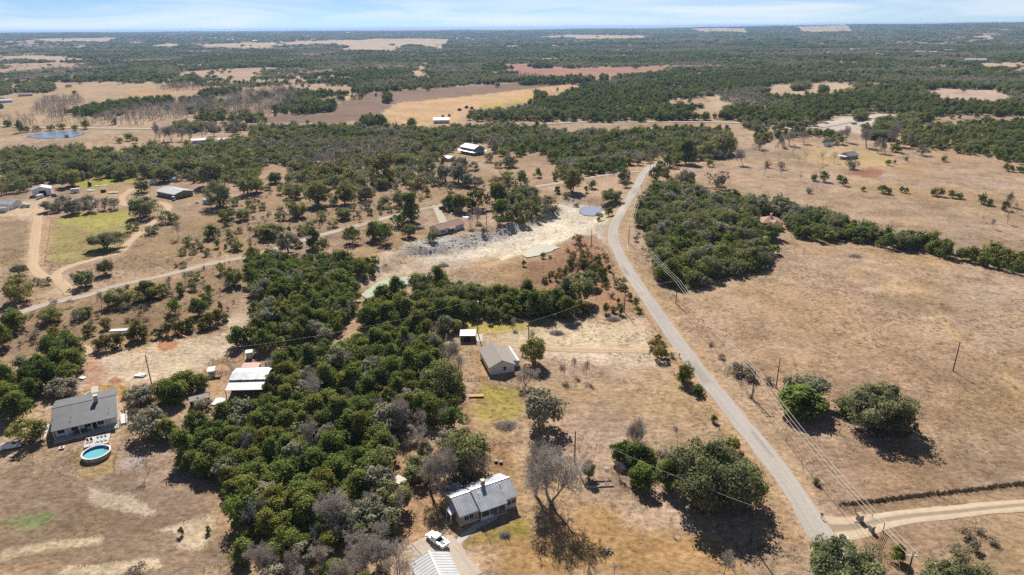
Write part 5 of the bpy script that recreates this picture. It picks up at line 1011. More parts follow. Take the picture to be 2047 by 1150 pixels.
def hip(root, x0, x1, y0, y1, ze, zr, wall, roofm, over=.6, z0=-.4):
    MB().box(x0, x1, y0, y1, z0, ze).build('wall', wall, root); x0 -= over; x1 += over; y0 -= over; y1 += over; w = min(x1-x0, y1-y0)/2; t = .15
    if x1-x0 >= y1-y0: a, b = (x0+w, (y0+y1)/2, zr), (x1-w, (y0+y1)/2, zr)
    else: a, b = ((x0+x1)/2, y0+w, zr), ((x0+x1)/2, y1-w, zr)
    e = [(x0, y0, ze), (x1, y0, ze), (x1, y1, ze), (x0, y1, ze)]; f = [(p[0], p[1], ze-t) for p in e]
    v = e+[a, b]+f
    fs = [(0, 1, 5, 4), (1, 2, 5), (2, 3, 4, 5), (3, 0, 4)] if x1-x0 >= y1-y0 else [(0, 1, 4), (1, 2, 5, 4), (2, 3, 5), (3, 0, 4, 5)]
    return MB().add(v, fs+[(6, 7, 1, 0), (7, 8, 2, 1), (8, 9, 3, 2), (9, 6, 0, 3), (9, 8, 7, 6)]).build('roof', roofm, root)
def chimney(ro, x, y, z0, z1, w=.7, mat='brick'):
    c = MB().box(x-w/2, x+w/2, y-w/2, y+w/2, z0, z1).build('chimney', mat, ro); return c
def post(root, x, y, z0, z1, w=.16, mat='white', name='porch_post'): return MB().box(x-w/2, x+w/2, y-w/2, y+w/2, z0, z1).build(name, mat, root)

# --- stone ranch house at the bottom of the picture
S = Site('1', (690, 570), (1285, 362), 3.0); L_ = S.L; xr_, yr_ = S.local('1', 605, 375, 4.9); D_ = 2*yr_
R_ = S.root('ranch_house', 'stone ranch house with pale standing seam metal roof and brick chimney', 'house')
W_ = D_-.9; xs = L_*.335; xe = L_*.78
ro = gable_x(R_, .35, xs, .45, .45+W_, 3.0, 4.85, 'limestone', 'metal', .45, .55, plinth=(.55, 'cream'))
MB().prism([(.45+1.5, -.4), (.45+W_, -.4), (.45+W_, 3.0), (.45+W_/2, 5.0), (.45+1.5, 3.5)], xs, xe, 'x').build('wall', 'limestone', R_)
MB().prism([(.45, -.4), (.45+W_, -.4), (.45+W_, 3.0), (.45+W_/2, 5.0), (.45, 3.0)], xe, L_-.35, 'x').build('wall', 'cream', R_)
yr2 = .45+W_/2; sl2 = (5.15-3.15)/yr2
rr2 = MB().slab([(xs-.1, -.75, 5.25-sl2*(yr2+.75)), (xe, -.75, 5.25-sl2*(yr2+.75)), (xe, yr2, 5.25), (xs-.1, yr2, 5.25)], .14)
rr2.slab([(xe, 0, 5.25-sl2*yr2), (L_, 0, 5.25-sl2*yr2), (L_, yr2, 5.25), (xe, yr2, 5.25)], .14); rr2.slab([(xs-.1, yr2, 5.25), (L_, yr2, 5.25), (L_, 2*yr2, 3.25), (xs-.1, 2*yr2, 3.25)], .14)
r2 = rr2.build('roof', 'metal', R_); seams(r2, xs, xe, [(-.75, 5.25-sl2*(yr2+.75)), (yr2, 5.25), (2*yr2, 3.25)], .55, 'metal'); seams(r2, xe+.3, L_-.05, [(0, 5.25-sl2*yr2), (yr2, 5.25), (2*yr2, 3.25)], .55, 'metal')
MB().box(xs-.1, L_, yr2-.15, yr2+.15, 5.2, 5.3).build('ridge_cap', 'metal', r2)
c_ = chimney(r2, L_*.56, yr2+.5, 4.2, 6.4, .8); MB().box(L_*.56-.5, L_*.56+.5, yr2, yr2+1.0, 6.4, 6.5).build('chimney_cap', 'cream', c_)
MB().box(xs, xe, -.5, .45+1.5, -.3, .35).build('porch_floor', 'concrete', R_)
MB().box(xs+.1, xs+3.2, -.45, -.3, .35, 1.0).build('porch_wall', 'white', R_)
for k in range(4): post(R_, xs+.25+(xe-xs-.5)*k/3, -.35, .3, 2.55, .16, 'cream')
for c in (1.9, 3.1): window(R_, 'f', c, 1.1, 1.0, 1.2, .45)
window(R_, 'f', xe+1.0, 1.2, 1.0, 1.2, .45); window(R_, 'f', xe+2.2, 1.2, .9, 1.2, .45); window(R_, 'f', xs+1.6, 1.0, 2.0, 1.3, 1.95); window(R_, 'f', xs+4.6, 1.0, .9, 1.3, 1.95)
door(R_, 'f', xs+3.4, 1.0, 2.1, 1.95, 'white', .35); window(R_, 'r', .45+W_*.5, 1.2, 1.2, 1.2, L_-.35)
MB().slab([(-1.2, 2.2, 2.35), (.35, 2.2, 2.9), (.35, 4.9, 2.9), (-1.2, 4.9, 2.35)], .1).build('side_awning', 'metal', R_); post(R_, -1.1, 2.3, -.2, 2.3); post(R_, -1.1, 4.8, -.2, 2.3); door(R_, 'l', 3.4, .95, 2.0, .35, 'darkwood', .1)
MB().slab([(2.0, .45+W_+.3, 3.0), (5.2, .45+W_+.3, 3.0), (5.2, .45+W_+3.0, 2.6), (2.0, .45+W_+3.0, 2.6)], .12).build('patio_cover', 'whitemetal', R_); post(R_, 2.1, .45+W_+2.9, -.3, 2.5); post(R_, 5.1, .45+W_+2.9, -.3, 2.5)
for k, (x, y) in enumerate(((L_*.42, yr2-1.6), (L_*.8, yr2-1.2))): MB().tube((x, y, 5.2-sl2*(yr2-y)-.1), (x, y, 5.2-sl2*(yr2-y)+.55), .07, .07, 8).build('vent_pipe', 'steel', r2)
MB().box(0, xs, -.08, .02, 2.72, 2.84).build('gutter', 'white', R_)
# --- garage
S = Site('1', (200, 1030), (580, 912), 3.0)
R_ = S.root('garage', 'white metal roofed garage beside the parked pickup', 'garage')
ro = gable_y(R_, .3, S.L-.3, -10.5, -.3, 3.0, 4.5, 'white', 'whitemetal', .35, .8); window(R_, 'r', -5, 1.2, 1.0, 1.0, S.L-.3); door(R_, 'b', S.L*.7, .95, 2.1, -.3, 'cream')
MB().box(S.L*.1+.5, S.L*.1+3.2, -10.6, -10.5, 0, 2.3).build('garage_door', 'cream', R_)
# --- tan shed
S = Site('1', (15, 205), (110, 245), 2.5); x1_, y1_ = S.local('1', 165, 185, 2.6)
R_ = S.root('tool_shed', 'small tan shed with flat plywood roof beside the thicket', 'shed')
MB().box(.1, S.L-.1, .1, y1_-.1, -.3, 2.38).build('wall', 'cream', R_); ro = MB().slab([(-.1, -.1, 2.5), (S.L+.1, -.1, 2.5), (S.L+.1, y1_+.1, 2.65), (-.1, y1_+.1, 2.65)], .1).build('roof', 'palewood', R_); door(R_, 'f', S.L*.55, .8, 1.8, .1, 'palewood')
p = GP('1', 25, 255, .5); t_ = thing('water_tank', 'white plastic tank beside the small tan shed', 'tank', p); MB().tube((0, 0, -.1), (0, 0, .95), .62, .62, 14).tube((0, 0, .95), (0, 0, 1.2), .62, .2, 14).build('barrel', 'white', t_); MB().tube((0, 0, 1.2), (0, 0, 1.28), .2, .2, 10).build('lid', 'greywall', t_)
# --- white gabled house
S = Site('2', (597, 640), (905, 597), 2.7); x1_, y1_ = S.local('2', 705, 318, 4.6); D_ = max(10, min(y1_, 16))
R_ = S.root('gabled_house', 'white gabled house with grey brown shingle roof', 'house')
ro = gable_y(R_, .2, S.L-.2, .2, D_, 2.7, 4.7, 'white', 'shingle', .4)
MB().box(S.L-.2, S.L+2.4, 3.2, D_-.3, -.3, 2.35).build('wall', 'white', R_); MB().slab([(S.L+.1, 2.8, 2.72), (S.L+2.9, 2.8, 2.1), (S.L+2.9, D_, 2.1), (S.L+.1, D_, 2.72)], .14).build('roof', 'shingle', R_)
window(R_, 'f', S.L*.6, 1.1, .8, 1.2, .2); MB().box(S.L/2-.2, S.L/2+.2, .1, .2, 3.7, 4.1).build('gable_vent', 'greywall', R_); window(R_, 'l', 4, 1.1, 1, 1.2, .2); window(R_, 'l', 9, 1.1, 1, 1.2, .2); door(R_, 'l', 6.5, .95, 2.0, .2, 'white')
# --- weathered shed and slab
S = Site('2', (235, 252), (425, 250), 2.4); x1_, y1_ = S.local('2', 430, 178, 2.9)
R_ = S.root('tin_shed', 'old shed with patchy tin roof and dark walls under the pole', 'shed')
MB().box(.15, S.L-.15, .2, y1_-.1, -.3, 2.3).build('wall', 'darkwood', R_); ro = MB().slab([(0, 0, 2.42), (S.L, 0, 2.42), (S.L, y1_+.2, 2.9), (0, y1_+.2, 2.9)], .08).build('roof', 'weathered', R_)
MB().box(S.L*.3, S.L*.7, .12, .2, -.2, 2.0).build('doorway', 'dark', R_); seams(ro, .1, S.L-.1, [(0, 2.42), (y1_+.2, 2.9)], .6, 'weathered', .03)  # doorway is a near-black panel, painting the shade inside the shed
pg = [GP('2', *q) for q in ((440, 232), (516, 236), (506, 326), (440, 326))]; zc = max(q[2] for q in pg)+.12
tag(MB().slab([(q[0], q[1], zc) for q in pg][::-1], .3).build('concrete_slab', 'concrete'), 'bare concrete slab beside the tin shed', kind='structure')
# --- straw stack
S = Site('2', (345, 1000), (527, 996), .1); R_ = S.root('straw_stack', 'long low stack of golden straw on the grass', 'straw'); r = random.Random(4)
for k in range(6):
    x0 = S.L*k/6; MB().box(x0+.02, x0+S.L/6-.02, 0, 1.5, -.1, .45+.08*r.random()).build('bale', 'straw', R_)
MB().box(-.05, S.L+.05, -.12, -.04, -.1, .3).build('edge_board', 'darkwood', R_)
# --- metal barn with lean-to
S = Site('3', (605, 772), (1187, 757), 3.0); a1 = S.local('3', 695, 622, 4.0); a2 = S.local('3', 800, 490, 5.1); a3 = S.local('3', 860, 425, 4.5); print('barn', S.L, a1, a2, a3)
R_ = S.root('metal_barn', 'pale corrugated metal barn with open front lean-to', 'barn'); L_ = S.L; v1, v2, v3 = a1[1], a2[1], max(a3[1], a2[1]+2.5)
ro = MB().slab([(0, 0, 3.0), (L_, 0, 3.0), (L_, v1+.3, 3.9), (0, v1+.3, 3.9)], .1).build('roof', 'whitemetal', R_); seams(ro, .05, L_-.05, [(0, 3.0), (v1+.3, 3.9)], .9, 'whitemetal', .04)
r2 = MB().slab([(0, v1-.1, 4.25), (L_+.2, v1-.1, 4.25), (L_+.2, v2, 5.2), (0, v2, 5.2)], .1).slab([(0, v2, 5.2), (L_+.2, v2, 5.2), (L_+.2, v3, 4.5), (0, v3, 4.5)], .1).build('roof', 'metal', R_); seams(r2, .05, L_+.15, [(v1-.1, 4.25), (v2, 5.2), (v3, 4.5)], .9, 'metal', .04)
for x0, x1 in ((L_*.26, L_*.34), (L_*.68, L_*.75)): MB().slab([(x0, v1-.05, 4.31), (x1, v1-.05, 4.31), (x1, v2, 5.25), (x0, v2, 5.25)], .03).build('skylight_panel', 'whitemetal', r2)
MB().prism([(v1, -.4), (v3-.1, -.4), (v3-.1, 4.4), (v2, 5.05), (v1, 4.1)], L_-.1, L_, 'x').build('wall', 'greywall', R_); MB().prism([(v1, -.4), (v3-.1, -.4), (v3-.1, 4.4), (v2, 5.05), (v1, 4.1)], .1, .2, 'x').build('wall', 'greywall', R_); MB().box(.2, L_-.1, v3-.25, v3-.1, -.4, 4.35).build('wall', 'greywall', R_)
for k in range(5): post(R_, .15+(L_-.3)*k/4, .15, -.4, 2.92, .18, 'wood', 'post')
for k in range(5): post(R_, .3+(L_-.6)*k/4, v1, -.4, 4.0, .2, 'wood', 'post')
# pink lean-to behind the barn
S2 = Site('3', (850, 420), (1125, 415), 2.6); R_ = S2.root('lean_to', 'low lean-to with faded red tin roof behind the metal barn', 'shed'); MB().slab([(0, 0, 2.6), (S2.L, 0, 2.6), (S2.L, 2.6, 3.0), (0, 2.6, 3.0)], .08).build('roof', 'pinktin', R_); MB().box(.1, S2.L-.1, 2.2, 2.35, -.3, 2.85).build('wall', 'wood', R_)
for x in (.2, S2.L/2, S2.L-.2): post(R_, x, .2, -.3, 2.55, .14, 'wood', 'post')
# chicken coop
S = Site('3', (345, 480), (445, 470), 2.2); R_ = S.root('chicken_coop', 'small white coop with half white half red roof', 'coop'); L_ = S.L
MB().box(.1, L_, .1, 2.2, -.2, 2.0).build('wall', 'white', R_); MB().slab([(-.3, -.1, 2.15), (L_, -.1, 2.15), (L_, 2.6, 2.5), (-.3, 2.6, 2.5)], .08).build('roof', 'whitemetal', R_); MB().slab([(L_, .0, 2.12), (L_+2.0, .0, 2.12), (L_+2.0, 2.5, 2.46), (L_, 2.5, 2.46)], .08).build('run_roof', 'rust', R_)
window(R_, 'f', L_*.3, .9, .4, .5, .1, 'rust', 'white'); window(R_, 'f', L_*.72, .9, .4, .5, .1); [post(R_, x, y, -.2, 2.1, .1, 'wood', 'post') for x in (L_+.9, L_+1.9) for y in (.2, 2.3)]
# pale box in the animal pen
S = Site('3', (925, 200), (1030, 185), 2.4); R_ = S.root('feed_shed', 'small white roofed feed shed inside the animal pen', 'shed'); MB().box(.1, S.L-.1, .1, 1.9, -.2, 2.25).build('wall', 'teal', R_); MB().slab([(-.1, -.1, 2.35), (S.L+.1, -.1, 2.35), (S.L+.1, 2.1, 2.6), (-.1, 2.1, 2.6)], .08).build('roof', 'white', R_); door(R_, 'f', S.L*.5, .8, 1.8, .1, 'white')
# animal pen ring, boards and feed troughs
def rail_fence(name, label, pts, posts, hp, mat='wood', rails=(.5, 1.0), wire=False, pw=.12, group=None):
    p = [np.array(q) for q in pts]; seg = [np.linalg.norm(b[:2]-a[:2]) for a, b in zip(p[:-1], p[1:])]; tot = sum(seg)
    o0 = p[0]; R = thing(name, label, 'fence', o0, 0, group); n = max(2, int(tot/posts)+1); P_ = []
    for k in range(n):
        d = tot*k/(n-1)
        for a, b, s in zip(p[:-1], p[1:], seg):
            if d <= s+1e-6: q = a+(b-a)*(d/s if s else 0); break
            d -= s
        q = np.array([q[0], q[1], H1(q[0], q[1])])-o0; P_.append(q)
    me = MB().tube((0, 0, -.3), (0, 0, hp), pw/2, pw/2*.9, 6).mesh('post', mat)
    for q in P_:
        o = link('post', me, R); o.location = tuple(q); o.rotation_euler = (random.uniform(-.05, .05), random.uniform(-.05, .05), random.uniform(0, 6)); o.scale = (1, 1, random.uniform(.9, 1.1))
    m = MB()
    for a, b in zip(P_[:-1], P_[1:]):
        for h in rails: m.tube((a[0], a[1], a[2]+h), (b[0], b[1], b[2]+h), .014 if wire else .05, n=4)
    w = m.build('wire' if wire else 'rail', 'darkwood' if wire else mat, R); w['kind'] = 'stuff'; return R
rail_fence('pen_fence', 'curved wooden pen fence by the feed shed', [GP('3', *q) for q in ((640, 300), (660, 240), (720, 190), (820, 170), (915, 200), (900, 270), (840, 310), (740, 320), (660, 310))], 2.0, 1.3)
rail_fence('pen_fence', 'rough wooden corral between the coop and the barn', [GP('3', *q) for q in ((365, 390), (440, 350), (520, 350), (620, 330), (700, 400), (740, 470))], 1.8, 1.3)
rail_fence('pen_fence', 'low board fence running from the coop to the barn', [GP('3', *q) for q in ((540, 550), (640, 515), (740, 490))], 1.6, 1.1, 'wood', (.4, .7, 1.0))
# long low shed and white trailer by the barn
S = Site('3', (65, 950), (380, 875), 2.3); R_ = S.root('long_shed', 'long narrow shed with faded mauve tin roof', 'shed'); MB().slab([(0, 0, 2.3), (S.L, 0, 2.3), (S.L, 2.3, 2.75), (0, 2.3, 2.75)], .09).build('roof', 'pinktin' if False else 'shingle', R_); MB().box(.1, S.L-.1, 1.9, 2.05, -.3, 2.6).build('wall', 'darkwood', R_)
for k in range(4): post(R_, .15+(S.L-.3)*k/3, .2, -.3, 2.25, .13, 'wood', 'post')
# --- dark roofed house with pool
S = Site('4', (650, 668), (1503, 472), 3.0); b0 = S.local('4', 625, 372, 5.4); print('C', S.L, b0); L_ = S.L; yr_ = b0[1]
R_ = S.root('pool_house', 'long white house with dark grey metal roof and tall chimney', 'house')
MB().prism([(2.0, -.4), (2*yr_-.6, -.4), (2*yr_-.6, 2.9), (yr_, 5.1), (2.0, 3.2)], .5, L_-.5, 'x').build('wall', 'white', R_); t = .15; zr = 5.45; sl_ = (zr-3.1)/yr_
ro = MB().slab([(0, 0, 3.1), (L_, 0, 3.1), (L_, yr_, zr), (0, yr_, zr)], t).slab([(0, yr_, zr), (L_, yr_, zr), (L_, 2*yr_, 3.1), (0, 2*yr_, 3.1)], t).build('roof', 'darkmetal', R_); seams(ro, .05, L_-.05, [(0, 3.1), (yr_, zr), (2*yr_, 3.1)], .6, 'darkmetal'); MB().box(0, L_, yr_-.15, yr_+.15, zr-.05, zr+.06).build('ridge_cap', 'darkmetal', ro)
c_ = chimney(ro, L_*.69, yr_-.9, 4.4, 7.0, 1.0, 'greywall'); MB().box(L_*.69-.6, L_*.69+.6, yr_-1.5, yr_-.3, 7.0, 7.12).build('chimney_cap', 'palewood', c_)
MB().box(.2, L_-.2, -1.2, 2.0, -.3, .25).build('porch_floor', 'concrete', R_)
for k in range(6): post(R_, .4+(L_-.8)*k/5, .3, .2, 3.0, .16)
for k in range(4): window(R_, 'f', L_*(.12+.2*k), 1.0, 1.5, 1.2, 2.0)
door(R_, 'f', L_*.62, 1.0, 2.1, 2.0, 'dark', .25); window(R_, 'l', yr_, 1.2, 1.2, 1.2, .5); MB().box(L_*.3, L_*.5, .9, 1.5, .25, 1.0).build('porch_bench', 'darkwood', R_)
S4 = S; pa = [S.local('4', *q, 0) for q in ((1510, 300), (1560, 290), (1610, 550), (1560, 565))]
rr_ = thing('porch_steps', 'white railed wooden steps at the end of the dark roofed house', 'steps', S.o, S.rz)
x0 = L_+.3; MB().box(x0, x0+1.6, .5, 6.5, -.2, .35).build('landing', 'palewood', rr_)
for k in range(8): MB().box(x0+.05, x0+1.55, .6+k*.75, .6+k*.75+.55, .36, .42).build('board', 'white', rr_)
for x in (x0+.05, x0+1.55):
    for k in range(4): post(rr_, x, .6+k*1.9, .3, 1.35, .1, 'white', 'post')
    MB().box(x-.05, x+.05, .5, 6.4, 1.3, 1.38).build('rail', 'white', rr_)
pool_p = GP('4', 1225, 915, 1.3); PR = 330/6.389/mpp(pool_p)/2; pool_p = np.array([pool_p[0], pool_p[1], H1(pool_p[0], pool_p[1])])
R_ = thing('swimming_pool', 'round above ground pool with stone patterned side and white rim', 'pool', pool_p); n = 40
def ring(r0, r1, z0, z1):
    m = MB(); v = []
    for k in range(n):
        c, s_ = math.cos(2*math.pi*k/n), math.sin(2*math.pi*k/n); v += [(r0*c, r0*s_, z0), (r1*c, r1*s_, z0), (r1*c, r1*s_, z1), (r0*c, r0*s_, z1)]
    f = []
    for k in range(n):
        a, b = 4*k, 4*((k+1) % n)
        for i in range(4): f.append((a+i, b+i, b+(i+1) % 4, a+(i+1) % 4))
    return m.add(v, f)
ring(PR-.12, PR-.03, -.4, 1.2).build('side_wall', 'poolstone', R_); ring(PR-.3, PR+.08, 1.2, 1.3).build('rim', 'white', R_); ring(PR-.2, PR-.13, -.3, 1.21).build('liner', 'poolblue', R_); MB().tube((0, 0, -.35), (0, 0, -.2), PR-.15, PR-.15, 40).build('floor', 'poolblue', R_)
MB().tube((0, 0, .55), (0, 0, .62), PR-.21, PR-.21, 40).build('water', 'poolwater', R_)
m = MB(); [m.tube((PR-.5, y, .3), (PR-.5, y, 2.0), .04) for y in (-.25, .25)]; [m.tube((PR-.5, -.25, z), (PR-.5, .25, z), .04) for z in (.8, 1.2, 1.6)]; lad = m.build('ladder', 'white', R_); lad.rotation_euler = (0, 0, 1.2)
DS = Site('4', (1062, 865), (1386, 800), 1.0); dw = DS.local('4', 1375, 685, 1.0)[1]; R_ = DS.root('pool_deck', 'raised weathered deck joining the pool', 'deck')
nb = 14
for k in range(nb): MB().box(.02, DS.L-.02, dw*k/nb+.015, dw*(k+1)/nb-.015, .94, 1.0).build('board', 'deck', R_)
MB().box(.1, DS.L-.1, .1, dw-.1, .8, .94).build('frame', 'wood', R_)
for x in (.12, DS.L/2, DS.L-.12):
    for y in (.12, dw-.12): post(R_, x, y, -.3, .94, .14, 'wood', 'leg')
for x in np.linspace(.1, DS.L-.1, 5): post(R_, float(x), .08, .9, 1.9, .09, 'white', 'post')
MB().box(.05, DS.L-.05, .03, .13, 1.85, 1.93).build('rail', 'white', R_)
def on_deck(name, label, cat, x, y, rz, group=None):
    c, s_ = math.cos(DS.rz), math.sin(DS.rz); return thing(name, label, cat, (DS.o[0]+c*x-s_*y, DS.o[1]+s_*x+c*y, DS.z0+1.0), DS.rz+rz, group)
for k in range(3):
    q = on_deck('sun_lounger', 'blue sun lounger on the pool deck', 'lounger', DS.L*(.55+.15*k), dw*.45, .15, 'sun loungers on the pool deck'); MB().box(-.3, .3, -.9, .4, .25, .33).build('seat', 'teal', q); MB().slab([(-.3, .35, .36), (.3, .35, .36), (.3, .95, .8), (-.3, .95, .8)], .06).build('backrest', 'teal', q)
    for lx in (-.25, .25):
        for ly in (-.8, .3): MB().box(lx-.03, lx+.03, ly-.03, ly+.03, -.02, .26).build('leg', 'white', q)
for k in range(2):
    q = on_deck('deck_chair', 'dark chair on the pool deck', 'chair', DS.L*(.14+.15*k), dw*.5, .4, 'dark chairs on the pool deck'); MB().box(-.28, .28, -.28, .28, .38, .44).build('seat', 'cardark', q); MB().slab([(-.28, .22, .44), (.28, .22, .44), (.28, .4, 1.0), (-.28, .4, 1.0)], .06).build('backrest', 'cardark', q)
    for lx in (-.24, .24):
        for ly in (-.24, .24): MB().box(lx-.025, lx+.025, ly-.025, ly+.025, -.02, .4).build('leg', 'cardark', q)
q = thing('fire_table', 'low white square fire table on the pool lawn', 'table', GP('4', 795, 875), .4); MB().box(-.62, .62, -.62, .62, .36, .46).build('top', 'white', q); MB().box(-.3, .3, -.3, .3, .46, .56).build('bowl', 'dark', q); [MB().box(x-.06, x+.06, y-.06, y+.06, -.1, .36).build('leg', 'palewood', q) for x in (-.5, .5) for y in (-.5, .5)]
def walk(name, label, pts, w, mat='concrete', off=.05):
    SP['_w'] = smooth_pl([G(*P(*q)) for q in pts], .6); return strip(name, label, '_w', w, mat, off, .02, [(-1, 1), (0, 1), (1, 1)])
M['walkc'] = road_mat('walk_concrete', (.52, .48, .42), .06, 1.0, 0)
walk('path', 'concrete walk curving to the porch of the stone house', [('1', 630, 855), ('1', 715, 785), ('1', 790, 715), ('1', 870, 660), ('1', 950, 620), ('1', 1060, 560)], 1.7, 'walkc')
walk('path', 'pale concrete walk behind the dark roofed house', [('4', 1212, 80), ('4', 1210, 160), ('4', 1210, 260)], 1.9, 'walkc'); walk('path', 'curved pale garden edge behind the dark roofed house', [('4', 960, 250), ('4', 1060, 200), ('4', 1120, 160), ('4', 1180, 130)], .5, 'walkc')
walk('path', 'pale concrete strip at the gable of the dark roofed house', [('4', 620, 570), ('4', 608, 650), ('4', 590, 740)], 1.3, 'walkc')
q0 = smooth_pl([GP('1', *q) for q in ((505, 540), (545, 585), (572, 625), (560, 680), (535, 720), (515, 750))], .62); R_ = thing('stone_edging', 'line of pale stones edging the path beside the stone house', 'edging', (q0[0][0], q0[0][1], H1(*q0[0])))
for k, a in enumerate(q0):
    o = link('stone', rocks[k % 5], R_); o.location = (a[0]-q0[0][0], a[1]-q0[0][1], H1(*a)-H1(*q0[0])+.08); o.scale = (.6, .5, .45); o.rotation_euler = (0, 0, k*1.7)

for x in (S4.L*.3, S4.L*.88): MB().tube((x, S4.L*.0+3.2, 4.2), (x, 3.2, 4.95), .08, .08, 8).build('vent_pipe', 'steel', bpy.data.objects['pool_house'].children[1])
# --- ranch buildings on the upper side
S = Site('5', (530, 262), (868, 228), 4.6); w0, _ = S.local('5', 865, 225, 4.6); x1_, y1_ = S.local('5', 690, 165, 6.4); print('barnA', S.L, y1_); D_ = float(np.clip(y1_, 9, 16))
R_ = S.root('metal_barn', 'white metal barn with dark open door at the end of the dirt track', 'barn'); gable_y(R_, .2, S.L-.2, .2, D_, 4.5, 6.2, 'white', 'whitemetal', .3, 1.2); MB().box(S.L*.36, S.L*.7, .1, .19, -.2, 3.6).build('open_door_shade', 'dark', R_)  # open door: dark sheet on the solid wall, interior shade put into its colour
S = Site('6', (600, 332), (992, 412), 3.0); x1_, y1_ = S.local('6', 1345, 312, 3.0); print('lowhouse', S.L, y1_); D_ = float(np.clip(y1_, 9, 18))
R_ = S.root('ranch_house', 'low brown house with broad pale grey metal roof', 'house'); ro = gable_x(R_, .8, S.L-.5, 1.2, D_-.6, 3.2, 4.7, 'wood', 'whitemetal', .9, 1.2)
for k in range(4): window(R_, 'r', 2.8+k*(D_-5)/3, 1.0, 1.0, 1.2, S.L-.5)
for k in range(3): window(R_, 'f', S.L*(.25+.25*k), 1.0, 1.4, 1.2, 1.2)
S = Site('5', (0, 500), (205, 498), 3.2); R_ = S.root('workshop', 'grey roofed workshop at the edge of the ranch yard', 'workshop'); gable_x(R_, -9, S.L, 0, 9, 3.2, 4.6, 'white', 'metal', .3, 1.2); MB().box(S.L-6, S.L-3, -.1, 0, -.1, 2.6).build('roller_door', 'greywall', R_)
S = Site('5', (0, 565), (95, 560), 2.8); R_ = S.root('tool_shed', 'small white shed in front of the grey roofed workshop', 'shed'); gable_x(R_, -3, S.L, 0, 3.5, 2.6, 3.3, 'white', 'whitemetal', .2); door(R_, 'r', 1.7, .9, 2.0, S.L, 'greywall')
S = Site('6', (1580, 500), (1745, 520), 2.8); R_ = S.root('portable_shed', 'pale blue portable shed tucked under the oaks', 'shed'); gable_x(R_, 0, S.L, 0, 3.6, 2.6, 3.2, 'teal', 'whitemetal', .15); window(R_, 'f', S.L*.4, 1.0, .8, .8, 0); door(R_, 'l', 1.8, .9, 1.9, 0, 'white')
q = thing('propane_tank', 'white propane tank beside the pale blue shed', 'tank', GP('6', 1480, 585)); MB().tube((-1, 0, .8), (1, 0, .8), .5, .5, 12).tube((1, 0, .8), (1.25, 0, .8), .5, .2, 12).tube((-1, 0, .8), (-1.25, 0, .8), .5, .2, 12).build('cylinder', 'white', q); [MB().box(x-.1, x+.1, -.4, .4, -.1, .5).build('leg', 'concrete', q) for x in (-.6, .6)]
for nm, (x, y), lab in (('6', (580, 140), 'small white hut behind the oaks by the low brown house'), ('6', (1010, 90), 'small cream hut among the oaks above the low brown house')):
    q = thing('hut', lab, 'hut', GP(nm, x, y+40)); gable_x(q, -2.2, 2.2, -1.5, 1.5, 2.4, 3.1, 'white', 'whitemetal', .2); door(q, 'f', 0, .9, 1.9, -1.5, 'greywall')
# --- tan roofed house above the quarry
S = Site('7', (722, 562), (1203, 428), 3.0); x1_, y1_ = S.local('7', 530, 508, 3.0); print('D', S.L, y1_); D_ = float(np.clip(y1_, 7, 11))
R_ = S.root('bluff_house', 'pale house with tan shingle roof above the rocky bluff', 'house'); ro = gable_x(R_, .3, S.L-.3, .3, D_-.3, 3.0, 4.7, 'white', 'tanshingle', .5, plinth=(.3, 'concrete'))
MB().slab([(S.L*.33, -1.8, 2.55), (S.L*.6, -1.8, 2.55), (S.L*.6, .8, 3.3), (S.L*.33, .8, 3.3)], .14).build('porch_roof', 'tanshingle', R_); MB().box(S.L*.33, S.L*.6, -1.6, .3, -.5, .1).build('porch_floor', 'concrete', R_); MB().box(S.L*.36, S.L*.56, .2, .29, .1, 2.3).build('doorway', 'dark', R_); [post(R_, x, -1.6, .0, 2.5, .16) for x in (S.L*.35, S.L*.58)]  # doorway: dark panel painted as the shade of the porch recess
for k in range(3): window(R_, 'f', 1.9+k*1.1, .9, .8, 1.3, .3)
for x in (S.L*.7, S.L*.86): window(R_, 'f', x, .9, .8, 1.3, .3)
for y in (2.2, D_*.65): window(R_, 'l', y, .9, .9, 1.3, .3)
# --- two storey metal house
S = Site('e', (772, 297), (1120, 362), 5.2); x1_, y1_ = S.local('e', 1450, 345, 5.2); print('E', S.L, y1_); D_ = float(np.clip(y1_, 12, 22))
R_ = S.root('metal_house', 'blue grey metal house with white roof and wraparound porch', 'house'); gable_x(R_, 0, S.L, 0, D_, 5.2, 7.6, 'bluewall', 'whitemetal', .3, 1.5); pz = 3.2
MB().slab([(-.3, -3.5, 2.7), (S.L+3.5, -3.5, 2.7), (S.L, 0, pz), (-.3, 0, pz)], .14).build('porch_roof', 'whitemetal', R_); MB().slab([(S.L, 0, pz), (S.L+3.5, -3.5, 2.7), (S.L+3.5, D_+.3, 2.7), (S.L, D_+.3, pz)], .14).build('porch_roof', 'whitemetal', R_)
[post(R_, x, -3.3, -.3, 2.6, .2) for x in np.linspace(0, S.L+3.2, 5)]; [post(R_, S.L+3.3, y, -.3, 2.6, .2) for y in np.linspace(1, D_, 4)]; [window(R_, 'r', y, 3.9, 1.0, 1.1, S.L) for y in (D_*.5,)]; [window(R_, 'f', S.L*f, .9, 1.2, 1.3, 0) for f in (.2, .5, .8)]; door(R_, 'r', D_*.5, 1.8, 2.2, S.L, 'dark')
S = Site('e', (490, 597), (655, 545), 2.8); R_ = S.root('tool_shed', 'white shed in the scrub below the blue grey metal house', 'shed'); gable_y(R_, 0, S.L, 0, 8, 2.7, 3.6, 'greywall', 'whitemetal', .2); door(R_, 'f', S.L/2, 1.2, 2.0, 0, 'dark')
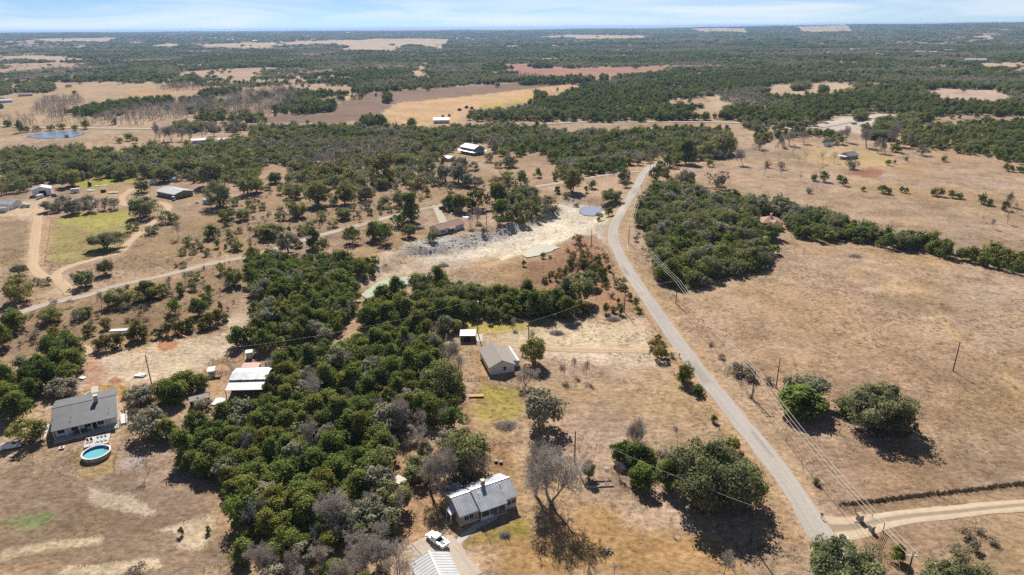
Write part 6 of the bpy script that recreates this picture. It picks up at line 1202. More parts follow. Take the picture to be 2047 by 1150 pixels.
# --- tile roofed house
S = Site('f', (545, 592), (1280, 590), 3.2); print('F', S.L); R_ = S.root('tile_house', 'stone house with clay tile hipped roofs hidden in the wood', 'house'); L_ = S.L
ro = hip(R_, .5, L_-.5, .5, 11, 3.2, 5.6, 'limestone', 'tile'); hip(R_, L_*.38, L_*.78, -4.2, 3.0, 3.3, 5.2, 'limestone', 'tile', .5); chimney(ro, L_*.52, 5.0, 4.5, 7.4, 1.0, 'cream'); MB().box(1.0, L_*.36, .4, .49, 0, 2.4).build('garage_opening_shade', 'dark', R_); window(R_, 'f', L_*.6, .9, 1.2, 1.4, -4.2); window(R_, 'f', L_*.88, .8, 2, 1.6, .5)  # garage opening is shade painted as a dark panel on the closed wall
# --- small house in the far pasture
S = Site('g', (652, 882), (795, 862), 2.9); print('G', S.L); R_ = S.root('pasture_house', 'small house with blue grey roof alone in the far pasture', 'house'); L_ = S.L+2
gable_x(R_, 0, L_, 0, 9, 2.9, 5.2, 'limestone', 'metal', .5, 1.2); MB().slab([(-5, .2, 2.5), (0, .2, 3.0), (0, 8.8, 3.0), (-5, 8.8, 2.5)], .15).build('porch_roof', 'whitemetal', R_); [post(R_, -4.8, y, -.3, 2.4, .2) for y in (.4, 4.5, 8.6)]; [window(R_, 'f', L_*f, .9, 1.2, 1.3, 0) for f in (.3, .75)]
q = thing('cabin', 'tiny white cabin under a juniper at the far pasture edge', 'cabin', GP('g', 235, 700), .3); gable_x(q, -3.2, 3.2, -2, 2, 2.6, 3.8, 'white', 'metal', .3); door(q, 'f', 0, .9, 2, -2, 'dark')
q = thing('shipping_container', 'white container on the distant gravel lot', 'container', GP('g', 735, 275), .1); MB().box(-3, 3, -1.2, 1.2, 0, 2.6).build('body', 'white', q); MB().box(-3.05, -3, -1.1, 1.1, .1, 2.5).build('door', 'greywall', q); [MB().box(-3+.5*k, -2.85+.5*k, -1.26, -1.2, .1, 2.5).build('rib', 'white', q) for k in range(12)]
# --- far buildings: white roofs among the woods
def far_house(pan, x, y, wpx, label, h=3.5, roofm='whitemetal', wall='white', group=None, depth=.55, name='farm_building'):
    p = GP(pan, x, y); w = wpx/PAN[pan][2]/mpp(p); rz_ = -math.atan2(p[0], p[1])+random.uniform(-.15, .15)
    q = thing(name, label, 'building', p-np.array([0, 0, .5]), rz_, group); d = min(w*depth, 16)
    lift = 0 if np.hypot(p[0], p[1]) < 2000 else 3
    gable_x(q, -w/2, w/2, -d/2, d/2, h+lift, h+lift+d*.22, wall, roofm, .3)
    n = max(2, int(w/5)); 
    for k in range(n): window(q, 'f', -w/2+w*(k+.5)/n, 1.2+lift, min(1.6, w/n*.5), 1.3, -d/2)
far_house('h', 545, 650, 400, 'long white roofed barn at the edge of the golden field', 4.5, name='field_barn')
far_house('h', 1610, 520, 250, 'low white farm roof behind the field edge trees', 3.5, name='field_barn')
far_house('A', 1530, 175, 110, 'white farm roof in the bare grove', 3.5); far_house('A', 1610, 165, 60, 'pale shingled farm house in the bare grove', 3.5, 'shingle'); far_house('A', 1710, 165, 70, 'second white roof beside the bare grove', 3)
far_house('M', 30, 600, 70, 'white house in the open land by the far creek', 4, 'metal'); far_house('M', 150, 562, 70, 'low grey farm house beside the creek oaks', 3.5, 'shingle', 'cream')
for pan, x, y, w in (('M', 1360, 236, 60), ('M', 1745, 190, 26), ('M', 1752, 206, 22), ('M', 1850, 188, 20), ('M', 2035, 195, 16), ('M', 1490, 243, 22), ('M', 1832, 236, 26), ('N', 682, 230, 26), ('N', 742, 228, 30), ('N', 745, 250, 26), ('N', 1342, 196, 24), ('N', 180, 190, 16), ('N', 862, 185, 16), ('N', 1085, 166, 20),
                     ('O', 220, 245, 40), ('O', 530, 252, 28), ('O', 372, 256, 22), ('O', 890, 318, 30), ('O', 1060, 300, 60), ('O', 1242, 262, 30), ('O', 1452, 260, 46), ('O', 1438, 313, 60), ('O', 1512, 315, 40), ('O', 1612, 305, 50), ('O', 1195, 328, 36), ('O', 1850, 184, 36), ('O', 1885, 272, 24), ('O', 1380, 266, 18)):
    far_house(pan, x, y, w, 'white roofed house among the far woodland', 4, group='white roofs in the far woodland')
far_house('O', 1762, 366, 105, 'long white shed beside the far tan clearing', 5)

# ------------------------------------------------------------------ vehicles
def wheel(root, x, y, r_=.38, w=.26):
    s = 1 if y > 0 else -1; t = MB().tube((x, y-w/2*s, r_), (x, y+w/2*s, r_), r_, r_, 14).build('wheel', 'tyre', root); MB().tube((x, y+w/2*s, r_), (x, y+(w/2+.02)*s, r_), r_*.6, r_*.6, 12).build('rim', 'steel', t)
def loft(sections, mat, name, root):
    """sections: (x, half width bottom, half width top, z bottom, z top)"""
    m = MB(); v = []
    for x, wb, wt, zb, zt in sections: v += [(x, -wb, zb), (x, wb, zb), (x, wb*1.01, (zb+zt)/2+.05), (x, wt, zt), (x, -wt, zt), (x, -wb*1.01, (zb+zt)/2+.05)]
    f = [tuple(range(5, -1, -1)), tuple(range(len(v)-6, len(v)))]
    for k in range(len(sections)-1):
        for i in range(6): a = 6*k; f.append((a+i, a+(i+1) % 6, a+6+(i+1) % 6, a+6+i))
    return m.add(v, f).build(name, mat, root)
def vehicle(name, label, cat, pan, a, b, kind, paint, group=None):
    """a: rear, b: front, both read off on the ground"""
    A, B = GP(pan, *a), GP(pan, *b); c = (A+B)/2; rz_ = math.atan2(B[1]-A[1], B[0]-A[0]); R = thing(name, label, cat, (c[0], c[1], H1(c[0], c[1])+.06), rz_, group)
    if kind == 'pickup':
        loft([(-2.9, .95, .93, .45, 1.0), (-.55, .98, .95, .42, 1.02)], paint, 'chassis', R)
        for y in (-.9, .9): MB().box(-2.9, -.55, y-.08, y+.08, .9, 1.32).build('bed_side', paint, R)
        MB().box(-2.96, -2.86, -.92, .92, .75, 1.32).build('tailgate', paint, R); MB().box(-2.86, -.6, -.8, .8, 1.03, 1.06).build('bed_liner', 'plasticblack', R); MB().box(-2.4, -1.9, -.5, -.1, 1.06, 1.3).build('cargo', 'steel', R)
        loft([(-.55, .97, .95, .42, 1.15), (1.35, .98, .94, .42, 1.15), (2.7, .95, .9, .45, 1.08), (2.9, .85, .82, .5, .95)], paint, 'body', R)
        cab = loft([(-.6, .93, .74, 1.1, 1.72), (-.3, .93, .74, 1.1, 1.88), (.9, .93, .74, 1.1, 1.88), (1.55, .93, .86, 1.1, 1.2)], paint, 'cab', R)
        MB().add([(.98, -.72, 1.86), (.98, .72, 1.86), (1.52, .84, 1.24), (1.52, -.84, 1.24)], [(0, 1, 2, 3)]).build('windscreen', 'glass', R)
        for s in (-1, 1): MB().add([(-.25, s*.935, 1.22), (1.15, s*.945, 1.22), (.82, s*.80, 1.78), (-.2, s*.80, 1.78)], [(0, 1, 2, 3)]).build('side_window', 'glass', R); MB().box(1.2, 1.35, s*1.02-.08, s*1.02+.08, 1.2, 1.36).build('mirror', paint, R)
        MB().add([(-.63, -.76, 1.2), (-.63, .76, 1.2), (-.6, .7, 1.66), (-.6, -.7, 1.66)], [(0, 1, 2, 3)]).build('rear_window', 'glass', R); MB().box(-.1, .55, -.3, .3, 1.875, 1.9).build('sunroof', 'glass', R)
        wx, fx, rx, bw = (-1.75, 1.85), 2.86, -2.97, .8
    else:
        hgt = {'suv': 1.75, 'car': 1.45, 'van': 2.3}[kind]
        loft([(-2.4, .85, .82, .45, .95), (-2.2, .93, .9, .4, 1.05), (1.1, .93, .9, .4, 1.08), (2.2, .9, .84, .42, .95), (2.4, .8, .76, .48, .8)], paint, 'body', R)
        x0, x1, x2, x3 = {'suv': (-2.25, -1.95, .35, 1.15), 'car': (-1.9, -1.1, .2, 1.0), 'van': (-2.35, -2.3, 1.2, 1.9)}[kind]
        loft([(x0, .88, .8, 1.0, 1.1), (x1, .88, .7, 1.0, hgt-.03), (x2, .88, .7, 1.0, hgt), (x3, .88, .82, 1.0, 1.1)], paint, 'cabin', R)
        def lerp(t, za): return x2+.08+(x3-x2-.08)*t, hgt-.03-(hgt-1.12)*t+.02
        (a0, z0_), (a1, z1_) = lerp(.05, 0), lerp(.95, 0); MB().add([(a0+.03, -.68, z0_), (a0+.03, .68, z0_), (a1+.03, .8, z1_), (a1+.03, -.8, z1_)], [(0, 1, 2, 3)]).build('windscreen', 'glass', R)
        for s in (-1, 1): MB().add([(x1-.05, s*.89, 1.12), (x3-.35, s*.89, 1.12), (x2, s*.745, hgt-.12), (x1+.05, s*.745, hgt-.12)], [(0, 1, 2, 3)]).build('side_window', 'glass', R)
        wx, fx, rx, bw = (-1.45, 1.5), 2.36, -2.41, .7
    for x in wx:
        for y in (-.86, .86): wheel(R, x, y)
    for s in (-1, 1): MB().box(fx, fx+.05, s*bw-.16, s*bw+.16, .72, .9).build('headlight', 'lampw', R); MB().box(rx-.02, rx+.03, s*bw-.1, s*bw+.1, .8, 1.05).build('tail_light', 'lamp', R)
    MB().box(fx-.05, fx+.1, -.85, .85, .42, .6).build('bumper', 'steel', R); return R
vehicle('pickup_truck', 'white crew cab pickup parked on the gravel by the garage', 'pickup', '1', (545, 880), (400, 770), 'pickup', 'carwhite')
vehicle('parked_car', 'white family car parked beside the dark roofed house', 'car', '4', (45, 890), (255, 850), 'suv', 'carwhite')
vehicle('pickup_truck', 'grey pickup parked before the workshop', 'pickup', '5', (520, 545), (335, 560), 'pickup', 'cargrey')
vehicle('parked_car', 'dark car beside the white metal barn', 'car', '5', (900, 365), (975, 370), 'suv', 'cardark')
vehicle('parked_car', 'small dark car under the bare trees on the loop track', 'car', '6', (270, 560), (420, 555), 'car', 'cardark')
vehicle('delivery_van', 'white van parked against the low brown house', 'van', '6', (1000, 470), (1000, 560), 'van', 'carwhite')
vehicle('parked_car', 'dark car on the drive of the tan roofed house', 'car', '7', (760, 175), (820, 165), 'suv', 'cardark')
vehicle('pickup_truck', 'white pickup under the oaks of the gravel lot', 'pickup', 'g', (1470, 300), (1540, 290), 'pickup', 'carwhite')
def trailer(label, pan, x, y, L=5.0, rz_=0.0, hgt=.7, body='white', box=0.0, name='trailer'):
    R = thing(name, label, 'trailer', GP(pan, x, y), rz_); MB().box(-L/2, L/2, -1.1, 1.1, hgt, hgt+.15).build('bed', body, R); MB().tube((L/2, 0, hgt), (L/2+1.3, 0, hgt-.1), .06).build('tongue', 'steel', R)
    for s in (-1, 1): wheel(R, -.3, s*1.2, .36, .22)
    if box: MB().box(-L/2+.05, L/2-.05, -1.05, 1.05, hgt+.15, hgt+.15+box).build('box', body, R); MB().box(-L/2-.0, -L/2+.05, -.9, .9, hgt+.2, hgt+box).build('rear_door', 'greywall', R)
    return R
trailer('white box trailer in the doorway of the metal barn', '5', 690, 400, 4.5, 1.4, .6, 'white', 1.9); trailer('white travel trailer beside the oak clump', '5', 1290, 300, 5.5, .3, .6, 'white', 2.1)
trailer('flat trailer among the scrap by the loop track', '5', 1940, 310, 7, .05, .6, 'palewood'); trailer('pale flatbed trailer behind the juniper hedge', 'E', 920, 640, 6.5, .1, .9, 'whitemetal', .5)
def boat(label, pan, x, y, rz_):
    R = thing('boat', label, 'boat', GP(pan, x, y), rz_); m = MB(); v = []
    for X, w, z in ((-2.4, .9, .5), (0, 1.0, .5), (1.6, .7, .6), (2.6, .05, .9)): v += [(X, -w*.6, z), (X, w*.6, z), (X, w, 1.25), (X, -w, 1.25)]
    f = [(3, 2, 1, 0)]; [f.append((4*k+i, 4*k+(i+1) % 4, 4*k+4+(i+1) % 4, 4*k+4+i)) for k in range(3) for i in (0, 1, 3)]; f.append((12, 13, 14, 15))
    m.add(v, f).build('hull', 'white', R); MB().box(-1.6, -.6, -.6, .6, .7, 1.0).build('seat', 'cardark', R); MB().box(-2.2, 2.0, -.5, .5, .35, .5).build('trailer_frame', 'steel', R); wheel(R, -.4, .8, .3, .2); wheel(R, -.4, -.8, .3, .2); MB().box(-2.7, -2.4, -.2, .2, .6, 1.6).build('outboard_motor', 'cardark', R)
boat('white boat on a trailer under the junipers by the lane', '7', 250, 520, .4); boat('second white boat on a trailer nearer the tan roofed house', '7', 390, 530, .4)
def sheets(label, pan, x, y, w, d, n, seed, mat='whitemetal', rz_=.2):
    r = random.Random(seed); R = thing('sheet_pile', label, 'pile', GP(pan, x, y), rz_)
    for k in range(n): o = MB().box(-w/2, w/2, -d/2, d/2, 0, .05).build('sheet', mat, R); o.location = (r.uniform(-.6, .6), r.uniform(-.6, .6), .05+.12*k); o.rotation_euler = (r.uniform(-.08, .08), r.uniform(-.08, .08), r.uniform(-.5, .5))
sheets('pile of pale sheet metal scattered behind the grey grove', '5', 1560, 270, 5, 2.2, 5, 1); sheets('heap of white panels on the green strip above the scrap', '5', 1640, 195, 3, 1.6, 4, 2); sheets('white panels stacked near the black box by the scrap', '5', 1785, 180, 3, 1.4, 3, 3)
sheets('two white metal sheets beside the tan roofed house', '7', 1235, 320, 5, 1.6, 2, 4); sheets('white tarpaulin bundle among the junipers by the tan roofed house', '7', 1010, 245, 5, 2.2, 4, 5); sheets('scatter of white boards lying in the dirt yard below the pole', 'E', 1075, 965, 3.2, 1.4, 5, 6)
sheets('white sheets dumped beside the lean-to barn corner', '3', 520, 950, 2.0, 3.2, 5, 7, 'white'); sheets('white bundle against the trees of the dirt drive', 'E', 635, 985, 1.8, 1.2, 3, 8)
q = thing('water_tank', 'tall black water tank on the green strip', 'tank', GP('5', 1535, 190)); MB().tube((0, 0, -.1), (0, 0, 2.8), 1.2, 1.2, 16).tube((0, 0, 2.8), (0, 0, 3.3), 1.2, .4, 16).build('barrel', 'plasticblack', q); MB().tube((0, 0, 3.3), (0, 0, 3.4), .4, .4, 10).build('lid', 'plasticblack', q)
q = thing('scrap_box', 'black square scrap box by the loop track', 'box', GP('5', 1765, 295)); MB().box(-1.4, 1.4, -1, 1, -.1, 1.7).build('body', 'plasticblack', q); MB().box(-1.5, 1.5, -1.1, 1.1, 1.7, 1.8).build('lid', 'cardark', q)
q = thing('play_slide', 'orange plastic play slide at the foot of the hedge', 'slide', GP('E', 1410, 668)); MB().slab([(-1, -.3, 1.2), (1, -.3, .15), (1, .3, .15), (-1, .3, 1.2)], .1).build('chute', 'orange', q); MB().box(-1.3, -1, -.3, .3, -.1, 1.2).build('ladder', 'orange', q)

# ------------------------------------------------------------------ utility poles and wires
def pole(label, top, base, arm=False, transformer=False, lamp=False, double=False, azim=0.0):
    """top and base: photo pixels; returns the wire points"""
    p = G(*base); k = mpp(p); v = RM.T @ (np.array([0, 0, 1.])); hpx = math.hypot(top[0]-base[0], top[1]-base[1]); hh = float(np.clip(hpx/(k*math.cos(math.asin(min(.99, (CAM_H-p[2])/np.linalg.norm(p-np.array([0, 0, CAM_H])))))), 6, 13.5))
    R = thing('utility_pole', label, 'pole', p, azim); MB().tube((0, 0, -.4), (0, 0, hh), .19, .13, 8).build('post', 'tar', R); pts = [(0, 0, hh)]
    if arm:
        A = [-1.1, 0, 1.1]; pts = []
        for dy in ((-.16, .16) if double else (0,)): MB().box(-1.35, 1.35, dy-.07 if double else -.2, dy+.07 if double else -.07, hh-.45, hh-.28).build('crossarm', 'palewood' if double else 'wood', R)
        for a in A: MB().tube((a, -.13*(not double), hh-.28), (a, -.13*(not double), hh-.05), .06, .05, 8).build('insulator', 'greywall', R); pts.append((a, -.13*(not double), hh-.04))
    if transformer: MB().tube((.38, 0, hh-1.7), (.38, 0, hh-.75), .26, .26, 12).build('transformer', 'greywall', R)
    if lamp: MB().tube((0, 0, hh-1.0), (.7, 0, hh-.8), .03).build('lamp_arm', 'steel', R); MB().tube((.7, 0, hh-.95), (.7, 0, hh-.7), .22, .12, 10).build('lamp_head', 'white', R)
    c, s_ = math.cos(azim), math.sin(azim); return [np.array([p[0]+a*c-b*s_, p[1]+a*s_+b*c, p[2]+z]) for a, b, z in pts]
def wires(label, A, B, sag=.8, rad_=.045):
    R = thing('power_line', label, 'power line', A[0])
    for a, b in zip(A, B if len(B) == len(A) else [B[0]]*len(A)):
        m = MB(); n = 10; q = [a+(b-a)*k/n-np.array([0, 0, sag*4*(k/n)*(1-k/n)])-A[0] for k in range(n+1)]
        for u, v in zip(q[:-1], q[1:]): m.tube(u, v, rad_, n=4)
        m.build('wire', 'wire', R)
az_r = -.02
w11 = pole('pole with a pale double crossarm below the ranch gate', P('L', 985, 1025), P('L', 955, 1240), True, False, False, True, .05)
w6 = pole('roadside pole carrying three wires beside the grey brush', (1509.4, 741.6), (1503, 796), True, azim=-.05)
w5 = pole('roadside pole carrying three wires against the wood', (1351.7, 561.3), (1350.9, 607), True)
w12 = pole('pole on the stony verge at the road bend', (1258.8, 452.6), (1256.5, 486.5), True)
w13 = pole('pole by the pale side entrance off the road', (1282.5, 370.5), (1281.8, 396.5), True); w14 = pole('pole at the road junction', (1299.5, 326), (1299, 352), True)
wires('three pale wires over the pasture edge beside the paved road', w11, w6, 2.2); wires('three pale wires from the grey brush to the wood', w6, w5, 1.6); wires('three wires crossing the verge to the road bend', w5, w12, 1.4); wires('wires along the verge above the bend', w12, w13, 1.2); wires('wires reaching the road junction', w13, w14, .8)
pole('bare pole standing in the tan pasture behind the broad juniper', (1556.4, 717.6), (1551, 776)); pole('lone bare pole far out in the tan pasture', (1916, 684), (1905, 742))
w4 = pole('pole on the field side of the paved road', (1247.8, 569), (1247.8, 624)); w3 = pole('pole with grey transformer beside the rutted drive', (1056.8, 645), (1056.8, 692), transformer=True, azim=3.14)
w2 = pole('pole with transformer above the tin shed', (949.3, 592.6), (955.3, 667), transformer=True); w1 = pole('pole with lamps in the dirt yard', (290.9, 710.8), (304, 772.6), lamp=True, azim=.3)
w9 = pole('pole with lamp on the fence line of the stone house', (1150, 865), (1148.6, 924), lamp=True); w10 = pole('pole under the largest oak by the paved road', (1510, 1018), (1500, 1085.7))
w16 = pole('pole beside the tan roofed house', (972.5, 428), (973.2, 460)); pole('pole at the edge of the quarry entrance', (1183.4, 459), (1182, 488))
wires('thin wire crossing the lawn to the fence line pole', w10, w9, .8, .02); wires('wire from the transformer pole to the road', w3, w4, 1.0, .018); wires('wire between the two transformer poles', w2, w3, .8, .018); wires('long wire over the wood to the dirt yard', w2, w1, 3.5, .022); wires('wire spanning the road from the field pole', w4, w5, .8, .018)
pole('thin far pole on the golden field', P('N', 322, 690), P('N', 322, 722)); pole('thin far pole on the gravel lot', P('g', 945, 280), P('g', 940, 420))

# ------------------------------------------------------------------ fences, gate, roadside things
rail_fence('wire_fence', 'wire fence crossing behind the stone house', [GP('K', *q) for q in ((0, 345), (250, 355), (470, 372), (690, 388))], 4.0, 1.25, 'wood', (.4, .75, 1.1), True)
rail_fence('wire_fence', 'wire fence with weeds along the corner pasture', [GP('L', *q) for q in ((560, 722), (800, 695), (1100, 660), (1400, 625), (1690, 590), (1850, 572))], 4.5, 1.3, 'wood', (.4, .8, 1.15), True)
rail_fence('wire_fence', 'wire fence along the pasture side of the paved road', [G(*q) for q in ((1329, 576), (1395, 640), (1438, 715), (1490, 785), (1566, 875), (1600, 925), (1667, 1004))], 5.0, 1.2, 'wood', (.4, .8, 1.1), True)
rail_fence('wire_fence', 'wire fence along the lot side of the paved road', [G(*q) for q in ((1287, 628), (1318, 672), (1350, 722), (1390, 780), (1420, 832), (1455, 885), (1490, 925))], 5.0, 1.15, 'wood', (.4, .8, 1.1), True)
rail_fence('wire_fence', 'short fence wing beside the ranch gate pillars', [GP('8', *q) for q in ((240, 255), (345, 265), (480, 305), (605, 345), (695, 370))], 2.6, 1.5, 'wood', (.5, .9, 1.3), True, .16)
rail_fence('wire_fence', 'fence wing below the open ranch gate', [GP('8', *q) for q in ((740, 800), (790, 960), (845, 1060))], 1.9, 1.4, 'wood', (.4, .8, 1.2), False)
rail_fence('wire_fence', 'wire fence round the corner field', [GP('8', *q) for q in ((1270, 880), (1440, 860), (1560, 870), (1624, 800))], 3.0, 1.3, 'wood', (.4, .8, 1.15), True)
rail_fence('yard_fence', 'low dark picket fence before the white gabled house', [GP('2', *q) for q in ((290, 790), (400, 790), (490, 785), (608, 772))], 1.2, .95, 'darkwood', (.35, .8)); rail_fence('yard_fence', 'low dark picket fence behind the white gabled house yard', [GP('2', *q) for q in ((320, 475), (440, 472), (550, 472))], 1.2, .95, 'darkwood', (.35, .8))
rail_fence('wire_fence', 'wire fence along the dirt track of the green pasture', [GP('A', *q) for q in ((395, 765), (370, 940), (345, 1110))], 6, 1.2, 'wood', (.5, 1.0), True); rail_fence('wire_fence', 'wire fence between the loop track and the green pasture', [GP('A', *q) for q in ((400, 1115), (560, 1085), (760, 1040), (900, 985), (990, 900))], 6, 1.2, 'wood', (.5, 1.0), True)
rail_fence('wire_fence', 'wire fence above the paved lane', [GP('E', *q) for q in ((490, 240), (800, 240), (1130, 180), (1500, 95), (1850, 20), (2100, -50))], 6, 1.2, 'wood', (.5, 1.0), True)
rail_fence('wire_fence', 'wire fence round the pool yard', [GP('I', *q) for q in ((760, 330), (710, 440), (715, 525), (790, 520), (870, 515), (950, 500), (1020, 480))], 3.2, 1.2, 'wood', (.5, 1.0), True); rail_fence('wire_fence', 'fence corner by the wood across the pasture', [GP('H', *q) for q in ((205, 185), (300, 150), (430, 102), (495, 128))], 4, 1.4, 'wood', (.5, 1.1), True)
rail_fence('wire_fence', 'wire fence at the bottom of the mown slope', [GP('I', *q) for q in ((1270, 1130), (1390, 1110), (1470, 1070))], 3, 1.2, 'wood', (.5, 1.0), True)
rail_fence('boundary_fence', 'fence under the tree belt by the mown lot', [GP('G', *q) for q in ((290, 500), (500, 495), (700, 485), (950, 480))], 4, 1.2, 'wood', (.5, 1.0), True)
A_, B_ = GP('8', 845, 560), GP('8', 740, 800); d_ = B_-A_; L_ = float(np.hypot(d_[0], d_[1])); R_ = thing('ranch_gate', 'brown pipe gate standing open beside the caliche track', 'gate', A_, math.atan2(d_[1], d_[0]))
for z in (.35, .7, 1.05, 1.45): MB().tube((0, 0, z), (L_, 0, z), .045, n=6).build('bar', 'rust', R_)
for x in (0, L_*.33, L_*.66, L_): MB().tube((x, 0, .3), (x, 0, 1.5), .05, n=6).build('upright', 'rust', R_)
MB().tube((-.15, 0, -.3), (-.15, 0, 2.1), .11, n=8).build('hinge_post', 'darkwood', R_)
def stonepost(label, pan, x, y, w, h):
    R = thing('gate_pillar', label, 'pillar', GP(pan, x, y), .3); r = random.Random(int(x))
    n = 4
    for k in range(n):
        z0, z1 = -.1+(h+.1)*k/n, -.1+(h+.1)*(k+1)/n-.02; j = r.uniform(.9, 1.08)*w/2
        MB().box(-j, -.02, -j, j, z0, z1).build('stone', 'stone', R); MB().box(.0, j, -j, j, z0, z1-.01).build('stone', 'stone', R)
    MB().box(-w*.6, w*.6, -w*.6, w*.6, h-.02, h+.15).build('cap_stone', 'limestone', R)
stonepost('larger stone pillar beside the caliche track entrance', '8', 528, 415, 1.1, 1.7); stonepost('smaller stone pillar on the gate side of the track', '8', 688, 560, .9, 1.5)
for k, (x, y) in enumerate(((475, 435), (510, 440))):
    o = link('boulder', rocks[k], None); p = GP('8', x, y); o.location = tuple(p+np.array([0, 0, .15])); o.scale = (.7, .6, .8); tag(o, 'pale boulder at the foot of the larger stone pillar', 'rock', 'boulders by the stone pillar')
def bin_(label, pan, x, y, mat, s=1.0):
    R = thing('waste_bin', label, 'bin', GP(pan, x, y), .4); R.scale = (s, s, s); MB().add([(-.28, -.32, .05), (.28, -.32, .05), (.28, .32, .05), (-.28, .32, .05), (-.36, -.4, 1.05), (.36, -.4, 1.05), (.36, .4, 1.05), (-.36, .4, 1.05)], [(3, 2, 1, 0), (4, 5, 6, 7), (0, 1, 5, 4), (1, 2, 6, 5), (2, 3, 7, 6), (3, 0, 4, 7)]).build('body', mat, R); MB().slab([(-.4, -.44, 1.14), (.4, -.44, 1.14), (.4, .44, 1.2), (-.4, .44, 1.2)], .08).build('lid', mat, R)
    for y_ in (-.25, .25): MB().tube((-.34, y_-.04, .14), (-.34, y_+.04, .14), .13, n=10).build('wheel', 'tyre', R)
bin_('dark green wheeled bin by the track entrance', '8', 290, 700, 'plasticgreen', 1.35); bin_('small white topped bin beside the green one', '8', 362, 690, 'white', .75)
R_ = thing('mailbox', 'dark mailbox on a post at the paved road edge', 'mailbox', GP('8', 12, 385), .5); MB().box(-.06, .06, -.06, .06, -.3, 1.05).build('post', 'darkwood', R_); MB().prism([(-.16, 1.05), (.16, 1.05), (.16, 1.25), (.09, 1.38), (-.09, 1.38), (-.16, 1.25)], -.32, .32).build('box', 'cardark', R_)
for k, (x, y) in enumerate(((1250, 790), (1145, 785))):
    R_ = thing('gate_post', 'short wooden gate post at the mouth of the rutted drive', 'post', GP('G', x+(60 if k == 0 else -5), y+20), .2, 'gate posts of the rutted drive'); MB().tube((0, 0, -.3), (0, 0, 1.4), .12, .11, 8).build('shaft', 'darkwood', R_); MB().tube((0, 0, 1.4), (0, 0, 1.48), .14, .08, 8).build('cap', 'darkwood', R_)
R_ = thing('mailbox', 'black mailbox where the rutted drive meets the road', 'mailbox', GP('G', 1372, 822), .5); MB().box(-.06, .06, -.06, .06, -.3, 1.05).build('post', 'darkwood', R_); MB().prism([(-.16, 1.05), (.16, 1.05), (.16, 1.25), (.09, 1.38), (-.09, 1.38), (-.16, 1.25)], -.32, .32).build('box', 'cardark', R_)
# brush and rock piles
def brush(label, pan, x, y, w, h, n, seed, mat='scrub', name='brush_pile'):
    r = np.random.default_rng(seed); R = thing(name, label, 'brush pile', GP(pan, x, y)); W = w/PAN[pan][2]/mpp(GP(pan, x, y))/2
    for part, cnt, m_ in (('branches', n, 'twig'), ('sticks', n//3, mat if mat != 'scrub' else 'deadtwig')):
        segs = []
        for k in range(cnt):
            a = r.uniform(0, 6.28); q = r.random()**.6*W; c = np.array([math.cos(a)*q, math.sin(a)*q*.75, r.uniform(0, h)*(1-q/W*.8)]); d = unit(np.array([r.normal(), r.normal(), .35*r.normal()]))*r.uniform(.4, 1.1)
            e0, e1 = c-d, c+d; e0[2], e1[2] = max(e0[2], .03), max(e1[2], .03); segs.append([*e0, *e1, r.uniform(.02, .05), .015])
        v, q = tubes(segs, 4); link(part, npmesh(part, v, q, [m_], tone=np.full(len(v), .85)), R)['kind'] = 'stuff'
brush('low brush pile on the pale lot below the tree belt', 'G', 432, 640, 105, 1.3, 260, 1); brush('dry brown brush heap near the field pole', 'G', 865, 535, 100, 1.4, 260, 2); brush('grey brush heap beside the open crowned tree', 'K', 40, 225, 140, 1.5, 320, 3)
brush('burned brush heap out in the tan pasture', 'H', 780, 50, 100, 1.2, 220, 4); brush('dark brush heap on the quarry floor', 'F', 1480, 120, 80, 2.2, 260, 5); brush('small stump heap on the lawn of the stone house', '1', 1150, 755, 80, .9, 140, 6)
def rockpile(label, pan, x, y, w, n, seed):
    r = np.random.default_rng(seed); p = GP(pan, x, y); W = w/PAN[pan][2]/mpp(p)/2; R = thing('rock_pile', label, 'rock pile', p)
    for k in range(n):
        a = r.uniform(0, 6.28); q = r.random()**.6*W; o = link('stone', rocks[k % 5], R); o.location = (math.cos(a)*q, math.sin(a)*q*.8, .15+(1-q/W)*.5*r.random()); s = r.uniform(.35, .85); o.scale = (s, s*.8, s*.8); o.rotation_euler = (r.uniform(0, 6), r.uniform(0, 6), 0)
rockpile('pile of pale rocks on the brown lawn', 'K', 665, 1005, 80, 26, 1); rockpile('white stones of a burned heap in the tan pasture', 'H', 790, 48, 40, 8, 2)
# old garden bed
R_ = thing('garden_bed', 'old wooden garden bed frame with white stakes', 'garden bed', GP('k', 300, 950)); S = Site('k', (300, 965), (690, 950), .1); R_.location = tuple(S.o); R_.rotation_euler = (0, 0, S.rz)
MB().box(0, S.L*.5, -.1, .1, -.1, .3).build('board', 'palewood', R_); MB().box(S.L*.5+.02, S.L, -.1, .1, -.1, .3).build('board', 'wood', R_); MB().box(S.L-.1, S.L+.1, .1, 2.2, -.1, .3).build('board', 'wood', R_); MB().box(S.L*.3, S.L-.1, 2.0, 2.2, -.1, .25).build('board', 'darkwood', R_)
for k, (x, y) in enumerate(((.2, .3), (.5, .35), (S.L*.72, 1.0), (S.L*.78, 1.2), (S.L*.84, 1.0))): MB().box(x-.07, x+.07, y-.07, y+.07, -.1, .6).build('stake', 'white', R_)
for k, (x, y) in enumerate(((575, 715), (600, 715))):
    R_ = thing('sawhorse', 'white sawhorse frame on the lawn above the garden bed', 'sawhorse', GP('k', x, y), 0, 'white sawhorses on the lawn'); MB().box(-.05, .05, -.5, .5, .6, .72).build('beam', 'white', R_); [MB().tube((sx*.3, sy, -.1), (0, sy, .62), .05, n=4).build('leg', 'white', R_) for sx in (-1, 1) for sy in (-.4, .4)]
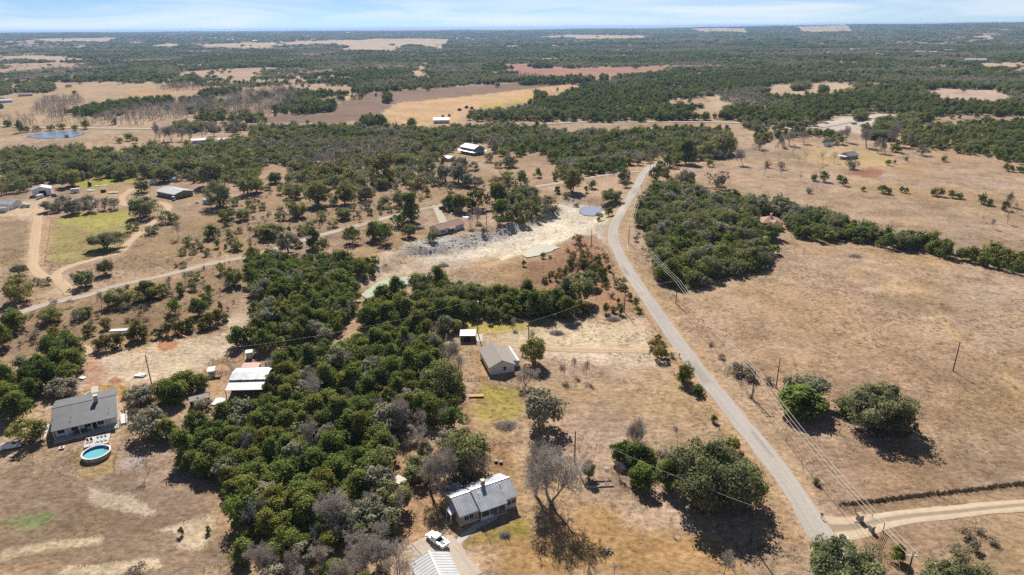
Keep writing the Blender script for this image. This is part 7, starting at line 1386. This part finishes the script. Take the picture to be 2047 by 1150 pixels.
for k, (x, y) in enumerate(((1057, 20), (1107, 30))):
    R_ = thing('feed_bucket', 'black bucket on the ground behind the stone house', 'bucket', GP('1', x, y), 0, 'black buckets behind the stone house'); MB().tube((0, 0, -.05), (0, 0, .55), .42, .5, 12).build('body', 'plasticblack', R_); MB().tube((0, 0, .55), (0, 0, .6), .52, .52, 12).build('rim', 'plasticblack', R_)
# hay stacks on the golden field
for k, (x, y, n) in enumerate(((600, 510, 2), (762, 485, 2), (1005, 340, 3), (1185, 275, 3), (1320, 300, 3))):
    R_ = thing('hay_stack', 'dark old hay stack on the golden field', 'hay stack', GP('h', x, y), .2*k, 'hay stacks on the golden field')
    for i in range(n): MB().tube((-2.0+2.0*i, -.8, .9), (-2.0+2.0*i, .9, .9), .95, .95, 12).build('bale', 'bale', R_)
    for i in range(n-1): MB().tube((-1.0+2.0*i, -.8, 2.5), (-1.0+2.0*i, .9, 2.5), .95, .95, 12).build('bale', 'bale', R_)
# weeds along the corner pasture fence
wp = smooth_pl([GP('L', *q) for q in ((570, 712), (800, 688), (1100, 652), (1400, 617), (1690, 582), (1850, 564))], .35); r = np.random.default_rng(8); X = np.repeat(wp, 5, 0)+r.normal(size=(len(wp)*5, 2))*.32; n = len(X)
M['weed'] = leafmat('dry_weed', [(.17, .125, .08), (.21, .16, .105), (.13, .10, .07)], .1)
weedm = [tuft(20+k, 16, .7, .4) for k in range(4)]
for m_ in weedm: m_.materials[0] = M['weed']
wsc = r.uniform(.35, .8, n); scatter('weeds', 'dark dry weeds along the corner pasture fence', np.column_stack([X, H(X[:, 0], X[:, 1])]), weedm, r.integers(0, 4, n), np.column_stack([wsc, wsc, wsc]), r.uniform(0, 6.28, n))

# ------------------------------------------------------------------ haze: thin even air round everything
hz = bpy.data.materials.new('haze'); hz.use_nodes = True; hn = hz.node_tree.nodes; hn.clear(); ho = hn.new('ShaderNodeOutputMaterial'); hv = hn.new('ShaderNodeVolumePrincipled')
hv.inputs['Color'].default_value = (.40, .63, 1.0, 1); hv.inputs['Density'].default_value = 5.0e-5; hv.inputs['Anisotropy'].default_value = .25; hz.node_tree.links.new(hv.outputs[0], ho.inputs['Volume'])
hm = float(GZ.min())-1.0; ht = max(CAM_H+5, float(GZ.max())+16)
tag(MB().box(-41000, 41000, -41000, 41000, hm, ht).build('haze', hz), 'thin blue haze over the far country', kind='stuff')
